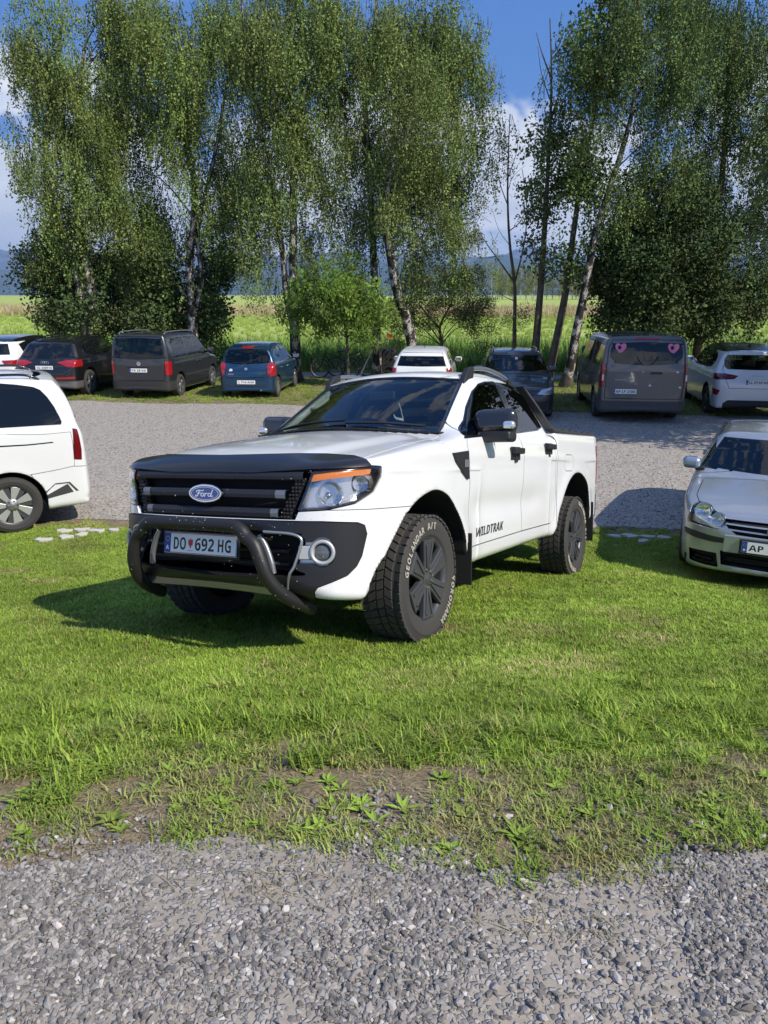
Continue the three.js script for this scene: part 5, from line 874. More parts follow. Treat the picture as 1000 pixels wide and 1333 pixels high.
// --- dark grey estate facing the camera
{
  const heading = 187, width = 1.80, P = metallic([0.055, 0.058, 0.066]);
  makeCar({ name: 'estate_car', label: 'dark grey estate car parked nose forward between the white hatchback and the passenger van', group: ROW, heading, width, at: cornerAt(722, -17.6, -1, heading, width, 4.56, true),
    seats: true, paint: P, axles: [1.38, -1.30], wheel: { R: 0.315, W: 0.205, spokes: 5, spokeMat: MAT.silver }, belt: 0.98, crease: 0.85,
    side: [[2.18, 0.20], [2.28, 0.36], [2.26, 0.56], [2.14, 0.72], [1.9, 0.83], [1.5, 0.92], [1.08, 1.0], [0.32, 1.38], [-0.1, 1.47], [-0.7, 1.48], [-1.6, 1.44], [-2.0, 1.36], [-2.15, 1.05], [-2.25, 0.85], [-2.27, 0.5], [-2.22, 0.3], [-2.1, 0.22]], hw: hatchHW,
    carves: [
      { n: 'windscreen', v: 'front', p: [[-1, 1.385], [0.55, 1.36], [0.72, 1.03], [-1, 1.03]], lim: 0.2, m: GT, off: -0.004, whole: true },
      { n: 'headlight', v: 'front', p: [[0.45, 0.62], [0.55, 0.72], [1.0, 0.80], [1.0, 0.62], [0.7, 0.60]], lim: 1.65, m: MAT.silver, off: 0.004 },
      { n: 'grille', v: 'front', p: [[-1, 0.70], [0.44, 0.70], [0.40, 0.60], [-1, 0.59]], lim: 1.8, m: MAT.gloss, off: 0.004, whole: true },
      { n: 'lower_grille', v: 'front', p: [[-1, 0.44], [0.72, 0.46], [0.66, 0.28], [-1, 0.27]], lim: 1.8, m: MAT.plastic, off: 0.004, whole: true },
      { n: 'side_window', v: 'side', p: [[0.85, 1.03], [0.30, 1.30], [-0.1, 1.38], [-0.9, 1.385], [-1.7, 1.34], [-1.85, 1.15], [-1.7, 1.03]], m: GT, off: -0.003 },
      { n: 'rear_window', v: 'rear', p: [[-1, 1.35], [0.55, 1.33], [0.64, 1.08], [-1, 1.05]], lim: 1.5, m: GT, off: -0.003, whole: true },
      { n: 'hood', v: 'top', p: [[1.10, -1], [1.10, 0.78], [2.05, 0.70], [2.2, 0.4], [2.2, -1]], minY: 0.66, gap: 0.010, whole: true },
      { n: 'front_door', v: 'side', p: [[0.90, 0.30], [0.92, 0.98], [0.30, 1.36], [-0.25, 1.43], [-0.25, 0.30]], gap: 0.010 },
    ],
    extras: (c) => { mirrors(c, 0.80, 1.02, P); roofRails(c, -1.7, 0.1, 0.55, 0.04, MAT.gloss); addPlate(c.root, [c.frontX(0, 0.50) + 0.01, 0.50, 0], 0, 0, plainPlate('BR 771 CX', 'A'));
      for (let i = 0; i < 3; i++) part('chrome_bar', tube([[-0.6, 0], [-0.3, 0], [0, 0], [0.3, 0], [0.6, 0]].map(([z]) => [c.frontX(z, 0.30 + i * 0.07) + 0.012, 0.30 + i * 0.07, z]), 0.009, 20, 6), MAT.chrome, c.root);
      part('windscreen_sticker', box(0.004, 0.05, 0.06, 0.52, 1.302, -0.02), std([0.8, 0.8, 0.8], 0.6), c.root); } });
}
// --- silver hatchback, front view
{
  const heading = 206.5, width = 1.76, P = metallic([0.40, 0.43, 0.46], { metalness: 0.6, roughness: 0.34 });
  const crop = [870, 540, 5.792];
  const fwd = [Math.sin(heading * Math.PI / 180), -Math.cos(heading * Math.PI / 180)], nose = [3.60, -6.76];
  makeCar({ name: 'silver_hatchback_car', label: 'silver hatchback with round twin headlamps facing the grass bank', heading, width, at: [nose[0] - fwd[0] * 2.1, nose[1] - fwd[1] * 2.1, -0.062], pitch: 1.5,
    seats: true, paint: P, cell: 0.022, axles: [1.23, -1.35], wheel: { R: 0.315, W: 0.195, spokes: 5, spokeMat: MAT.silver }, belt: 0.91, crease: 0.76, hw0: 1, round: 0.07, bowF: 0.30, frontRound: 1.25, crown: 0.075,
    side: [[2.02, 0.19], [2.09, 0.28], [2.105, 0.42], [2.10, 0.54], [2.06, 0.64], [1.98, 0.71], [1.85, 0.765], [1.5, 0.845], [1.02, 0.935, 1], [0.98, 0.955], [0.36, 1.285], [0.1, 1.325], [-0.5, 1.335], [-1.2, 1.30], [-1.6, 1.24], [-1.78, 1.15], [-1.95, 0.95], [-2.08, 0.88], [-2.10, 0.6], [-2.08, 0.35], [-2.02, 0.22]], hw: [[0.1, 0.90], [0.3, 0.965], [0.5, 0.99], [0.7, 1.0], [0.82, 0.985], [0.91, 0.95], [1.04, 0.875], [1.21, 0.775], [1.38, 0.66], [1.6, 0.55]],
    carves: [
      { n: 'headlight', v: 'front', crop, px: [[140, 790], [165, 725], [195, 665], [235, 650], [290, 670], [350, 715], [410, 760], [436, 800], [432, 840], [380, 862], [300, 850], [200, 820]], m: phys([1, 1, 1], { roughness: 0.02, transmission: 1, thickness: 0, ior: 1.4 }), off: 0.003, after: (h, m, c) => {
        part('lamp_bowl', panel(h, -0.05, 0), std([0.50, 0.54, 0.56], 0.35, 0.7), m);
        const s = h.P[2] < 0 ? -1 : 1; for (const [px, py, r] of [[255, 720, 0.082], [365, 785, 0.066]]) { const p = c.hit(px / crop[2] + crop[0], py / crop[2] + crop[1]); const n = V3(0.86, 0.28, s * 0.42).normalize(), q = new THREE.Quaternion().setFromUnitVectors(V3(1, 0, 0), n);
          part('reflector', new THREE.LatheGeometry([[0.008, -0.05], [r * 0.55, -0.045], [r * 0.9, -0.015], [r, 0.006], [r * 1.08, 0.0], [r * 1.05, -0.04]].map((t) => new THREE.Vector2(...t)), 30).rotateZ(-Math.PI / 2).applyQuaternion(q).translate(p[0] - n.x * 0.028, p[1] - n.y * 0.028, s * Math.abs(p[2]) - n.z * 0.028), std([0.78, 0.83, 0.82], 0.12, 1), m); part('bulb', new THREE.SphereGeometry(0.016, 12, 8).translate(p[0] - n.x * 0.05, p[1] - n.y * 0.05, s * Math.abs(p[2]) - n.z * 0.05), MAT.chrome, m); } } },
      { n: 'bumper_strip', v: 'front', crop, px: [[128, 838], [200, 870], [300, 905], [415, 930], [425, 966], [330, 955], [220, 925], [135, 880]], m: MAT.plastic, off: 0.012 },
      { n: 'side_intake', v: 'front', crop, px: [[157, 998], [250, 1020], [360, 1042], [372, 1146], [270, 1125], [160, 1085]], m: MAT.liner, off: -0.03, depth: -0.03 },
      { n: 'grille_slot', v: 'front', p: [[-1, 0.700], [0.455, 0.695], [0.44, 0.668], [-1, 0.66]], lim: 1.6, m: MAT.liner, off: -0.02, depth: -0.02, whole: true },
      { n: 'grille_slot', v: 'front', p: [[-1, 0.642], [0.42, 0.65], [0.39, 0.62], [-1, 0.605]], lim: 1.6, m: MAT.liner, off: -0.02, depth: -0.02, whole: true },
      { n: 'grille_slot', v: 'front', p: [[-1, 0.588], [0.36, 0.60], [0.32, 0.572], [-1, 0.555]], lim: 1.6, m: MAT.liner, off: -0.02, depth: -0.02, whole: true },
      { n: 'lower_intake', v: 'front', p: [[-1, 0.385], [0.44, 0.395], [0.42, 0.26], [-1, 0.245]], lim: 1.6, m: MAT.liner, off: -0.03, depth: -0.03, whole: true },
      { n: 'windscreen', v: 'front', p: [[-1, 1.275], [0.60, 1.25], [0.765, 0.975], [-1, 0.955]], lim: 0.2, m: GT, off: -0.004, whole: true },
      { n: 'side_window', v: 'side', p: [[0.82, 0.96], [0.32, 1.20], [0.0, 1.27], [-0.35, 1.28], [-0.35, 0.94]], m: GT, off: -0.003 },
      { n: 'side_window', v: 'side', p: [[-0.42, 0.94], [-0.42, 1.28], [-0.95, 1.25], [-1.2, 1.15], [-1.25, 0.98]], m: GT, off: -0.003 },
      { n: 'rear_window', v: 'rear', p: [[-1, 1.24], [0.55, 1.23], [0.62, 1.0], [-1, 0.98]], lim: 1.2, m: GT, off: -0.003, whole: true },
      { n: 'tail_light', v: 'rear', p: [[0.5, 0.92], [1.0, 0.96], [1.0, 0.78], [0.55, 0.76]], lim: 1.7, m: MAT.red, off: 0.006 },
      { n: 'hood', v: 'top', p: [[1.07, -1], [1.04, 0.72], [1.5, 0.74], [1.85, 0.66], [2.02, 0.46], [2.07, 0.2], [2.075, -1]], minY: 0.66, gap: 0.008, whole: true },
      { n: 'front_door', v: 'side', p: [[0.86, 0.28], [0.88, 0.96], [0.34, 1.33], [0.0, 1.42], [-0.38, 1.43], [-0.38, 0.28]], gap: 0.008 },
      { n: 'rear_door', v: 'side', p: [[-0.38, 0.28], [-0.38, 1.43], [-0.9, 1.41], [-1.1, 1.3], [-1.05, 0.75], [-0.9, 0.5], [-0.88, 0.28]], gap: 0.008 },
    ],
    extras: (c) => { mirrors(c, 0.78, 0.95, metallic([0.30, 0.36, 0.45]), [0.15, 0.13, 0.19]); handles(c, [[-0.2, 0.83], [-0.98, 0.85]], P);
      for (const y of [0.682, 0.632, 0.583]) void y;
      addPlate(c.root, [c.frontX(0, 0.475) + 0.022, 0.475, 0], 0, 0, plainPlate('AP RK 27', 'D')); part('plate_holder', box(0.02, 0.14, 0.56, c.frontX(0, 0.475) + 0.010, 0.475, 0, 0.006), MAT.plastic, c.root); part('plate_panel', box(0.03, 0.17, 0.84, c.frontX(0, 0.48) - 0.012, 0.48, 0, 0.01), P, c.root);
      const b = part('round_badge', new THREE.CylinderGeometry(0.062, 0.062, 0.02, 32).rotateZ(Math.PI / 2).translate(c.frontX(0, 0.635) + 0.006, 0.635, 0), MAT.chrome, c.root); part('emblem_face', new THREE.CircleGeometry(0.056, 32).rotateY(Math.PI / 2).translate(c.frontX(0, 0.635) + 0.0172, 0.635, 0), textMaterial(128, 128, vwFace, { metalness: 0.3 }), b);
      const ty = (x, z, l) => [x, c.topY(x, z) + l, z]; part('wiper', tube([ty(0.98, -0.5, 0.03), ty(0.95, -0.2, 0.03), ty(0.93, 0.1, 0.03)], 0.010, 14, 6), MAT.plastic, c.root); } });
}
// --- white van, rear part in view
{
  const heading = -118, width = 1.93, P = paint([0.76, 0.77, 0.765]), crop = [0, 470, 5.554];
  const h = heading * Math.PI / 180, fwd = [Math.sin(h), -Math.cos(h)], right = [Math.cos(h), Math.sin(h)], hub = [-4.52, -9.02];
  const hubX = -1.52, hz = -(width / 2 - 0.04);
  makeCar({ name: 'white_van', label: 'white van with tinted windows and dark side stripes parked on the gravel edge', category: 'van', heading, width, at: [hub[0] - fwd[0] * hubX - right[0] * hz, hub[1] - fwd[1] * hubX - right[1] * hz, -0.06],
    paint: P, cell: 0.024, axles: [1.68, -1.52], wheel: { R: 0.345, W: 0.225, rimR: 0.245, spokes: 7, kind: 'fan', spokeMat: std([0.66, 0.66, 0.66], 0.3, 0.6) }, belt: 1.2, round: 0.10, rearRound: 0.7, archR: 0.395, flare: 0.014,
    side: [[2.50, 0.28], [2.57, 0.45], [2.54, 0.8], [2.4, 1.0], [1.9, 1.14], [1.6, 1.24], [0.95, 1.70], [0.6, 1.82], [0.0, 1.875], [-1.2, 1.88], [-2.06, 1.845], [-2.22, 1.775], [-2.34, 1.55], [-2.41, 1.25], [-2.46, 0.95], [-2.49, 0.60], [-2.49, 0.44], [-2.42, 0.36, 1], [-2.0, 0.26]],
    hw: [[0.1, 0.92], [0.4, 0.97], [0.6, 0.99], [0.9, 1.0], [1.15, 0.985], [1.3, 0.955], [1.6, 0.89], [1.85, 0.83], [2.0, 0.78]], bowR: 0.06, crown: 0.05,
    carves: [
      { n: 'tail_light', v: 'rear', crop, px: [[523, 487], [555, 490], [575, 560], [590, 640], [592, 712], [535, 710], [530, 600]], m: MAT.redDark, off: 0.006 },
      { n: 'side_window', v: 'side', crop, px: [[-150, 150], [0, 163], [120, 172], [240, 188], [290, 210], [340, 260], [390, 330], [430, 405], [445, 440], [440, 458], [300, 465], [0, 484], [-150, 492]], m: GL, off: -0.003, gap: 0.006 },
      { n: 'side_stripe', v: 'side', crop, px: [[300, 915], [490, 886], [535, 944], [340, 990]], m: std([0.05, 0.05, 0.052], 0.5), off: 0.0015, gap: 0.0 },
      { n: 'side_stripe', v: 'side', crop, px: [[285, 902], [400, 884], [505, 872], [572, 935], [552, 938], [495, 882], [400, 893], [290, 910]], m: std([0.05, 0.05, 0.052], 0.5), off: 0.0015, gap: 0.0 },
      { n: 'slide_rail', v: 'side', crop, px: [[-100, 618], [200, 602], [385, 583], [388, 592], [200, 612], [-100, 630]], m: MAT.liner, off: -0.01, depth: -0.01, gap: 0 },
      { n: 'rear_window', v: 'rear', p: [[-1, 1.72], [0.68, 1.70], [0.78, 1.25], [-1, 1.22]], lim: 1.9, m: GL, off: -0.003, whole: true },
      { n: 'windscreen', v: 'front', p: [[-1, 1.72], [0.66, 1.68], [0.84, 1.28], [-1, 1.26]], lim: 0.5, m: GL, off: -0.004, whole: true },
      { n: 'front_window', v: 'side', p: [[1.35, 1.28], [0.95, 1.58], [0.62, 1.68], [0.38, 1.68], [0.38, 1.25]], m: GL, off: -0.003 },
      { n: 'rear_bumper', v: 'side', crop, px: [[225, 822], [400, 790], [530, 760], [640, 740], [700, 1000], [500, 1100], [320, 1080], [310, 930]], gap: 0.008 },
      { n: 'tailgate', v: 'rear', p: [[-1, 1.86], [0.72, 1.84], [0.83, 1.25], [0.84, 0.62], [-1, 0.6]], lim: 1.9, gap: 0.008, whole: true },
      { n: 'side_panel', v: 'side', crop, px: [[-200, 530], [300, 532], [510, 512], [528, 600], [540, 760], [400, 790], [225, 822], [-200, 840]], gap: 0.005 },
      { n: 'sliding_door', v: 'side', p: [[0.32, 0.35], [0.32, 1.82], [-0.78, 1.83], [-0.78, 0.35]], gap: 0.008 },
    ],
    extras: (c) => { rearPlate(c, 0.9, plainPlate('FK 492 GD', 'A')); mirrors(c, 1.4, 1.3, P, [0.14, 0.24, 0.22]); roofRails(c, -2.0, 0.5, 0.72, 0.05, MAT.gloss); part('lamp_mark', box(0.03, 0.03, 0.10, c.xr + 0.16, 0.93, -(width / 2 - 0.10), 0.01), MAT.silver, c.root);
      part('rear_wiper', tube([[c.rearX(0, 1.24) - 0.02, 1.24, 0], [c.rearX(0.2, 1.28) - 0.02, 1.28, 0.2], [c.rearX(0.4, 1.30) - 0.02, 1.30, 0.42]], 0.010, 12, 6), MAT.plastic, c.root); } });
}
// ------------------------------------------------------------------ ground, gravel, path, meadow, hills
const seen = (x, y, z, m = 1.12) => { const d = V3(x, y - EYE, z), fw = -SP * d.y - CP * d.z; if (fw < 0.3) return false; return Math.abs(d.x / fw) < 0.5 * m && Math.abs((CP * d.y - SP * d.z) / fw) < 0.6665 * m; };
const roadEdge = (x) => -1.84 + 0.10 * (fbm(x * 2.2 + 9, 3.3, 4, 11) - 0.5) * 2 + 0.05 * Math.sin(x * 3.1) - 0.03 * x;       // grass begins beyond
const lotNear = (x) => -9.38 + 0.06 * x + 0.34 * (fbm(x * 1.3, 8.1, 4, 12) - 0.5) * 2;
const lotFar = (x) => -19.9 + 0.17 * x + 0.9 * (fbm(x * 0.55, 2.4, 4, 13) - 0.5) * 2;
const rowZ = (x, z0) => z0 + 0.12 * x;                       // lines that run along the row of cars
const bumps = (x, z) => (z < -2.2 && z > -8.6 ? 0.018 * (fbm(x * 1.7, z * 1.7, 3, 14) - 0.5) : 0);
const groundAt = (x, z) => groundY(x, z) + bumps(x, z);
function axis(a, b, step, far, k = 1.16) { const r = []; for (let v = a; v <= b + 1e-6; v += step) r.push(v); let s = step, hi = r[r.length - 1], lo = r[0]; const up = [], dn = []; while (hi < far[1]) { s *= k; hi += s; up.push(hi); } s = step; while (lo > far[0]) { s *= k; lo -= s; dn.push(lo); } return [...dn.reverse(), ...r, ...up]; }
function sheet(xs, zs, h) { const P = [], N = [], T = [], nx = xs.length; for (const z of zs) for (const x of xs) { P.push(x, h(x, z), z); const e = 0.03, gx = h(x + e, z) - h(x - e, z), gz = h(x, z + e) - h(x, z - e), l = Math.hypot(gx, 2 * e, gz); N.push(-gx / l, 2 * e / l, -gz / l); } for (let j = 0; j < zs.length - 1; j++) for (let i = 0; i < nx - 1; i++) { const a = j * nx + i, b = a + 1, c = a + nx, d = c + 1; T.push(a, c, b, b, c, d); } return { P, N, T }; }
function sheetGeometry(m, tile = 1) { const g = new THREE.BufferGeometry(); g.setAttribute('position', new THREE.Float32BufferAttribute(m.P, 3)); g.setAttribute('normal', new THREE.Float32BufferAttribute(m.N, 3)); const uv = []; for (let i = 0; i < m.P.length; i += 3) uv.push(m.P[i] / tile, m.P[i + 2] / tile); g.setAttribute('uv', new THREE.Float32BufferAttribute(uv, 2)); g.setIndex(m.T); return g; }
// crushed stone: cells of different stone tones in pale dust
function gravelMaps(n, cells, k, stone, dust, cover) {
  const col = new Uint8Array(n * n * 4), bmp = new Uint8Array(n * n * 4), px = [], py = [], tone = [], warm = [];
  for (let j = 0; j < cells; j++) for (let i = 0; i < cells; i++) { px.push(hash2(i, j, k)); py.push(hash2(i, j, k + 1)); tone.push(hash2(i, j, k + 2)); warm.push(hash2(i, j, k + 3)); }
  for (let y = 0; y < n; y++) for (let x = 0; x < n; x++) {
    const u = x / n * cells, v = y / n * cells, ci = Math.floor(u), cj = Math.floor(v); let d1 = 9, d2 = 9, id = 0;
    for (let b = -1; b <= 1; b++) for (let a = -1; a <= 1; a++) { const ii = ((ci + a) % cells + cells) % cells, jj = ((cj + b) % cells + cells) % cells, q = jj * cells + ii, dx = ci + a + px[q] - u, dy = cj + b + py[q] - v, d = dx * dx + dy * dy; if (d < d1) { d2 = d1; d1 = d; id = q; } else if (d < d2) d2 = d; }
    const edge = Math.sqrt(d2) - Math.sqrt(d1), patch = tfbm(x / n, y / n, 5, 4, k + 5), isStone = tone[id] < cover + (patch - 0.5) * 0.9 ? sstep(0.05, 0.16, edge) : 0;
    const gr = 0.85 + 0.3 * tfbm(x / n, y / n, 64, 2, k + 9), t = 0.55 + 0.9 * hash2(id, 7, k), big = warm[id] > 0.93 ? 1.5 : 1, q = (y * n + x) * 4;
    for (let c = 0; c < 3; c++) { const s = stone[c] * t * gr * big, du = dust[c] * gr * (0.85 + 0.3 * patch); col[q + c] = 255 * Math.pow(clamp(mix(du, s, isStone)), 1 / 2.2); bmp[q + c] = 255 * clamp(isStone * (0.4 + 0.6 * Math.min(1, edge * 2.2)) * (0.5 + 0.5 * tone[id]) + 0.15 * gr); }
    col[q + 3] = bmp[q + 3] = 255;
  }
  const mk = (d, s) => { const t = new THREE.DataTexture(d, n, n); t.wrapS = t.wrapT = THREE.RepeatWrapping; t.magFilter = THREE.LinearFilter; if (s) t.colorSpace = THREE.SRGBColorSpace; t.needsUpdate = true; return t; };
  return [mk(col, true), mk(bmp, false)];
}
const [gCol, gBmp] = gravelMaps(1024, 62, 301, [0.335, 0.313, 0.29], [0.39, 0.340, 0.275], 0.64);
{
  const soil = noiseTexture(512, (u, v) => { const a = tfbm(u, v, 7, 6, 60), b = tfbm(u, v, 40, 3, 70), c = tfbm(u, v, 128, 2, 75), t = a * 0.5 + b * 0.45 + (c - 0.5) * 0.9; return [0.34 + 0.30 * t, 0.31 + 0.25 * t, 0.23 + 0.19 * t]; }, true);
  const far = [-9000, 9000];
  const base = sheet(axis(-9, 9, 0.2, far), axis(-10, 3.5, 0.12, [-16000, 40]), (x, z) => groundAt(x, z) - (z < -40 ? 0.004 : 0));
  struct('ground', sheetGeometry(base, 1.3), std(0xffffff, 1, 0, { map: soil, bumpMap: soil, bumpScale: 0.022 }), 'bare earth under the grass and gravel');
  const road = clip(sheet(axis(-5, 5, 0.03, [-9, 9], 1.2), axis(-2.2, 0.2, 0.03, [-2.2, 3.4], 1.2), (x, z) => groundAt(x, z) + 0.004 + 0.006 * (fbm(x * 9, z * 9, 3, 15) - 0.5)), (x, y, z) => roadEdge(x) - z);
  struct('gravel_road', sheetGeometry(road, 0.8), std([0.88, 0.88, 0.88], 0.95, 0, { map: gCol, bumpMap: gBmp, bumpScale: 0.006 }), 'grey crushed stone track in front of the grass bank');
  const lot = clip(sheet(axis(-14, 14, 0.12, [-40, 40], 1.2), axis(-22.5, -8.6, 0.12, [-23, -8.6]), (x, z) => groundY(x, z) + 0.005), (x, y, z) => Math.max(z - lotNear(x), lotFar(x) - z));
  struct('gravel_car_park', sheetGeometry(lot, 1.35), std(0xffffff, 0.95, 0, { map: gCol, bumpMap: gBmp, bumpScale: 0.006 }), 'grey gravel car park between the grass bank and the row of cars');
  const path = clip(sheet(axis(-30, 30, 0.5, [-60, 60]), axis(-34, -22, 0.25, [-34, -22]), (x, z) => groundY(x, z) + 0.012), (x, y, z) => Math.abs(z - rowZ(x, -28.3)) - 0.75);
  const tar = noiseTexture(256, (u, v) => 0.40 + 0.16 * tfbm(u, v, 32, 3, 80), true);
  struct('footpath', sheetGeometry(path, 1), std(0xffffff, 0.9, 0, { map: tar }), 'grey paved footpath behind the row of cars');
  const mead = noiseTexture(512, (u, v) => { const a = tfbm(u, v, 5, 6, 90), b = tfbm(u, v, 48, 3, 99); return [0.52 + 0.16 * a + 0.06 * b, 0.58 + 0.14 * a + 0.07 * b, 0.28 + 0.10 * a]; }, true);
  const meadow = clip(sheet(axis(-40, 40, 1.0, far), axis(-120, -27, 0.8, [-15500, -27]), (x, z) => groundY(x, z) + 0.02 + 0.10 * (z < -32 ? fbm(x * 0.5, z * 0.5, 3, 91) : 0)), (x, y, z) => z - rowZ(x, -29.4));
  struct('meadow', sheetGeometry(meadow, 9), std(0xffffff, 1, 0, { map: mead }), 'yellow green meadow reaching to the distant wood');
}
// mountains far across the plain
{
  const ridge = (name, label, z0, depth, top, k, amp, color) => {
    const nx = 240, nz = 16, W = z0 * 1.5, P = [], N = [], T = [];
    const h = (x, t) => { const u = x / z0; const n = fbm(u * 7 + k, 1.7, 7, k), m = fbm(u * 30 + k, t * 6, 5, k + 3); const prof = top(u) * (0.72 + amp * (n - 0.5)); return prof * Math.pow(t, 0.75) * (0.9 + 0.45 * (m - 0.5) * (1 - t * 0.4)); };
    for (let j = 0; j <= nz; j++) for (let i = 0; i <= nx; i++) { const x = -W + 2 * W * i / nx, t = j / nz; P.push(x, -5 + h(x, t), -z0 - depth * t); N.push(0, 1, 0); }
    for (let j = 0; j < nz; j++) for (let i = 0; i < nx; i++) { const a = j * (nx + 1) + i; T.push(a, a + 1, a + nx + 1, a + 1, a + nx + 2, a + nx + 1); }
    const g = sheetGeometry({ P, N, T }, 900); g.computeVertexNormals();
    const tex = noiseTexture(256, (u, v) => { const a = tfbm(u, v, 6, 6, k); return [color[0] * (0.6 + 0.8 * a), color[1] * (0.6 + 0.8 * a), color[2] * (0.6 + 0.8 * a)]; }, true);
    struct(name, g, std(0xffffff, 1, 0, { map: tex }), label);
  };
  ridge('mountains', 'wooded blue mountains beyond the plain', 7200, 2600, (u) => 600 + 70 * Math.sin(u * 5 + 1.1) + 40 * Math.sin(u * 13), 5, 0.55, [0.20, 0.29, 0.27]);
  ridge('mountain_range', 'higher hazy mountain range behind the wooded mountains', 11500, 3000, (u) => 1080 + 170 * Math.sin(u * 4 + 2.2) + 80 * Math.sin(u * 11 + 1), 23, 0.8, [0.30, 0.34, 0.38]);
  scene.fog = new THREE.FogExp2(lin(0.42, 0.62, 1.0), 0.00006);
}
// ------------------------------------------------------------------ foliage: leaves, tufts, trees
const leafMat = (c = [1, 1, 1], t = 0) => phys(c, { roughness: t ? 1 : 0.7, transmission: t, thickness: 0, side: THREE.DoubleSide, specularIntensity: 0.35, vertexColors: true });
function soup(pos) { const g = new THREE.BufferGeometry(); g.setAttribute('position', new THREE.Float32BufferAttribute(pos, 3)); g.computeVertexNormals(); return g; }
function leaf(pos, p, dir, nrm, len, wid) { // a folded leaf: two triangles each side of the midrib
  const s = dir.clone().cross(nrm).normalize().multiplyScalar(wid / 2), f = nrm.clone().multiplyScalar(wid * 0.18), m = p.clone().addScaledVector(dir, len * 0.45), t = p.clone().addScaledVector(dir, len), l = m.clone().add(s).add(f), r = m.clone().sub(s).add(f);
  pos.push(p.x, p.y, p.z, l.x, l.y, l.z, t.x, t.y, t.z, p.x, p.y, p.z, t.x, t.y, t.z, r.x, r.y, r.z);
}
const rdir = () => { const z = rnd(-1, 1), a = rnd(0, Math.PI * 2), q = Math.sqrt(1 - z * z); return V3(q * Math.cos(a), z, q * Math.sin(a)); };
function birchSpray(n = 28, L = 0.85, spread = 0.13, size = 0.070) { // twig hanging under its own weight
  const pos = [];
  const bend = rnd(-0.2, 0.2), bz = rnd(-0.2, 0.2);
  for (let i = 0; i < n; i++) { const t = Math.pow(rnd(), 0.8), p = V3(bend * t * t + rnd(-spread, spread) * (0.4 + 0.6 * Math.sin(Math.PI * t)), -L * t, bz * t * t + rnd(-spread, spread) * (0.4 + 0.6 * Math.sin(Math.PI * t))); const d = V3(rnd(-0.8, 0.8), -rnd(0.2, 1), rnd(-0.8, 0.8)).normalize(); leaf(pos, p, d, rdir(), size * rnd(0.75, 1.25), size * rnd(0.6, 0.9)); }
  for (let k = 0; k < 2; k++) { const w = 0.006, e = V3(bend + rnd(-0.12, 0.12) * k, -L, bz + rnd(-0.12, 0.12) * k); pos.push(-w, 0.1, 0, w, 0.1, 0, e.x, e.y, e.z, 0, 0.1, -w, e.x, e.y, e.z, 0, 0.1, w); }
  return soup(pos);
}
function bushSpray(n = 30, R = 0.24, size = 0.075, wide = 0.7) { const pos = []; for (let i = 0; i < n; i++) { const o = rdir(), p = o.clone().multiplyScalar(R * Math.pow(rnd(), 0.5)); const d = o.clone().add(rdir().multiplyScalar(0.8)).add(V3(0, 0.15, 0)).normalize(); leaf(pos, p, d, rdir(), size * rnd(0.7, 1.3), size * wide * rnd(0.7, 1.1)); } return soup(pos); }
seed(4242);
const SPRAYS = { birch: [birchSpray(), birchSpray(23, 1.0, 0.12), birchSpray(18, 0.7, 0.16)], alder: [bushSpray(22, 0.26, 0.10, 0.85), bushSpray(24, 0.30, 0.095, 0.85)], walnut: [bushSpray(22, 0.20, 0.12, 0.5), bushSpray(20, 0.22, 0.13, 0.45)], fruit: [bushSpray(30, 0.20, 0.06, 0.6), bushSpray(26, 0.18, 0.055, 0.6)] };
// a bough: several sprays in one geometry, each with its own leaf tone
const boughs = new Map();
function boughSet(kind, per, rad, droop) {
  const key = [kind, per, rad, droop].join(); if (boughs.has(key)) return boughs.get(key);
  const keep = seedState; seed(77 + per * 7 + Math.round(rad * 100)); const set = [];
  for (let v = 0; v < 5; v++) {
    const pos = [], nor = [], col = [], M = new THREE.Matrix4(), p = V3(), n = V3();
    for (let i = 0; i < per; i++) {
      const d = rdir().multiplyScalar(rad * Math.pow(rnd(), 0.5)); d.y *= droop; const q = kind === 'birch' ? yaw(rnd(0, 6.28)).multiply(new THREE.Quaternion().setFromEuler(new THREE.Euler(rnd(-0.35, 0.35), 0, rnd(-0.35, 0.35)))) : new THREE.Quaternion().setFromEuler(new THREE.Euler(rnd(0, 6.28), rnd(0, 6.28), rnd(0, 6.28))), k = rnd(0.75, 1.25);
      M.compose(d, q, V3(k, k, k)); const g = SPRAYS[kind][Math.floor(rnd() * SPRAYS[kind].length)], P = g.attributes.position, N = g.attributes.normal, base = rnd(0.8, 1.2); let t = 1, w = 1;
      for (let j = 0; j < P.count; j++) { if (j % 6 === 0) { t = base * rnd(0.75, 1.25); w = rnd(0.92, 1.12); } p.fromBufferAttribute(P, j).applyMatrix4(M); n.fromBufferAttribute(N, j).transformDirection(M); pos.push(p.x, p.y, p.z); nor.push(n.x, n.y, n.z); col.push(t * w, t, t); }
    }
    const g = new THREE.BufferGeometry(); g.setAttribute('position', new THREE.Float32BufferAttribute(pos, 3)); g.setAttribute('normal', new THREE.Float32BufferAttribute(nor, 3)); g.setAttribute('color', new THREE.Float32BufferAttribute(col, 3)); set.push(g);
  }
  seedState = keep; boughs.set(key, set); return set;
}
function instanced(geo, mat, list) { // list: [position, quaternion, scale (number or Vector3), colour]
  const m = new THREE.InstancedMesh(geo, mat, list.length), M = new THREE.Matrix4(), s = V3(1, 1, 1);
  list.forEach(([p, q, k, c], i) => { if (typeof k === 'number') s.set(k, k, k); else s.copy(k); m.setMatrixAt(i, M.compose(p, q, s)); if (c) m.setColorAt(i, c); });
  return m;
}
function yaw(a) { return new THREE.Quaternion().setFromAxisAngle(V3(0, 1, 0), a); }
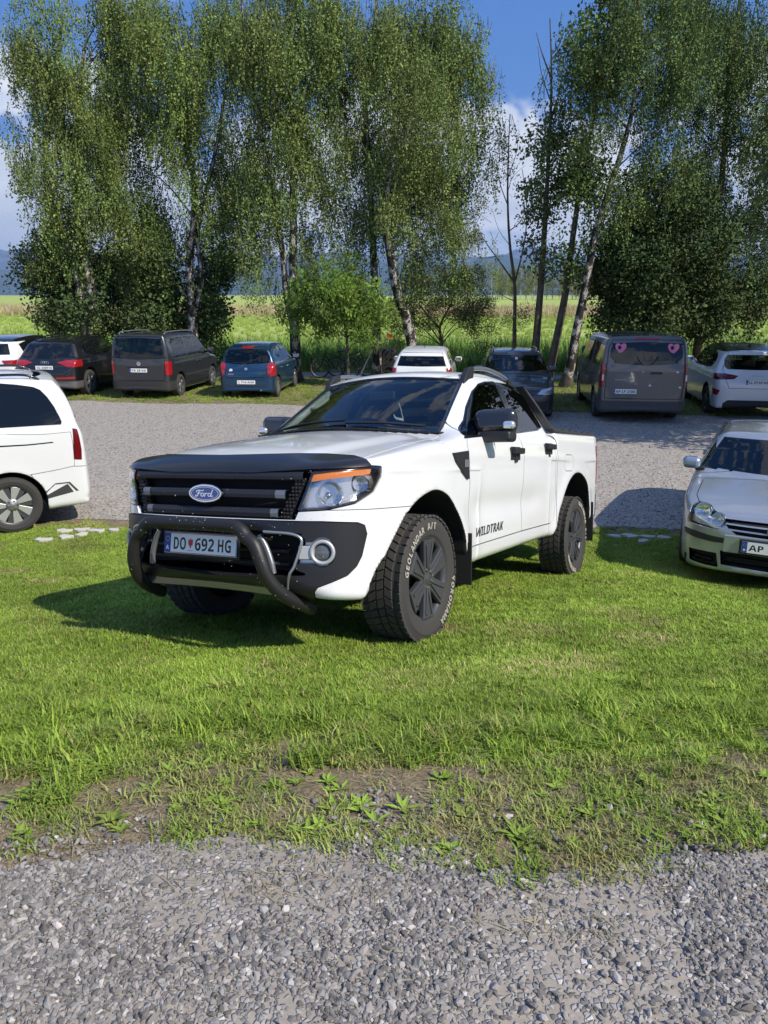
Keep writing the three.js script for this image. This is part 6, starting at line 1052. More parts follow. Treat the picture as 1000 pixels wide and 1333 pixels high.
// a tapering, slightly bent limb through points
function limbGeometry(pts, r0, r1, rad = 8, seg = 0, rough = 0.12) {
  const c = new THREE.CatmullRomCurve3(pts), n = seg || Math.max(6, pts.length * 5), pos = [], nor = [], uv = [], idx = [], L = c.getLength(), fr = c.computeFrenetFrames(n);
  for (let i = 0; i <= n; i++) { const t = i / n, p = c.getPointAt(t), r = mix(r0, r1, Math.pow(t, 0.85)); for (let j = 0; j <= rad; j++) { const a = j / rad * Math.PI * 2, k = 1 + rough * (vnoise(j % rad * 1.7 + r0 * 90, t * L * 3, 5) - 0.5), o = fr.normals[i].clone().multiplyScalar(Math.cos(a)).addScaledVector(fr.binormals[i], Math.sin(a)); pos.push(p.x + o.x * r * k, p.y + o.y * r * k, p.z + o.z * r * k); nor.push(o.x, o.y, o.z); uv.push(j / rad, t * L / 1.6); } }
  for (let i = 0; i < n; i++) for (let j = 0; j < rad; j++) { const a = i * (rad + 1) + j, b = a + rad + 1; idx.push(a, a + 1, b, a + 1, b + 1, b); }
  const g = new THREE.BufferGeometry(); g.setAttribute('position', new THREE.Float32BufferAttribute(pos, 3)); g.setAttribute('normal', new THREE.Float32BufferAttribute(nor, 3)); g.setAttribute('uv', new THREE.Float32BufferAttribute(uv, 2)); g.setIndex(idx); return g;
}
const birchTex = noiseTexture(256, (u, v) => { const d = tfbm(u, v * 1, 6, 4, 140), h = tnoise(u, v, 8, 150) * 0.5 + tnoise(u, v * 1, 48, 151) * 0.5, k = sstep(0.42, 0.60, d * 0.7 + h * 0.42); const w = 0.62 + 0.16 * tnoise(u, v, 32, 152); return [mix(w, 0.17, k), mix(w * 0.97, 0.15, k), mix(w * 0.92, 0.13, k)]; }, true);
const barkTex = noiseTexture(256, (u, v) => { const d = tfbm(u, v, 10, 5, 160), w = 0.20 + 0.25 * d; return [w * 1.05, w * 0.95, w * 0.82]; }, true);
const BARK = { birch: std(0xffffff, 0.9, 0, { map: birchTex, bumpMap: birchTex, bumpScale: -0.01 }), dark: std(0xffffff, 0.95, 0, { map: barkTex, bumpMap: barkTex, bumpScale: 0.02 }) };
const LEAF = { birch: leafMat(), alder: leafMat(), walnut: leafMat([1, 1, 1], 0.5), fruit: leafMat() };
/* tree: trunks = polylines of [photo x, photo y, radius m] at depth z (first point stands on the ground); blobs = crown masses [photo x, photo y, half width px, half height px, clusters] */
function tree(o) {
  seed(o.seed);
  const root = thing(o.name, o.label, 'tree', o.group), z = o.z, mpp = (SP * 2 - CP * z) / FOCAL;
  const first = o.trunks[0][0], baseX = pixelAtDepth(first[0], first[1], z).x, base = V3(baseX, groundY(baseX, z), z);
  root.position.copy(base);
  const L = (u, v, dz = 0) => { const p = pixelAtDepth(u, v, z + dz); return p.sub(base); };
  const trunkPts = [];
  o.trunks.forEach((t, k) => {
    const pts = t.map(([u, v], i) => { const p = L(u, v, (t[i][3] ?? 0)); if (i === 0 && k === 0) p.set(0, -0.1, 0); return p; }), cv = new THREE.CatmullRomCurve3(pts);
    part('trunk', limbGeometry(pts, t[0][2], t[t.length - 1][2], 12, t.length * 8), BARK[o.bark || 'birch'], root);
    if (k === 0) part('root_flare', limbGeometry([V3(0, -0.12, 0), V3(0, 0.12, 0), pts[0].clone().lerp(pts[1], 0.12).setY(0.35)], t[0][2] * 1.7, t[0][2] * 0.97, 12, 8, 0.3), BARK.dark, root);
    for (let i = 0; i <= 30; i++) trunkPts.push(cv.getPointAt(i / 30));
  });
  const clusters = [], depth = o.depth ?? 1;
  for (const [u, v, hw, hh, n, bright = 1] of (o.blobs || []).map((q) => [q[0], q[1], q[2], q[3], Math.max(2, Math.round(q[4] * (o.thin ?? 0.96))), q[5]])) { // boughs gather in clumps, so that the sky shows between them
    const m = Math.max(2, Math.round(n / 5)), subs = [...Array(m)].map(() => rdir().multiplyScalar(Math.pow(rnd(), 0.42)));
    for (let i = 0; i < n; i++) { const d = subs[i % m].clone(), p = L(u + d.x * hw, v - d.y * hh); p.z += d.z * hw * mpp * depth; const j = rdir().multiplyScalar(0.68 * Math.pow(rnd(), 0.5)); j.y *= 1.35; p.add(j); clusters.push([p, bright]); }
  }
  // limbs reach for a share of the clusters
  const want = Math.min(o.limbs ?? 16, clusters.length);
  for (let i = 0; i < want; i++) {
    const c = clusters[Math.floor(i * clusters.length / want)][0]; let best = null, bd = 1e9;
    for (const t of trunkPts) { const d = Math.hypot(t.x - c.x, t.z - c.z) * 0.9 + Math.abs(t.y - (c.y - 0.5 * Math.hypot(t.x - c.x, t.z - c.z) - 0.3)); if (t.y > 1.0 && d < bd) { bd = d; best = t; } }
    if (!best || best.distanceTo(c) < 0.5) continue;
    const m = best.clone().lerp(c, 0.5); m.y += 0.12 * best.distanceTo(c); m.x += rnd(-0.2, 0.2); const l = best.distanceTo(c);
    part('limb', limbGeometry([best, m, c], clamp(l * 0.014, 0.018, 0.06), 0.006, 6, 10), BARK[o.limbBark || o.bark || 'birch'], root);
  }
  for (const l of o.bare || []) part('limb', limbGeometry(l.slice(1).map(([u, v, dz]) => L(u, v, dz || 0)), l[0], l[0] * 0.3, 6, 14), BARK[o.bark || 'birch'], root);
  const kind = o.leaves || 'birch', geos = boughSet(kind, o.per ?? 9, o.rad ?? 0.55, o.droop ?? 1.1), lists = geos.map(() => []), base3 = (o.color || [0.085, 0.115, 0.028]).map((v) => v * 1.95);
  for (const [c, b] of clusters) { const t = rnd(0.75, 1.25) * b, warm = rnd(-0.12, 0.12), k = (o.size ?? 1) * rnd(0.8, 1.2); lists[Math.floor(rnd() * geos.length)].push([c, yaw(rnd(0, 6.28)), k, lin(base3[0] * t * (1 + warm), base3[1] * t, base3[2] * t)]); }
  lists.forEach((l, i) => { if (l.length) { const m = instanced(geos[i], LEAF[kind], l); m.name = 'crown'; lit(m); m.userData = { kind: 'stuff' }; root.add(m); } });
  return root;
}
const LINE = 'birches in the row behind the cars';
tree({ name: 'birch_tree', label: 'thick leaning birch with a dense crown behind the black SUV', group: LINE, seed: 11, z: -26.5, bark: 'birch', limbBark: 'dark', limbs: 26, trunks: [[[116, 452, 0.20], [108, 400, 0.19], [96, 340, 0.17], [78, 300, 0.14], [66, 262, 0.11], [60, 200, 0.08], [70, 120, 0.06], [80, 30, 0.04]], [[112, 430, 0.16], [118, 380, 0.13], [104, 300, 0.10], [100, 180, 0.08], [110, 60, 0.05]]],
  blobs: [[90, 60, 72, 85, 60], [60, 170, 48, 80, 34], [130, 180, 70, 90, 60], [75, 250, 36, 40, 16], [130, 285, 50, 50, 22, 0.9], [150, 20, 60, 60, 34], [35, 230, 18, 20, 5], [35, 50, 24, 24, 6], [85, 310, 30, 30, 8], [160, 260, 50, 60, 22]], color: [0.086, 0.120, 0.032] });
tree({ name: 'birch_tree', label: 'white barked birch rising behind the grey family van', group: LINE, seed: 12, z: -27, limbs: 28, trunks: [[[252, 455, 0.19], [250, 400, 0.18], [247, 340, 0.165], [253, 280, 0.15], [252, 230, 0.12], [228, 150, 0.09], [214, 90, 0.07], [205, 10, 0.045]], [[258, 400, 0.10], [262, 360, 0.09], [258, 300, 0.08], [280, 200, 0.06], [300, 80, 0.04]]],
  blobs: [[215, 60, 75, 90, 70], [190, 180, 70, 90, 60], [270, 150, 60, 100, 60], [275, 255, 60, 46, 26], [195, 280, 50, 45, 24, 0.95], [290, 40, 55, 60, 40], [200, 325, 30, 30, 10, 0.9], [290, 300, 30, 34, 10], [170, 340, 36, 32, 12, 0.9]] , color: [0.086, 0.119, 0.030] });
tree({ name: 'birch_tree', label: 'birch with twin dark stems beside the blue hatchback', group: LINE, seed: 13, z: -26, limbs: 26, trunks: [[[386, 492, 0.19], [384, 440, 0.17], [382, 370, 0.15], [382, 280, 0.12], [381, 180, 0.10], [377, 80, 0.07], [375, -20, 0.05]], [[383, 430, 0.12], [374, 390, 0.11], [368, 330, 0.10], [352, 240, 0.085], [338, 160, 0.07], [322, 70, 0.05], [314, -10, 0.04]]],
  blobs: [[345, 50, 60, 80, 56], [390, 90, 50, 100, 52], [340, 170, 50, 80, 44], [385, 220, 45, 60, 34], [330, 260, 45, 50, 20], [410, 10, 40, 50, 26], [405, 295, 26, 34, 10], [330, 310, 30, 30, 9], [345, 350, 16, 22, 4]], color: [0.084, 0.116, 0.031] });
tree({ name: 'birch_tree', label: 'tall straight birch behind the bicycles', group: LINE, seed: 14, z: -26.5, limbs: 28, trunks: [[[491, 492, 0.17], [490, 430, 0.155], [487, 350, 0.14], [484, 270, 0.12], [478, 190, 0.10], [477, 120, 0.085], [486, 50, 0.06], [492, -20, 0.045]]],
  blobs: [[470, 50, 60, 80, 56], [525, 60, 60, 75, 56], [455, 160, 48, 80, 40], [520, 170, 55, 70, 48], [450, 270, 40, 55, 20], [500, 260, 40, 50, 22], [580, 40, 45, 60, 36], [590, 130, 35, 50, 22], [555, 240, 40, 40, 20], [430, 60, 40, 70, 30], [445, 315, 26, 28, 8], [590, 210, 36, 50, 16], [620, 60, 26, 50, 12]], color: [0.088, 0.119, 0.033] });
tree({ name: 'birch_tree', label: 'leaning white birch with mottled trunk above the small white hatchback', group: LINE, seed: 15, z: -25.5, limbs: 18, trunks: [[[545, 470, 0.21], [532, 425, 0.19], [519, 385, 0.17], [508, 330, 0.14], [503, 285, 0.12], [508, 230, 0.10], [530, 160, 0.07], [560, 80, 0.05]]],
  blobs: [[545, 120, 55, 70, 34], [560, 200, 55, 60, 30], [515, 300, 42, 40, 16], [580, 280, 36, 46, 13], [610, 190, 26, 40, 8], [560, 320, 36, 28, 12], [600, 330, 26, 22, 6], [530, 350, 26, 24, 7]], color: [0.088, 0.119, 0.033], bare: [[0.02, [560, 240], [600, 262], [640, 290]], [0.02, [545, 180], [590, 200], [615, 230]]] });
// bushes round the foot of the birches
tree({ name: 'bush', label: 'dark dense bush spreading behind the black SUV', seed: 21, z: -27.5, thin: 0.85, bark: 'dark', leaves: 'alder', limbs: 10, per: 12, rad: 0.5, trunks: [[[110, 455, 0.09], [104, 420, 0.07], [95, 385, 0.05]]], blobs: [[85, 350, 40, 34, 34], [130, 365, 60, 44, 44], [105, 405, 75, 28, 34], [190, 350, 45, 60, 40], [70, 408, 30, 18, 8, 1.3], [175, 405, 40, 30, 24]], color: [0.040, 0.058, 0.020], droop: 0.9 });
tree({ name: 'bush', label: 'leafy bush below the white barked birch', seed: 22, z: -28, thin: 0.8, bark: 'dark', leaves: 'alder', limbs: 8, per: 12, rad: 0.5, trunks: [[[222, 455, 0.08], [224, 420, 0.06], [228, 380, 0.05]]], blobs: [[215, 380, 40, 55, 40], [285, 390, 28, 45, 26], [240, 430, 55, 25, 26], [290, 350, 30, 30, 12]], color: [0.042, 0.066, 0.02] });
tree({ name: 'walnut_tree', label: 'young bright green tree with large leaves over the bicycles', seed: 23, z: -24.5, thin: 0.66, bark: 'dark', leaves: 'walnut', limbs: 14, per: 8, rad: 0.30, trunks: [[[452, 500, 0.06], [453, 470, 0.055], [450, 430, 0.045], [440, 390, 0.03], [432, 350, 0.018]]], blobs: [[432, 372, 36, 30, 26], [410, 365, 22, 26, 12], [455, 395, 34, 34, 28], [420, 415, 38, 30, 26], [465, 425, 24, 26, 12], [395, 395, 18, 24, 6]], color: [0.10, 0.162, 0.026], droop: 0.9 });
tree({ name: 'fruit_tree', label: 'small round fruit tree behind the small white hatchback', seed: 24, z: -27.5, thin: 0.9, bark: 'dark', leaves: 'fruit', limbs: 14, per: 9, rad: 0.34, trunks: [[[575, 472, 0.075], [575, 445, 0.07], [573, 425, 0.06], [585, 400, 0.04], [595, 375, 0.02]], [[573, 428, 0.045], [558, 412, 0.035], [545, 395, 0.02]]], blobs: [[575, 380, 44, 24, 34], [545, 405, 28, 26, 20], [610, 400, 30, 24, 22], [628, 420, 18, 20, 8], [530, 425, 16, 18, 5], [585, 362, 30, 12, 12]], color: [0.055, 0.075, 0.026] });
tree({ name: 'bare_tree', label: 'thin nearly leafless tree carrying a round mistletoe clump', seed: 25, z: -26, thin: 1, bark: 'dark', leaves: 'fruit', limbs: 0, per: 8, rad: 0.3, trunks: [[[670, 468, 0.085], [670, 420, 0.08], [670, 370, 0.07], [664, 320, 0.055], [661, 260, 0.04], [662, 200, 0.025], [664, 148, 0.012]]],
  blobs: [[670, 412, 10, 14, 3], [640, 200, 26, 30, 3, 1.2], [625, 250, 22, 24, 2, 1.2]], bare: [[0.035, [670, 368], [650, 340], [632, 315], [622, 300]], [0.03, [671, 365], [682, 320], [686, 275], [680, 220]], [0.02, [664, 300], [676, 290], [690, 262]], [0.02, [662, 270], [650, 235], [645, 200]], [0.016, [662, 230], [672, 200], [676, 170]], [0.02, [670, 392], [655, 385], [648, 378]], [0.014, [645, 334], [630, 336], [616, 334]], [0.012, [664, 320], [650, 300], [640, 270]], [0.012, [661, 250], [668, 230], [684, 215]]], color: [0.07, 0.09, 0.03] });
{ // mistletoe ball hanging in the bare tree
  seed(61); const t = thing('mistletoe', 'yellow green mistletoe ball in the branches of the bare tree', 'plant'), c = pixelAtDepth(613, 311, -26); t.position.copy(c);
  const l = []; for (let i = 0; i < 46; i++) l.push([rdir().multiplyScalar(0.38 * Math.pow(rnd(), 0.5)), new THREE.Quaternion().setFromEuler(new THREE.Euler(rnd(0, 6), rnd(0, 6), rnd(0, 6))), rnd(0.7, 1.0), lin(0.15, 0.15, 0.028)]);
  const m = instanced(SPRAYS.fruit[0], LEAF.fruit, l); m.name = 'foliage'; m.userData = { kind: 'stuff' }; t.add(lit(m)); part('stem', limbGeometry([V3(0, 0, 0), V3(0.10, 0.14, 0), V3(0.26, 0.30, 0)], 0.02, 0.012, 6), BARK.dark, t);
}
tree({ name: 'dead_topped_tree', label: 'dark slender tree with a bare forked top', seed: 26, z: -25.5, thin: 0.9, bark: 'dark', leaves: 'alder', limbs: 6, per: 7, rad: 0.4, trunks: [[[695, 474, 0.15], [700, 420, 0.14], [705, 360, 0.125], [709, 300, 0.11], [713, 230, 0.09], [717, 150, 0.06], [718, 90, 0.04], [716, 24, 0.015]]], blobs: [[705, 275, 18, 30, 10], [712, 180, 20, 20, 7], [735, 200, 20, 30, 8], [702, 250, 14, 16, 3]], bare: [[0.03, [717, 100], [706, 70], [698, 42]], [0.025, [717, 72], [726, 62], [733, 44]], [0.03, [715, 160], [728, 120], [733, 88]], [0.02, [716, 130], [705, 95], [700, 60]]], color: [0.05, 0.075, 0.022] });
tree({ name: 'alder_tree', label: 'leaning dark trunk with scattered foliage beside the dead topped tree', seed: 27, z: -25.2, bark: 'dark', leaves: 'alder', limbs: 18, per: 7, rad: 0.5, trunks: [[[713, 480, 0.15], [727, 430, 0.14], [738, 370, 0.125], [747, 300, 0.11], [758, 230, 0.09], [770, 170, 0.07], [776, 100, 0.05], [780, 20, 0.03]]], blobs: [[770, 80, 36, 60, 26], [750, 200, 30, 40, 14], [790, 30, 40, 40, 20], [735, 345, 24, 14, 8], [765, 240, 26, 30, 10, 1.3], [745, 250, 22, 40, 8, 1.3]], color: [0.06, 0.088, 0.024] });
tree({ name: 'birch_tree', label: 'leaning slim birch with spotted bark beside the grey passenger van', group: LINE, seed: 28, z: -24.6, limbBark: 'dark', limbs: 26, per: 8, rad: 0.55, trunks: [[[738, 494, 0.17], [751, 430, 0.155], [763, 370, 0.14], [776, 300, 0.12], [792, 250, 0.105], [810, 195, 0.09], [824, 140, 0.07], [830, 70, 0.05], [832, 0, 0.035]]], blobs: [[830, 60, 60, 80, 40], [795, 150, 44, 50, 16], [865, 160, 46, 70, 26], [790, 255, 36, 40, 10, 1.3], [845, 10, 70, 50, 32], [880, 90, 44, 60, 24], [770, 60, 40, 60, 14]], color: [0.062, 0.092, 0.026] });
tree({ name: 'alder_tree', label: 'broad dark many stemmed tree behind the grey passenger van', seed: 29, z: -25.5, thin: 0.75, bark: 'dark', leaves: 'alder', limbs: 26, per: 13, rad: 0.6, trunks: [[[838, 480, 0.14], [842, 430, 0.13], [848, 380, 0.11], [852, 320, 0.08], [846, 260, 0.05]], [[842, 440, 0.08], [820, 390, 0.07], [800, 340, 0.04]], [[845, 410, 0.08], [880, 360, 0.06], [905, 320, 0.04]]], blobs: [[830, 340, 60, 55, 66], [880, 370, 60, 60, 60], [800, 410, 40, 45, 34], [860, 430, 60, 35, 36], [845, 275, 45, 40, 34], [905, 300, 36, 50, 28], [930, 400, 36, 44, 26], [965, 390, 30, 40, 16], [790, 330, 30, 34, 14]], color: [0.034, 0.052, 0.017] });
tree({ name: 'alder_tree', label: 'tall leafy tree rising behind the white crossover', seed: 30, z: -26.5, bark: 'dark', limbs: 28, per: 8, rad: 0.6, trunks: [[[905, 480, 0.17], [915, 400, 0.16], [928, 320, 0.14], [938, 250, 0.12], [944, 180, 0.10], [948, 110, 0.08], [958, 40, 0.05], [965, -20, 0.04]]], blobs: [[950, 60, 70, 80, 60], [900, 130, 50, 60, 36], [980, 160, 45, 70, 36], [920, 230, 50, 50, 34], [970, 270, 40, 40, 18], [890, 40, 50, 60, 34], [1000, 60, 50, 80, 34], [930, 330, 40, 40, 22], [985, 330, 34, 30, 14], [985, 240, 34, 50, 16], [900, 220, 46, 50, 18], [865, 250, 36, 50, 12]], color: [0.056, 0.085, 0.024] });
// further trees outside the picture to the right: their shade lies over the right end of the row
tree({ name: 'alder_tree', label: 'broad tree beyond the end of the row shading the crossover and passenger van', seed: 31, z: -14.6, thin: 1, bark: 'dark', leaves: 'alder', limbs: 18, per: 12, rad: 0.65, size: 1.25, trunks: [[[1340, 560, 0.2], [1345, 400, 0.18], [1350, 250, 0.15], [1350, 100, 0.10]]], blobs: [[1340, 120, 250, 170, 110], [1200, 220, 130, 110, 46], [1480, 200, 120, 110, 36]], color: [0.05, 0.075, 0.022] });
tree({ name: 'bush', label: 'dense hedge bush at the far end of the car park mirrored in the pickup windows', seed: 32, z: -13, bark: 'dark', leaves: 'alder', limbs: 6, per: 12, rad: 0.65, size: 1.2, thin: 1, trunks: [[[1500, 590, 0.1], [1500, 520, 0.08], [1500, 440, 0.05]]], blobs: [[1480, 440, 150, 120, 60], [1640, 430, 120, 120, 40]], color: [0.045, 0.066, 0.02] });
// ------------------------------------------------------------------ grass, weeds, reeds, loose stones
{
  seed(900);
  const bladeMat = phys([1, 1, 1], { roughness: 0.7, side: THREE.DoubleSide, specularIntensity: 0.35, vertexColors: true });
  const tuft = (n, h, spread, wid, lean, flat = 0) => { const pos = []; for (let i = 0; i < n; i++) { const a = rnd(0, 6.283), r = spread * Math.sqrt(rnd()), x = r * Math.cos(a), z = r * Math.sin(a), b = rnd(0, 6.283), l = lean * rnd(0.3, 1.3), H = h * rnd(0.55, 1.15), w = wid * rnd(0.7, 1.2), dx = Math.cos(b) * l, dz = Math.sin(b) * l, sx = -Math.sin(b) * w / 2, sz = Math.cos(b) * w / 2; const P = (t, k) => [x + dx * t * t * H + sx * k, H * (t - 0.35 * l * t * t) * (1 - flat), z + dz * t * t * H + sz * k]; const A = P(0, 1), B = P(0, -1), C = P(0.5, 0.9), D = P(0.5, -0.9), E = P(1, 0); pos.push(...A, ...B, ...C, ...B, ...D, ...C, ...C, ...D, ...E); } return soup(pos); };
  const slope = (x, z) => { const e = 0.12, n = V3(groundAt(x - e, z) - groundAt(x + e, z), 2 * e, groundAt(x, z - e) - groundAt(x, z + e)).normalize(); return new THREE.Quaternion().setFromUnitVectors(V3(0, 1, 0), n); };
  const field = (name, label, geos, count, pick, colour, scale) => {
    const lists = geos.map(() => []); let made = 0, tries = 0;
    while (made < count && tries < count * 14) { tries++; const p = pick(); if (!p || !seen(p[0], groundAt(p[0], p[1]) + 0.1, p[1], 1.15)) continue; made++; lists[Math.floor(rnd() * geos.length)].push([V3(p[0], groundAt(p[0], p[1]) - 0.004, p[1]), slope(p[0], p[1]).multiply(yaw(rnd(0, 6.283))), scale(p), colour(p)]); }
    lists.forEach((l, i) => { if (l.length) stuff(instanced(geos[i], bladeMat, l), numbered(name), label, 'grass'); });
  };
  const turf = [tuft(16, 0.032, 0.035, 0.0036, 0.9), tuft(16, 0.037, 0.03, 0.0036, 0.8), tuft(14, 0.028, 0.04, 0.0042, 1.2)];
  const long = [tuft(16, 0.095, 0.035, 0.0055, 1.3), tuft(14, 0.115, 0.03, 0.005, 1.1), tuft(18, 0.08, 0.045, 0.006, 1.5)];
  // a round patch of many tufts, every blade with its own tone
  const patch = (src, n, R, k0 = 0.75, k1 = 1.3) => { const pos = [], nor = [], col = [], M = new THREE.Matrix4(), p = V3(), v = V3(); for (let i = 0; i < n; i++) { const a = rnd(0, 6.283), r = R * Math.sqrt(rnd()), k = rnd(k0, k1); M.compose(V3(r * Math.cos(a), 0, r * Math.sin(a)), yaw(rnd(0, 6.283)), V3(k, k * rnd(0.8, 1.2), k)); const g = src[Math.floor(rnd() * src.length)], P = g.attributes.position, N = g.attributes.normal, b = rnd(0.82, 1.18); let t = 1, w = 1, dry = 0; for (let j = 0; j < P.count; j++) { if (j % 9 === 0) { t = b * rnd(0.75, 1.25); w = rnd(0.9, 1.15); dry = rnd() < 0.05 ? 1 : 0; } p.fromBufferAttribute(P, j).applyMatrix4(M); v.fromBufferAttribute(N, j).transformDirection(M); pos.push(p.x, p.y, p.z); nor.push(v.x, v.y, v.z); col.push(t * w * (dry ? 1.7 : 1), t, t * (dry ? 3 : 1)); } } const g = new THREE.BufferGeometry(); g.setAttribute('position', new THREE.Float32BufferAttribute(pos, 3)); g.setAttribute('normal', new THREE.Float32BufferAttribute(nor, 3)); g.setAttribute('color', new THREE.Float32BufferAttribute(col, 3)); return g; };
  const turfP = [...Array(6)].map(() => patch(turf, 135, 0.20)), turfS = [...Array(4)].map(() => patch(turf, 9, 0.06)), longP = [...Array(4)].map(() => patch(long, 7, 0.07, 0.55, 1.2)), vergeP = [...Array(4)].map(() => patch(long, 26, 0.36, 0.6, 1.1));
  const green = (p, k = 1, dry = 0) => { const n = fbm(p[0] * 1.1, p[1] * 1.1, 3, 33), m = fbm(p[0] * 5, p[1] * 5, 2, 37), t = k * (0.75 + 0.5 * n) * rnd(0.75, 1.25), d = clamp(dry + (m - 0.62) * 1.2 + (rnd() < 0.04 ? 0.7 : 0)); return lin(mix(0.242, 0.38, d) * t, mix(0.36, 0.335, d) * t, mix(0.05, 0.14, d) * t); };
  const rough = (x, z) => sstep(-3.35, -2.55, z + 0.25 * (fbm(x * 1.5, z * 1.5, 3, 41) - 0.5));    // uncut grass toward the road
  // even cover: patches on a jittered grid, single tufts to soften every edge
  const edgeIn = (x, z) => Math.min(roadEdge(x) - 0.60 - 0.30 * (fbm(x * 2.5, z * 2.5, 3, 42) - 0.5) - z, z - lotNear(x) - 0.12);
  const lawnCells = []; for (let z = -2.0; z > -10; z -= 0.23) for (let x = -7; x < 7; x += 0.23) { const X = x + rnd(-0.1, 0.1), Z = z + rnd(-0.1, 0.1); if (edgeIn(X, Z) > 0.16 && seen(X, groundAt(X, Z), Z, 1.25)) lawnCells.push([X, Z]); }
  let at = 0; const next = (cells) => () => cells[at++ % cells.length];
  at = 0; field('lawn_grass', 'short green grass of the bank', turfP, lawnCells.length, next(lawnCells), (p) => green(p, 1.0, sstep(-8.4, -9.4, p[1]) * 0.3), (p) => V3(1, 1, 1).multiplyScalar(rnd(0.9, 1.15)));
  field('lawn_edge_grass', 'short grass thinning out at the gravel', turfS, 420, () => { const z = -rnd(1.9, 9.9), x = rnd(-1, 1) * (1.3 - z * 0.62), e = edgeIn(x, z); return e > -0.06 && e < 0.3 ? [x, z] : null; }, (p) => green(p, 1.0, 0.2), () => rnd(0.7, 1.2));
  field('rough_grass', 'longer uncut grass along the road edge', longP, 240, () => { const z = -rnd(1.9, 3.6), x = rnd(-1, 1) * (1.3 - z * 0.62); const e = z - roadEdge(x); if (e > -0.1) return null; const den = rough(x, z) * sstep(0.34, 0.82, -e + 0.30 * (fbm(x * 3, z * 3, 3, 43) - 0.5)); return rnd() < den ? [x, z] : null; }, (p) => green(p, 0.95, 0.25 * sstep(-2.3, -1.9, p[1])), () => rnd(0.6, 1.2));
  field('sparse_grass', 'thin dry grass where the gravel begins', turf, 1000, () => { const x = rnd(-1.9, 1.9), z = roadEdge(x) - Math.pow(rnd(), 0.9) * 0.68 + 0.05; return fbm(x * 4, z * 4, 3, 45) > 0.44 ? [x, z] : null; }, (p) => green(p, 0.9, 0.5), () => rnd(0.7, 1.6));
  const vergeCells = []; for (let z = -17; z > -31; z -= 0.42) for (let x = -16; x < 15; x += 0.42) { const X = x + rnd(-0.2, 0.2), Z = z + rnd(-0.2, 0.2); if (Z < lotFar(X) - 0.1 && Z > rowZ(X, -30.2) && Math.abs(Z - rowZ(X, -28.3)) > 1.0 && seen(X, 0, Z, 1.1)) vergeCells.push([X, Z]); }
  at = 0; field('verge_grass', 'grass strip under the parked row of cars', vergeP, vergeCells.length, next(vergeCells), (p) => green(p, 0.95, 0.12), () => rnd(0.7, 1.1));
  // broad-leaved weeds in the turf
  const weed = (n, R, wid) => { const pos = []; for (let i = 0; i < n; i++) { const a = i / n * 6.283 + rnd(-0.3, 0.3), d = V3(Math.cos(a), rnd(0.15, 0.6), Math.sin(a)).normalize(); leaf(pos, V3(0, 0.005, 0), d, V3(0, 1, 0).addScaledVector(d, -d.y).normalize(), R * rnd(0.7, 1.2), wid * rnd(0.8, 1.2)); } return soup(pos); };
  field('broadleaf_weeds', 'dock and plantain leaves in the grass edge', [weed(7, 0.05, 0.022), weed(9, 0.036, 0.018), weed(5, 0.06, 0.018)], 230, () => { const z = -rnd(1.8, 3.4), x = rnd(-1, 1) * (1.3 - z * 0.62); if (z > roadEdge(x) - 0.03) return null; return fbm(x * 1.8, z * 1.8, 3, 47) > 0.5 ? [x, z] : null; }, (p) => green(p, 0.8), () => rnd(0.6, 1.2));
  // reeds and tall meadow grass beyond the path
  const reed = [tuft(10, 1.25, 0.16, 0.030, 0.35), tuft(9, 1.4, 0.18, 0.026, 0.25), tuft(12, 1.0, 0.2, 0.034, 0.5)];
  const reedP = [...Array(5)].map(() => patch(reed, 16, 0.75, 0.7, 1.15));
  const reedList = (step, zA, zB, col, sc) => { const l = reedP.map(() => []); for (let z = -zA; z > -zB; z -= step) { const w = -z * 0.58 + 2; for (let x = -w; x < w; x += step) { const X = x + rnd(-0.5, 0.5) * step, Z = rowZ(X, z + rnd(-0.5, 0.5) * step); if (!seen(X, 0.5, Z, 1.08)) continue; const k = sc(X, Z); l[Math.floor(rnd() * 5)].push([V3(X, groundY(X, Z), Z), yaw(rnd(0, 6.28)), V3(k, k * rnd(0.65, 1.15), k), col(X, Z)]); } } return l; };
  const meadowCol = (x, z) => { const t = rnd(0.75, 1.25), n = fbm(x * 0.15, z * 0.15, 3, 51); return lin((0.27 + 0.10 * n) * t, (0.41 + 0.08 * n) * t, 0.095 * t); };
  reedList(0.85, 29.8, 40, (x, z) => { const t = rnd(0.8, 1.2); return lin(0.18 * t, 0.32 * t, 0.065 * t); }, () => rnd(0.65, 1.0)).forEach((l, i) => stuff(instanced(reedP[i], bladeMat, l), numbered('reeds'), 'tall green reeds beyond the footpath', 'reeds'));
  reedList(1.3, 36, 100, meadowCol, () => 0.36).forEach((l, i) => stuff(instanced(reedP[i], bladeMat, l), numbered('meadow_grass'), 'tall yellow green grass of the wide meadow', 'grass'));
  reedList(2.2, 100, 150, (x, z) => { const t = rnd(0.8, 1.2); return lin(0.44 * t, 0.40 * t, 0.20 * t); }, () => 1.1).forEach((l, i) => stuff(instanced(reedP[i], bladeMat, l), numbered('dry_reed_bed'), 'tan band of dry reeds across the meadow', 'reeds'));
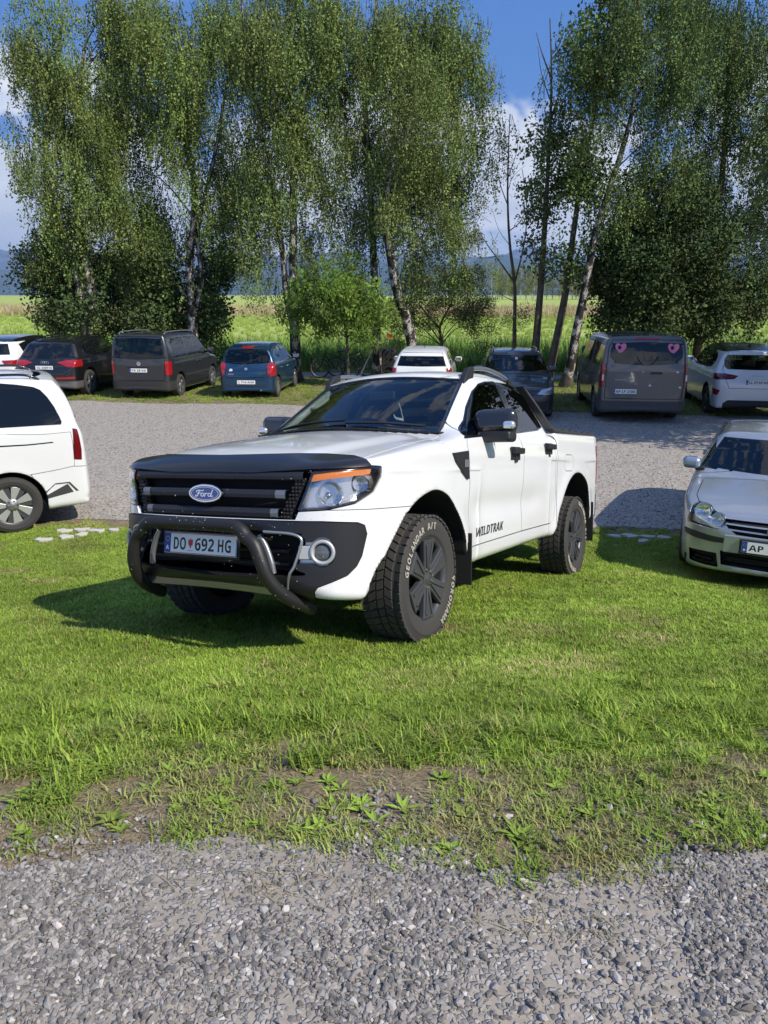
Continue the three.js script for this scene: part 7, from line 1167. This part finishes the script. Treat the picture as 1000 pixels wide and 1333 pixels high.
  // far wood
  { const W = boughSet('alder', 4, 0.4, 1), l = W.map(() => []), tr = []; for (let i = 0; i < 210; i++) { const x = mix(20, 330, rnd()), z = -rnd(470, 540), h = rnd(13, 22), w = h * rnd(0.16, 0.26), tone = rnd(0.7, 1.25), warm = rnd(0.9, 1.3); tr.push([V3(x, 0, z), yaw(0), V3(1, h * 0.9, 1), lin(0.42, 0.40, 0.36)]); for (let k = 0; k < 22; k++) { const t = rnd(), y = h * (0.22 + 0.78 * t), r = w * Math.sin(Math.PI * Math.pow(t, 0.7)) + 0.4, a = rnd(0, 6.283), q = r * Math.sqrt(rnd()); l[k % 5].push([V3(x + q * Math.cos(a), y, z + q * Math.sin(a)), new THREE.Quaternion().setFromEuler(new THREE.Euler(rnd(0, 6), rnd(0, 6), rnd(0, 6))), rnd(3.0, 4.5), lin(0.16 * tone * warm, 0.20 * tone, 0.06 * tone)]); } }
    l.forEach((q, i) => stuff(instanced(W[i], LEAF.alder, q), numbered('distant_wood'), 'pale green wood along the far edge of the meadow', 'wood'));
    stuff(instanced(new THREE.CylinderGeometry(0.16, 0.24, 1, 6).translate(0, 0.5, 0), std([1, 1, 1], 0.9), tr), 'distant_trunks', 'pale trunks of the distant wood', 'wood'); }
  // dry stalks and litter on the bare strip
  { const pos = []; for (let i = 0; i < 5; i++) { const a = rnd(0, 3.14), l = rnd(0.015, 0.04), x = rnd(-0.03, 0.03), z = rnd(-0.03, 0.03), w = 0.0011, c = Math.cos(a), q = Math.sin(a), y = 0.004 + rnd(0, 0.006); pos.push(x - c * l - q * w, y, z - q * l + c * w, x - c * l + q * w, y, z - q * l - c * w, x + c * l, y + rnd(0, 0.008), z + q * l); } field('dry_straw', 'dry grass stalks lying on the bare earth', [soup(pos)], 1100, () => { const x = rnd(-2, 2), z = roadEdge(x) - rnd(-0.25, 0.75); return [x, z]; }, () => { const t = rnd(0.6, 1.1); return lin(0.42 * t, 0.36 * t, 0.22 * t); }, () => rnd(0.7, 1.4)); }
  // loose stones
  const stone = () => { const g = new THREE.IcosahedronGeometry(1, 0), p = g.attributes.position, a = [rnd(0.7, 1.25), rnd(0.42, 0.72), rnd(0.6, 1.0)], J = new Map(); for (let i = 0; i < p.count; i++) { const key = [p.getX(i), p.getY(i), p.getZ(i)].map((q) => q.toFixed(3)).join(); if (!J.has(key)) J.set(key, [rnd(0.65, 1.2), rnd(-0.25, 0.25), rnd(-0.25, 0.25)]); const [k, dx, dz] = J.get(key); p.setXYZ(i, (p.getX(i) * k + dx) * a[0], p.getY(i) * k * a[1], (p.getZ(i) * k + dz) * a[2]); } g.deleteAttribute('uv'); g.deleteAttribute('normal'); g.computeVertexNormals(); return g; };
  const stones = [...Array(9)].map(() => stone()), sm = std([1, 1, 1], 0.92);
  const scatter = (name, label, count, pick, size) => { const l = stones.map(() => []); let made = 0, tries = 0; while (made < count && tries < count * 10) { tries++; const p = pick(); if (!p) continue; const y = groundAt(p[0], p[1]); if (!seen(p[0], y, p[1], 1.06)) continue; made++; const s = size(p), t = 0.5 + 0.95 * rnd() + (rnd() < 0.06 ? 0.9 : 0), w = rnd(0.96, 1.05); l[Math.floor(rnd() * stones.length)].push([V3(p[0], y + 0.004 + s * rnd(0.0, 0.35), p[1]), new THREE.Quaternion().setFromEuler(new THREE.Euler(rnd(-0.5, 0.5), rnd(0, 6.28), rnd(-0.5, 0.5))), s, lin(0.235 * t * w, 0.219 * t, 0.200 * t)]); } l.forEach((q, i) => q.length && stuff(instanced(stones[i], sm, q), numbered(name), label, 'gravel')); };
  scatter('loose_gravel', 'loose grey stones of the track', 32000, () => { const z = -rnd(0.75, 2.2), x = rnd(-1, 1) * (0.7 - z * 0.6); const e = roadEdge(x) - z, n = fbm(x * 2.2, z * 2.2, 4, 55); if (e > 0.02 && rnd() > 0.22 * sstep(0.5, 0.05, e)) return null; return rnd() < sstep(0.44, 0.66, n) + 0.12 ? [x, z] : null; }, () => rnd() < 0.045 ? rnd(0.007, 0.016) : 0.0018 + 0.0095 * Math.pow(rnd(), 3.6));
  scatter('car_park_gravel', 'small stones of the car park', 30000, () => { const z = -rnd(8.8, 21), x = rnd(-1, 1) * (-z * 0.56 + 1); return z < lotNear(x) + 0.15 && z > lotFar(x) - 0.2 ? [x, z] : null; }, () => rnd(0.008, 0.017));
}
// pale flat stones along the edge of the car park
{
  seed(930);
  const flat = (u, v, w, d, label, group) => { const p = pixelAtLevel(u, v, -0.06), n = 7, sh = new THREE.Shape([...Array(n)].map((_, i) => { const a = i / n * 6.283, k = rnd(0.45, 1.3); return new THREE.Vector2(Math.cos(a) * w * k, Math.sin(a) * d * k); })); const g = new THREE.ExtrudeGeometry(sh, { depth: 0.03, bevelEnabled: true, bevelThickness: 0.008, bevelSize: 0.006, bevelSegments: 2 }).rotateX(-Math.PI / 2); const m = part(numbered('flat_stone'), g, std([0.52, 0.50, 0.455], 0.9, 0, { bumpMap: dirt, bumpScale: 0.004 }), scene); m.position.set(p.x, groundY(p.x, p.z) - 0.002, p.z); m.rotation.y = rnd(-0.3, 0.3); m.userData = { label, category: 'stone', group }; };
  for (const [u, v, w] of [[84, 692, 0.085], [106, 691, 0.10], [107, 697, 0.09], [127, 692, 0.09], [149, 691, 0.10], [84, 700, 0.08], [57, 704, 0.09]]) flat(u, v, w, 0.065, 'flat pale stone set in the grass beside the white van', 'pale edging stones by the white van');
  for (const [u, v, w] of [[800, 699, 0.085], [820, 699, 0.10], [843, 700, 0.10], [863, 701, 0.09], [836, 706, 0.07]]) flat(u, v, w, 0.065, 'flat pale stone in the shade between the pickup and the silver hatchback', 'pale edging stones by the pickup');
}
// bicycles under the walnut tree, with a child trailer
{
  const bike = (label, u0, u1, v, z, tone, flip) => {
    const a = pixelAtDepth(u0, v, z), b = pixelAtDepth(u1, v, z), root = thing('bicycle', label, 'bicycle', 'bicycles parked on the footpath'); const gy = groundY(a.x, z) + 0.012; root.position.set((a.x + b.x) / 2, gy, z); root.rotation.y = flip ? Math.PI : 0;
    const w = 0.54, R = 0.35, fr = std(tone, 0.35, 0.4), T = (p, r) => tube(p, r, 8, 6);
    for (const s of [-1, 1]) { const wh = new THREE.Group(); wh.name = 'wheel'; wh.position.set(s * w, R, 0); root.add(wh); part('tyre', new THREE.TorusGeometry(R - 0.025, 0.026, 8, 36), MAT.rubber, wh); part('rim', new THREE.TorusGeometry(R - 0.055, 0.010, 6, 36), MAT.satin, wh); const sp = []; for (let i = 0; i < 14; i++) sp.push(new THREE.CylinderGeometry(0.0015, 0.0015, R * 1.78, 3).rotateZ(i * Math.PI / 14)); part('spokes', merge(sp), MAT.satin, wh); }
    part('frame', merge([T([[-w, R, 0], [-0.05, R - 0.05, 0]], 0.014), T([[-w, R, 0], [-0.17, 0.72, 0]], 0.012), T([[-0.05, R - 0.05, 0], [-0.20, 0.82, 0]], 0.017), T([[-0.05, R - 0.05, 0], [0.34, 0.80, 0]], 0.021), T([[-0.17, 0.74, 0], [0.33, 0.88, 0]], 0.017), T([[0.31, 0.95, 0], [0.36, 0.76, 0], [w, R, 0.0]], 0.019)]), fr, root);
    part('saddle', merge([box(0.26, 0.05, 0.14, -0.22, 0.93, 0, 0.022), T([[-0.20, 0.80, 0], [-0.22, 0.92, 0]], 0.013)]), MAT.plastic, root);
    part('handlebar', merge([T([[0.30, 0.95, 0], [0.29, 1.03, 0]], 0.013), T([[0.22, 1.05, -0.30], [0.30, 1.04, -0.1], [0.30, 1.04, 0.1], [0.22, 1.05, 0.30]], 0.012)]), MAT.plastic, root);
    part('crankset', merge([new THREE.TorusGeometry(0.09, 0.01, 6, 24).translate(-0.05, R - 0.05, 0.04), box(0.17, 0.02, 0.015, -0.05 + 0.08, R - 0.05, 0.06), box(0.17, 0.02, 0.015, -0.05 - 0.08, R - 0.05, -0.06)]), MAT.satin, root);
  };
  bike('black bicycle leaning beside the birch with twin stems', 418, 455, 478, -27.2, [0.02, 0.02, 0.022], true);
  bike('dark bicycle parked beside the tall straight birch', 439, 476, 478, -27.7, [0.03, 0.03, 0.035], false);
  const t = thing('bicycle_trailer', 'dark cloth bicycle trailer with an orange pennant beside the tall birch', 'trailer'), p = pixelAtDepth(506, 482, -26.9); t.position.set(p.x, groundY(p.x, -26.9) + 0.005, -26.9);
  const body = new RoundedBoxGeometry(0.66, 0.85, 0.75, 4, 0.12); { const q = body.attributes.position; for (let i = 0; i < q.count; i++) { const y = q.getY(i); q.setX(i, q.getX(i) * mix(1.1, 0.75, clamp(y / 0.85 + 0.5)) + 0.08 * y); } body.computeVertexNormals(); } part('cloth_body', body.translate(0, 0.62, 0), std([0.015, 0.015, 0.017], 0.8), t);
  for (const s of [-1, 1]) part('wheel', merge([new THREE.TorusGeometry(0.23, 0.022, 8, 28), new THREE.TorusGeometry(0.02, 0.02, 6, 12)]).translate(0.05, 0.25, s * 0.43), MAT.rubber, t);
  part('flag_pole', new THREE.CylinderGeometry(0.006, 0.006, 1.0, 6).translate(-0.06, 1.10, 0.3), MAT.silver, t);
  { const sh = new THREE.Shape([[0, 0], [0.28, -0.16], [0, -0.20]].map((q) => new THREE.Vector2(...q))); part('pennant', new THREE.ExtrudeGeometry(sh, { depth: 0.004, bevelEnabled: false }).translate(-0.05, 1.60, 0.3), std([0.75, 0.17, 0.02], 0.8), t); }
}
renderer.render(scene, camera);
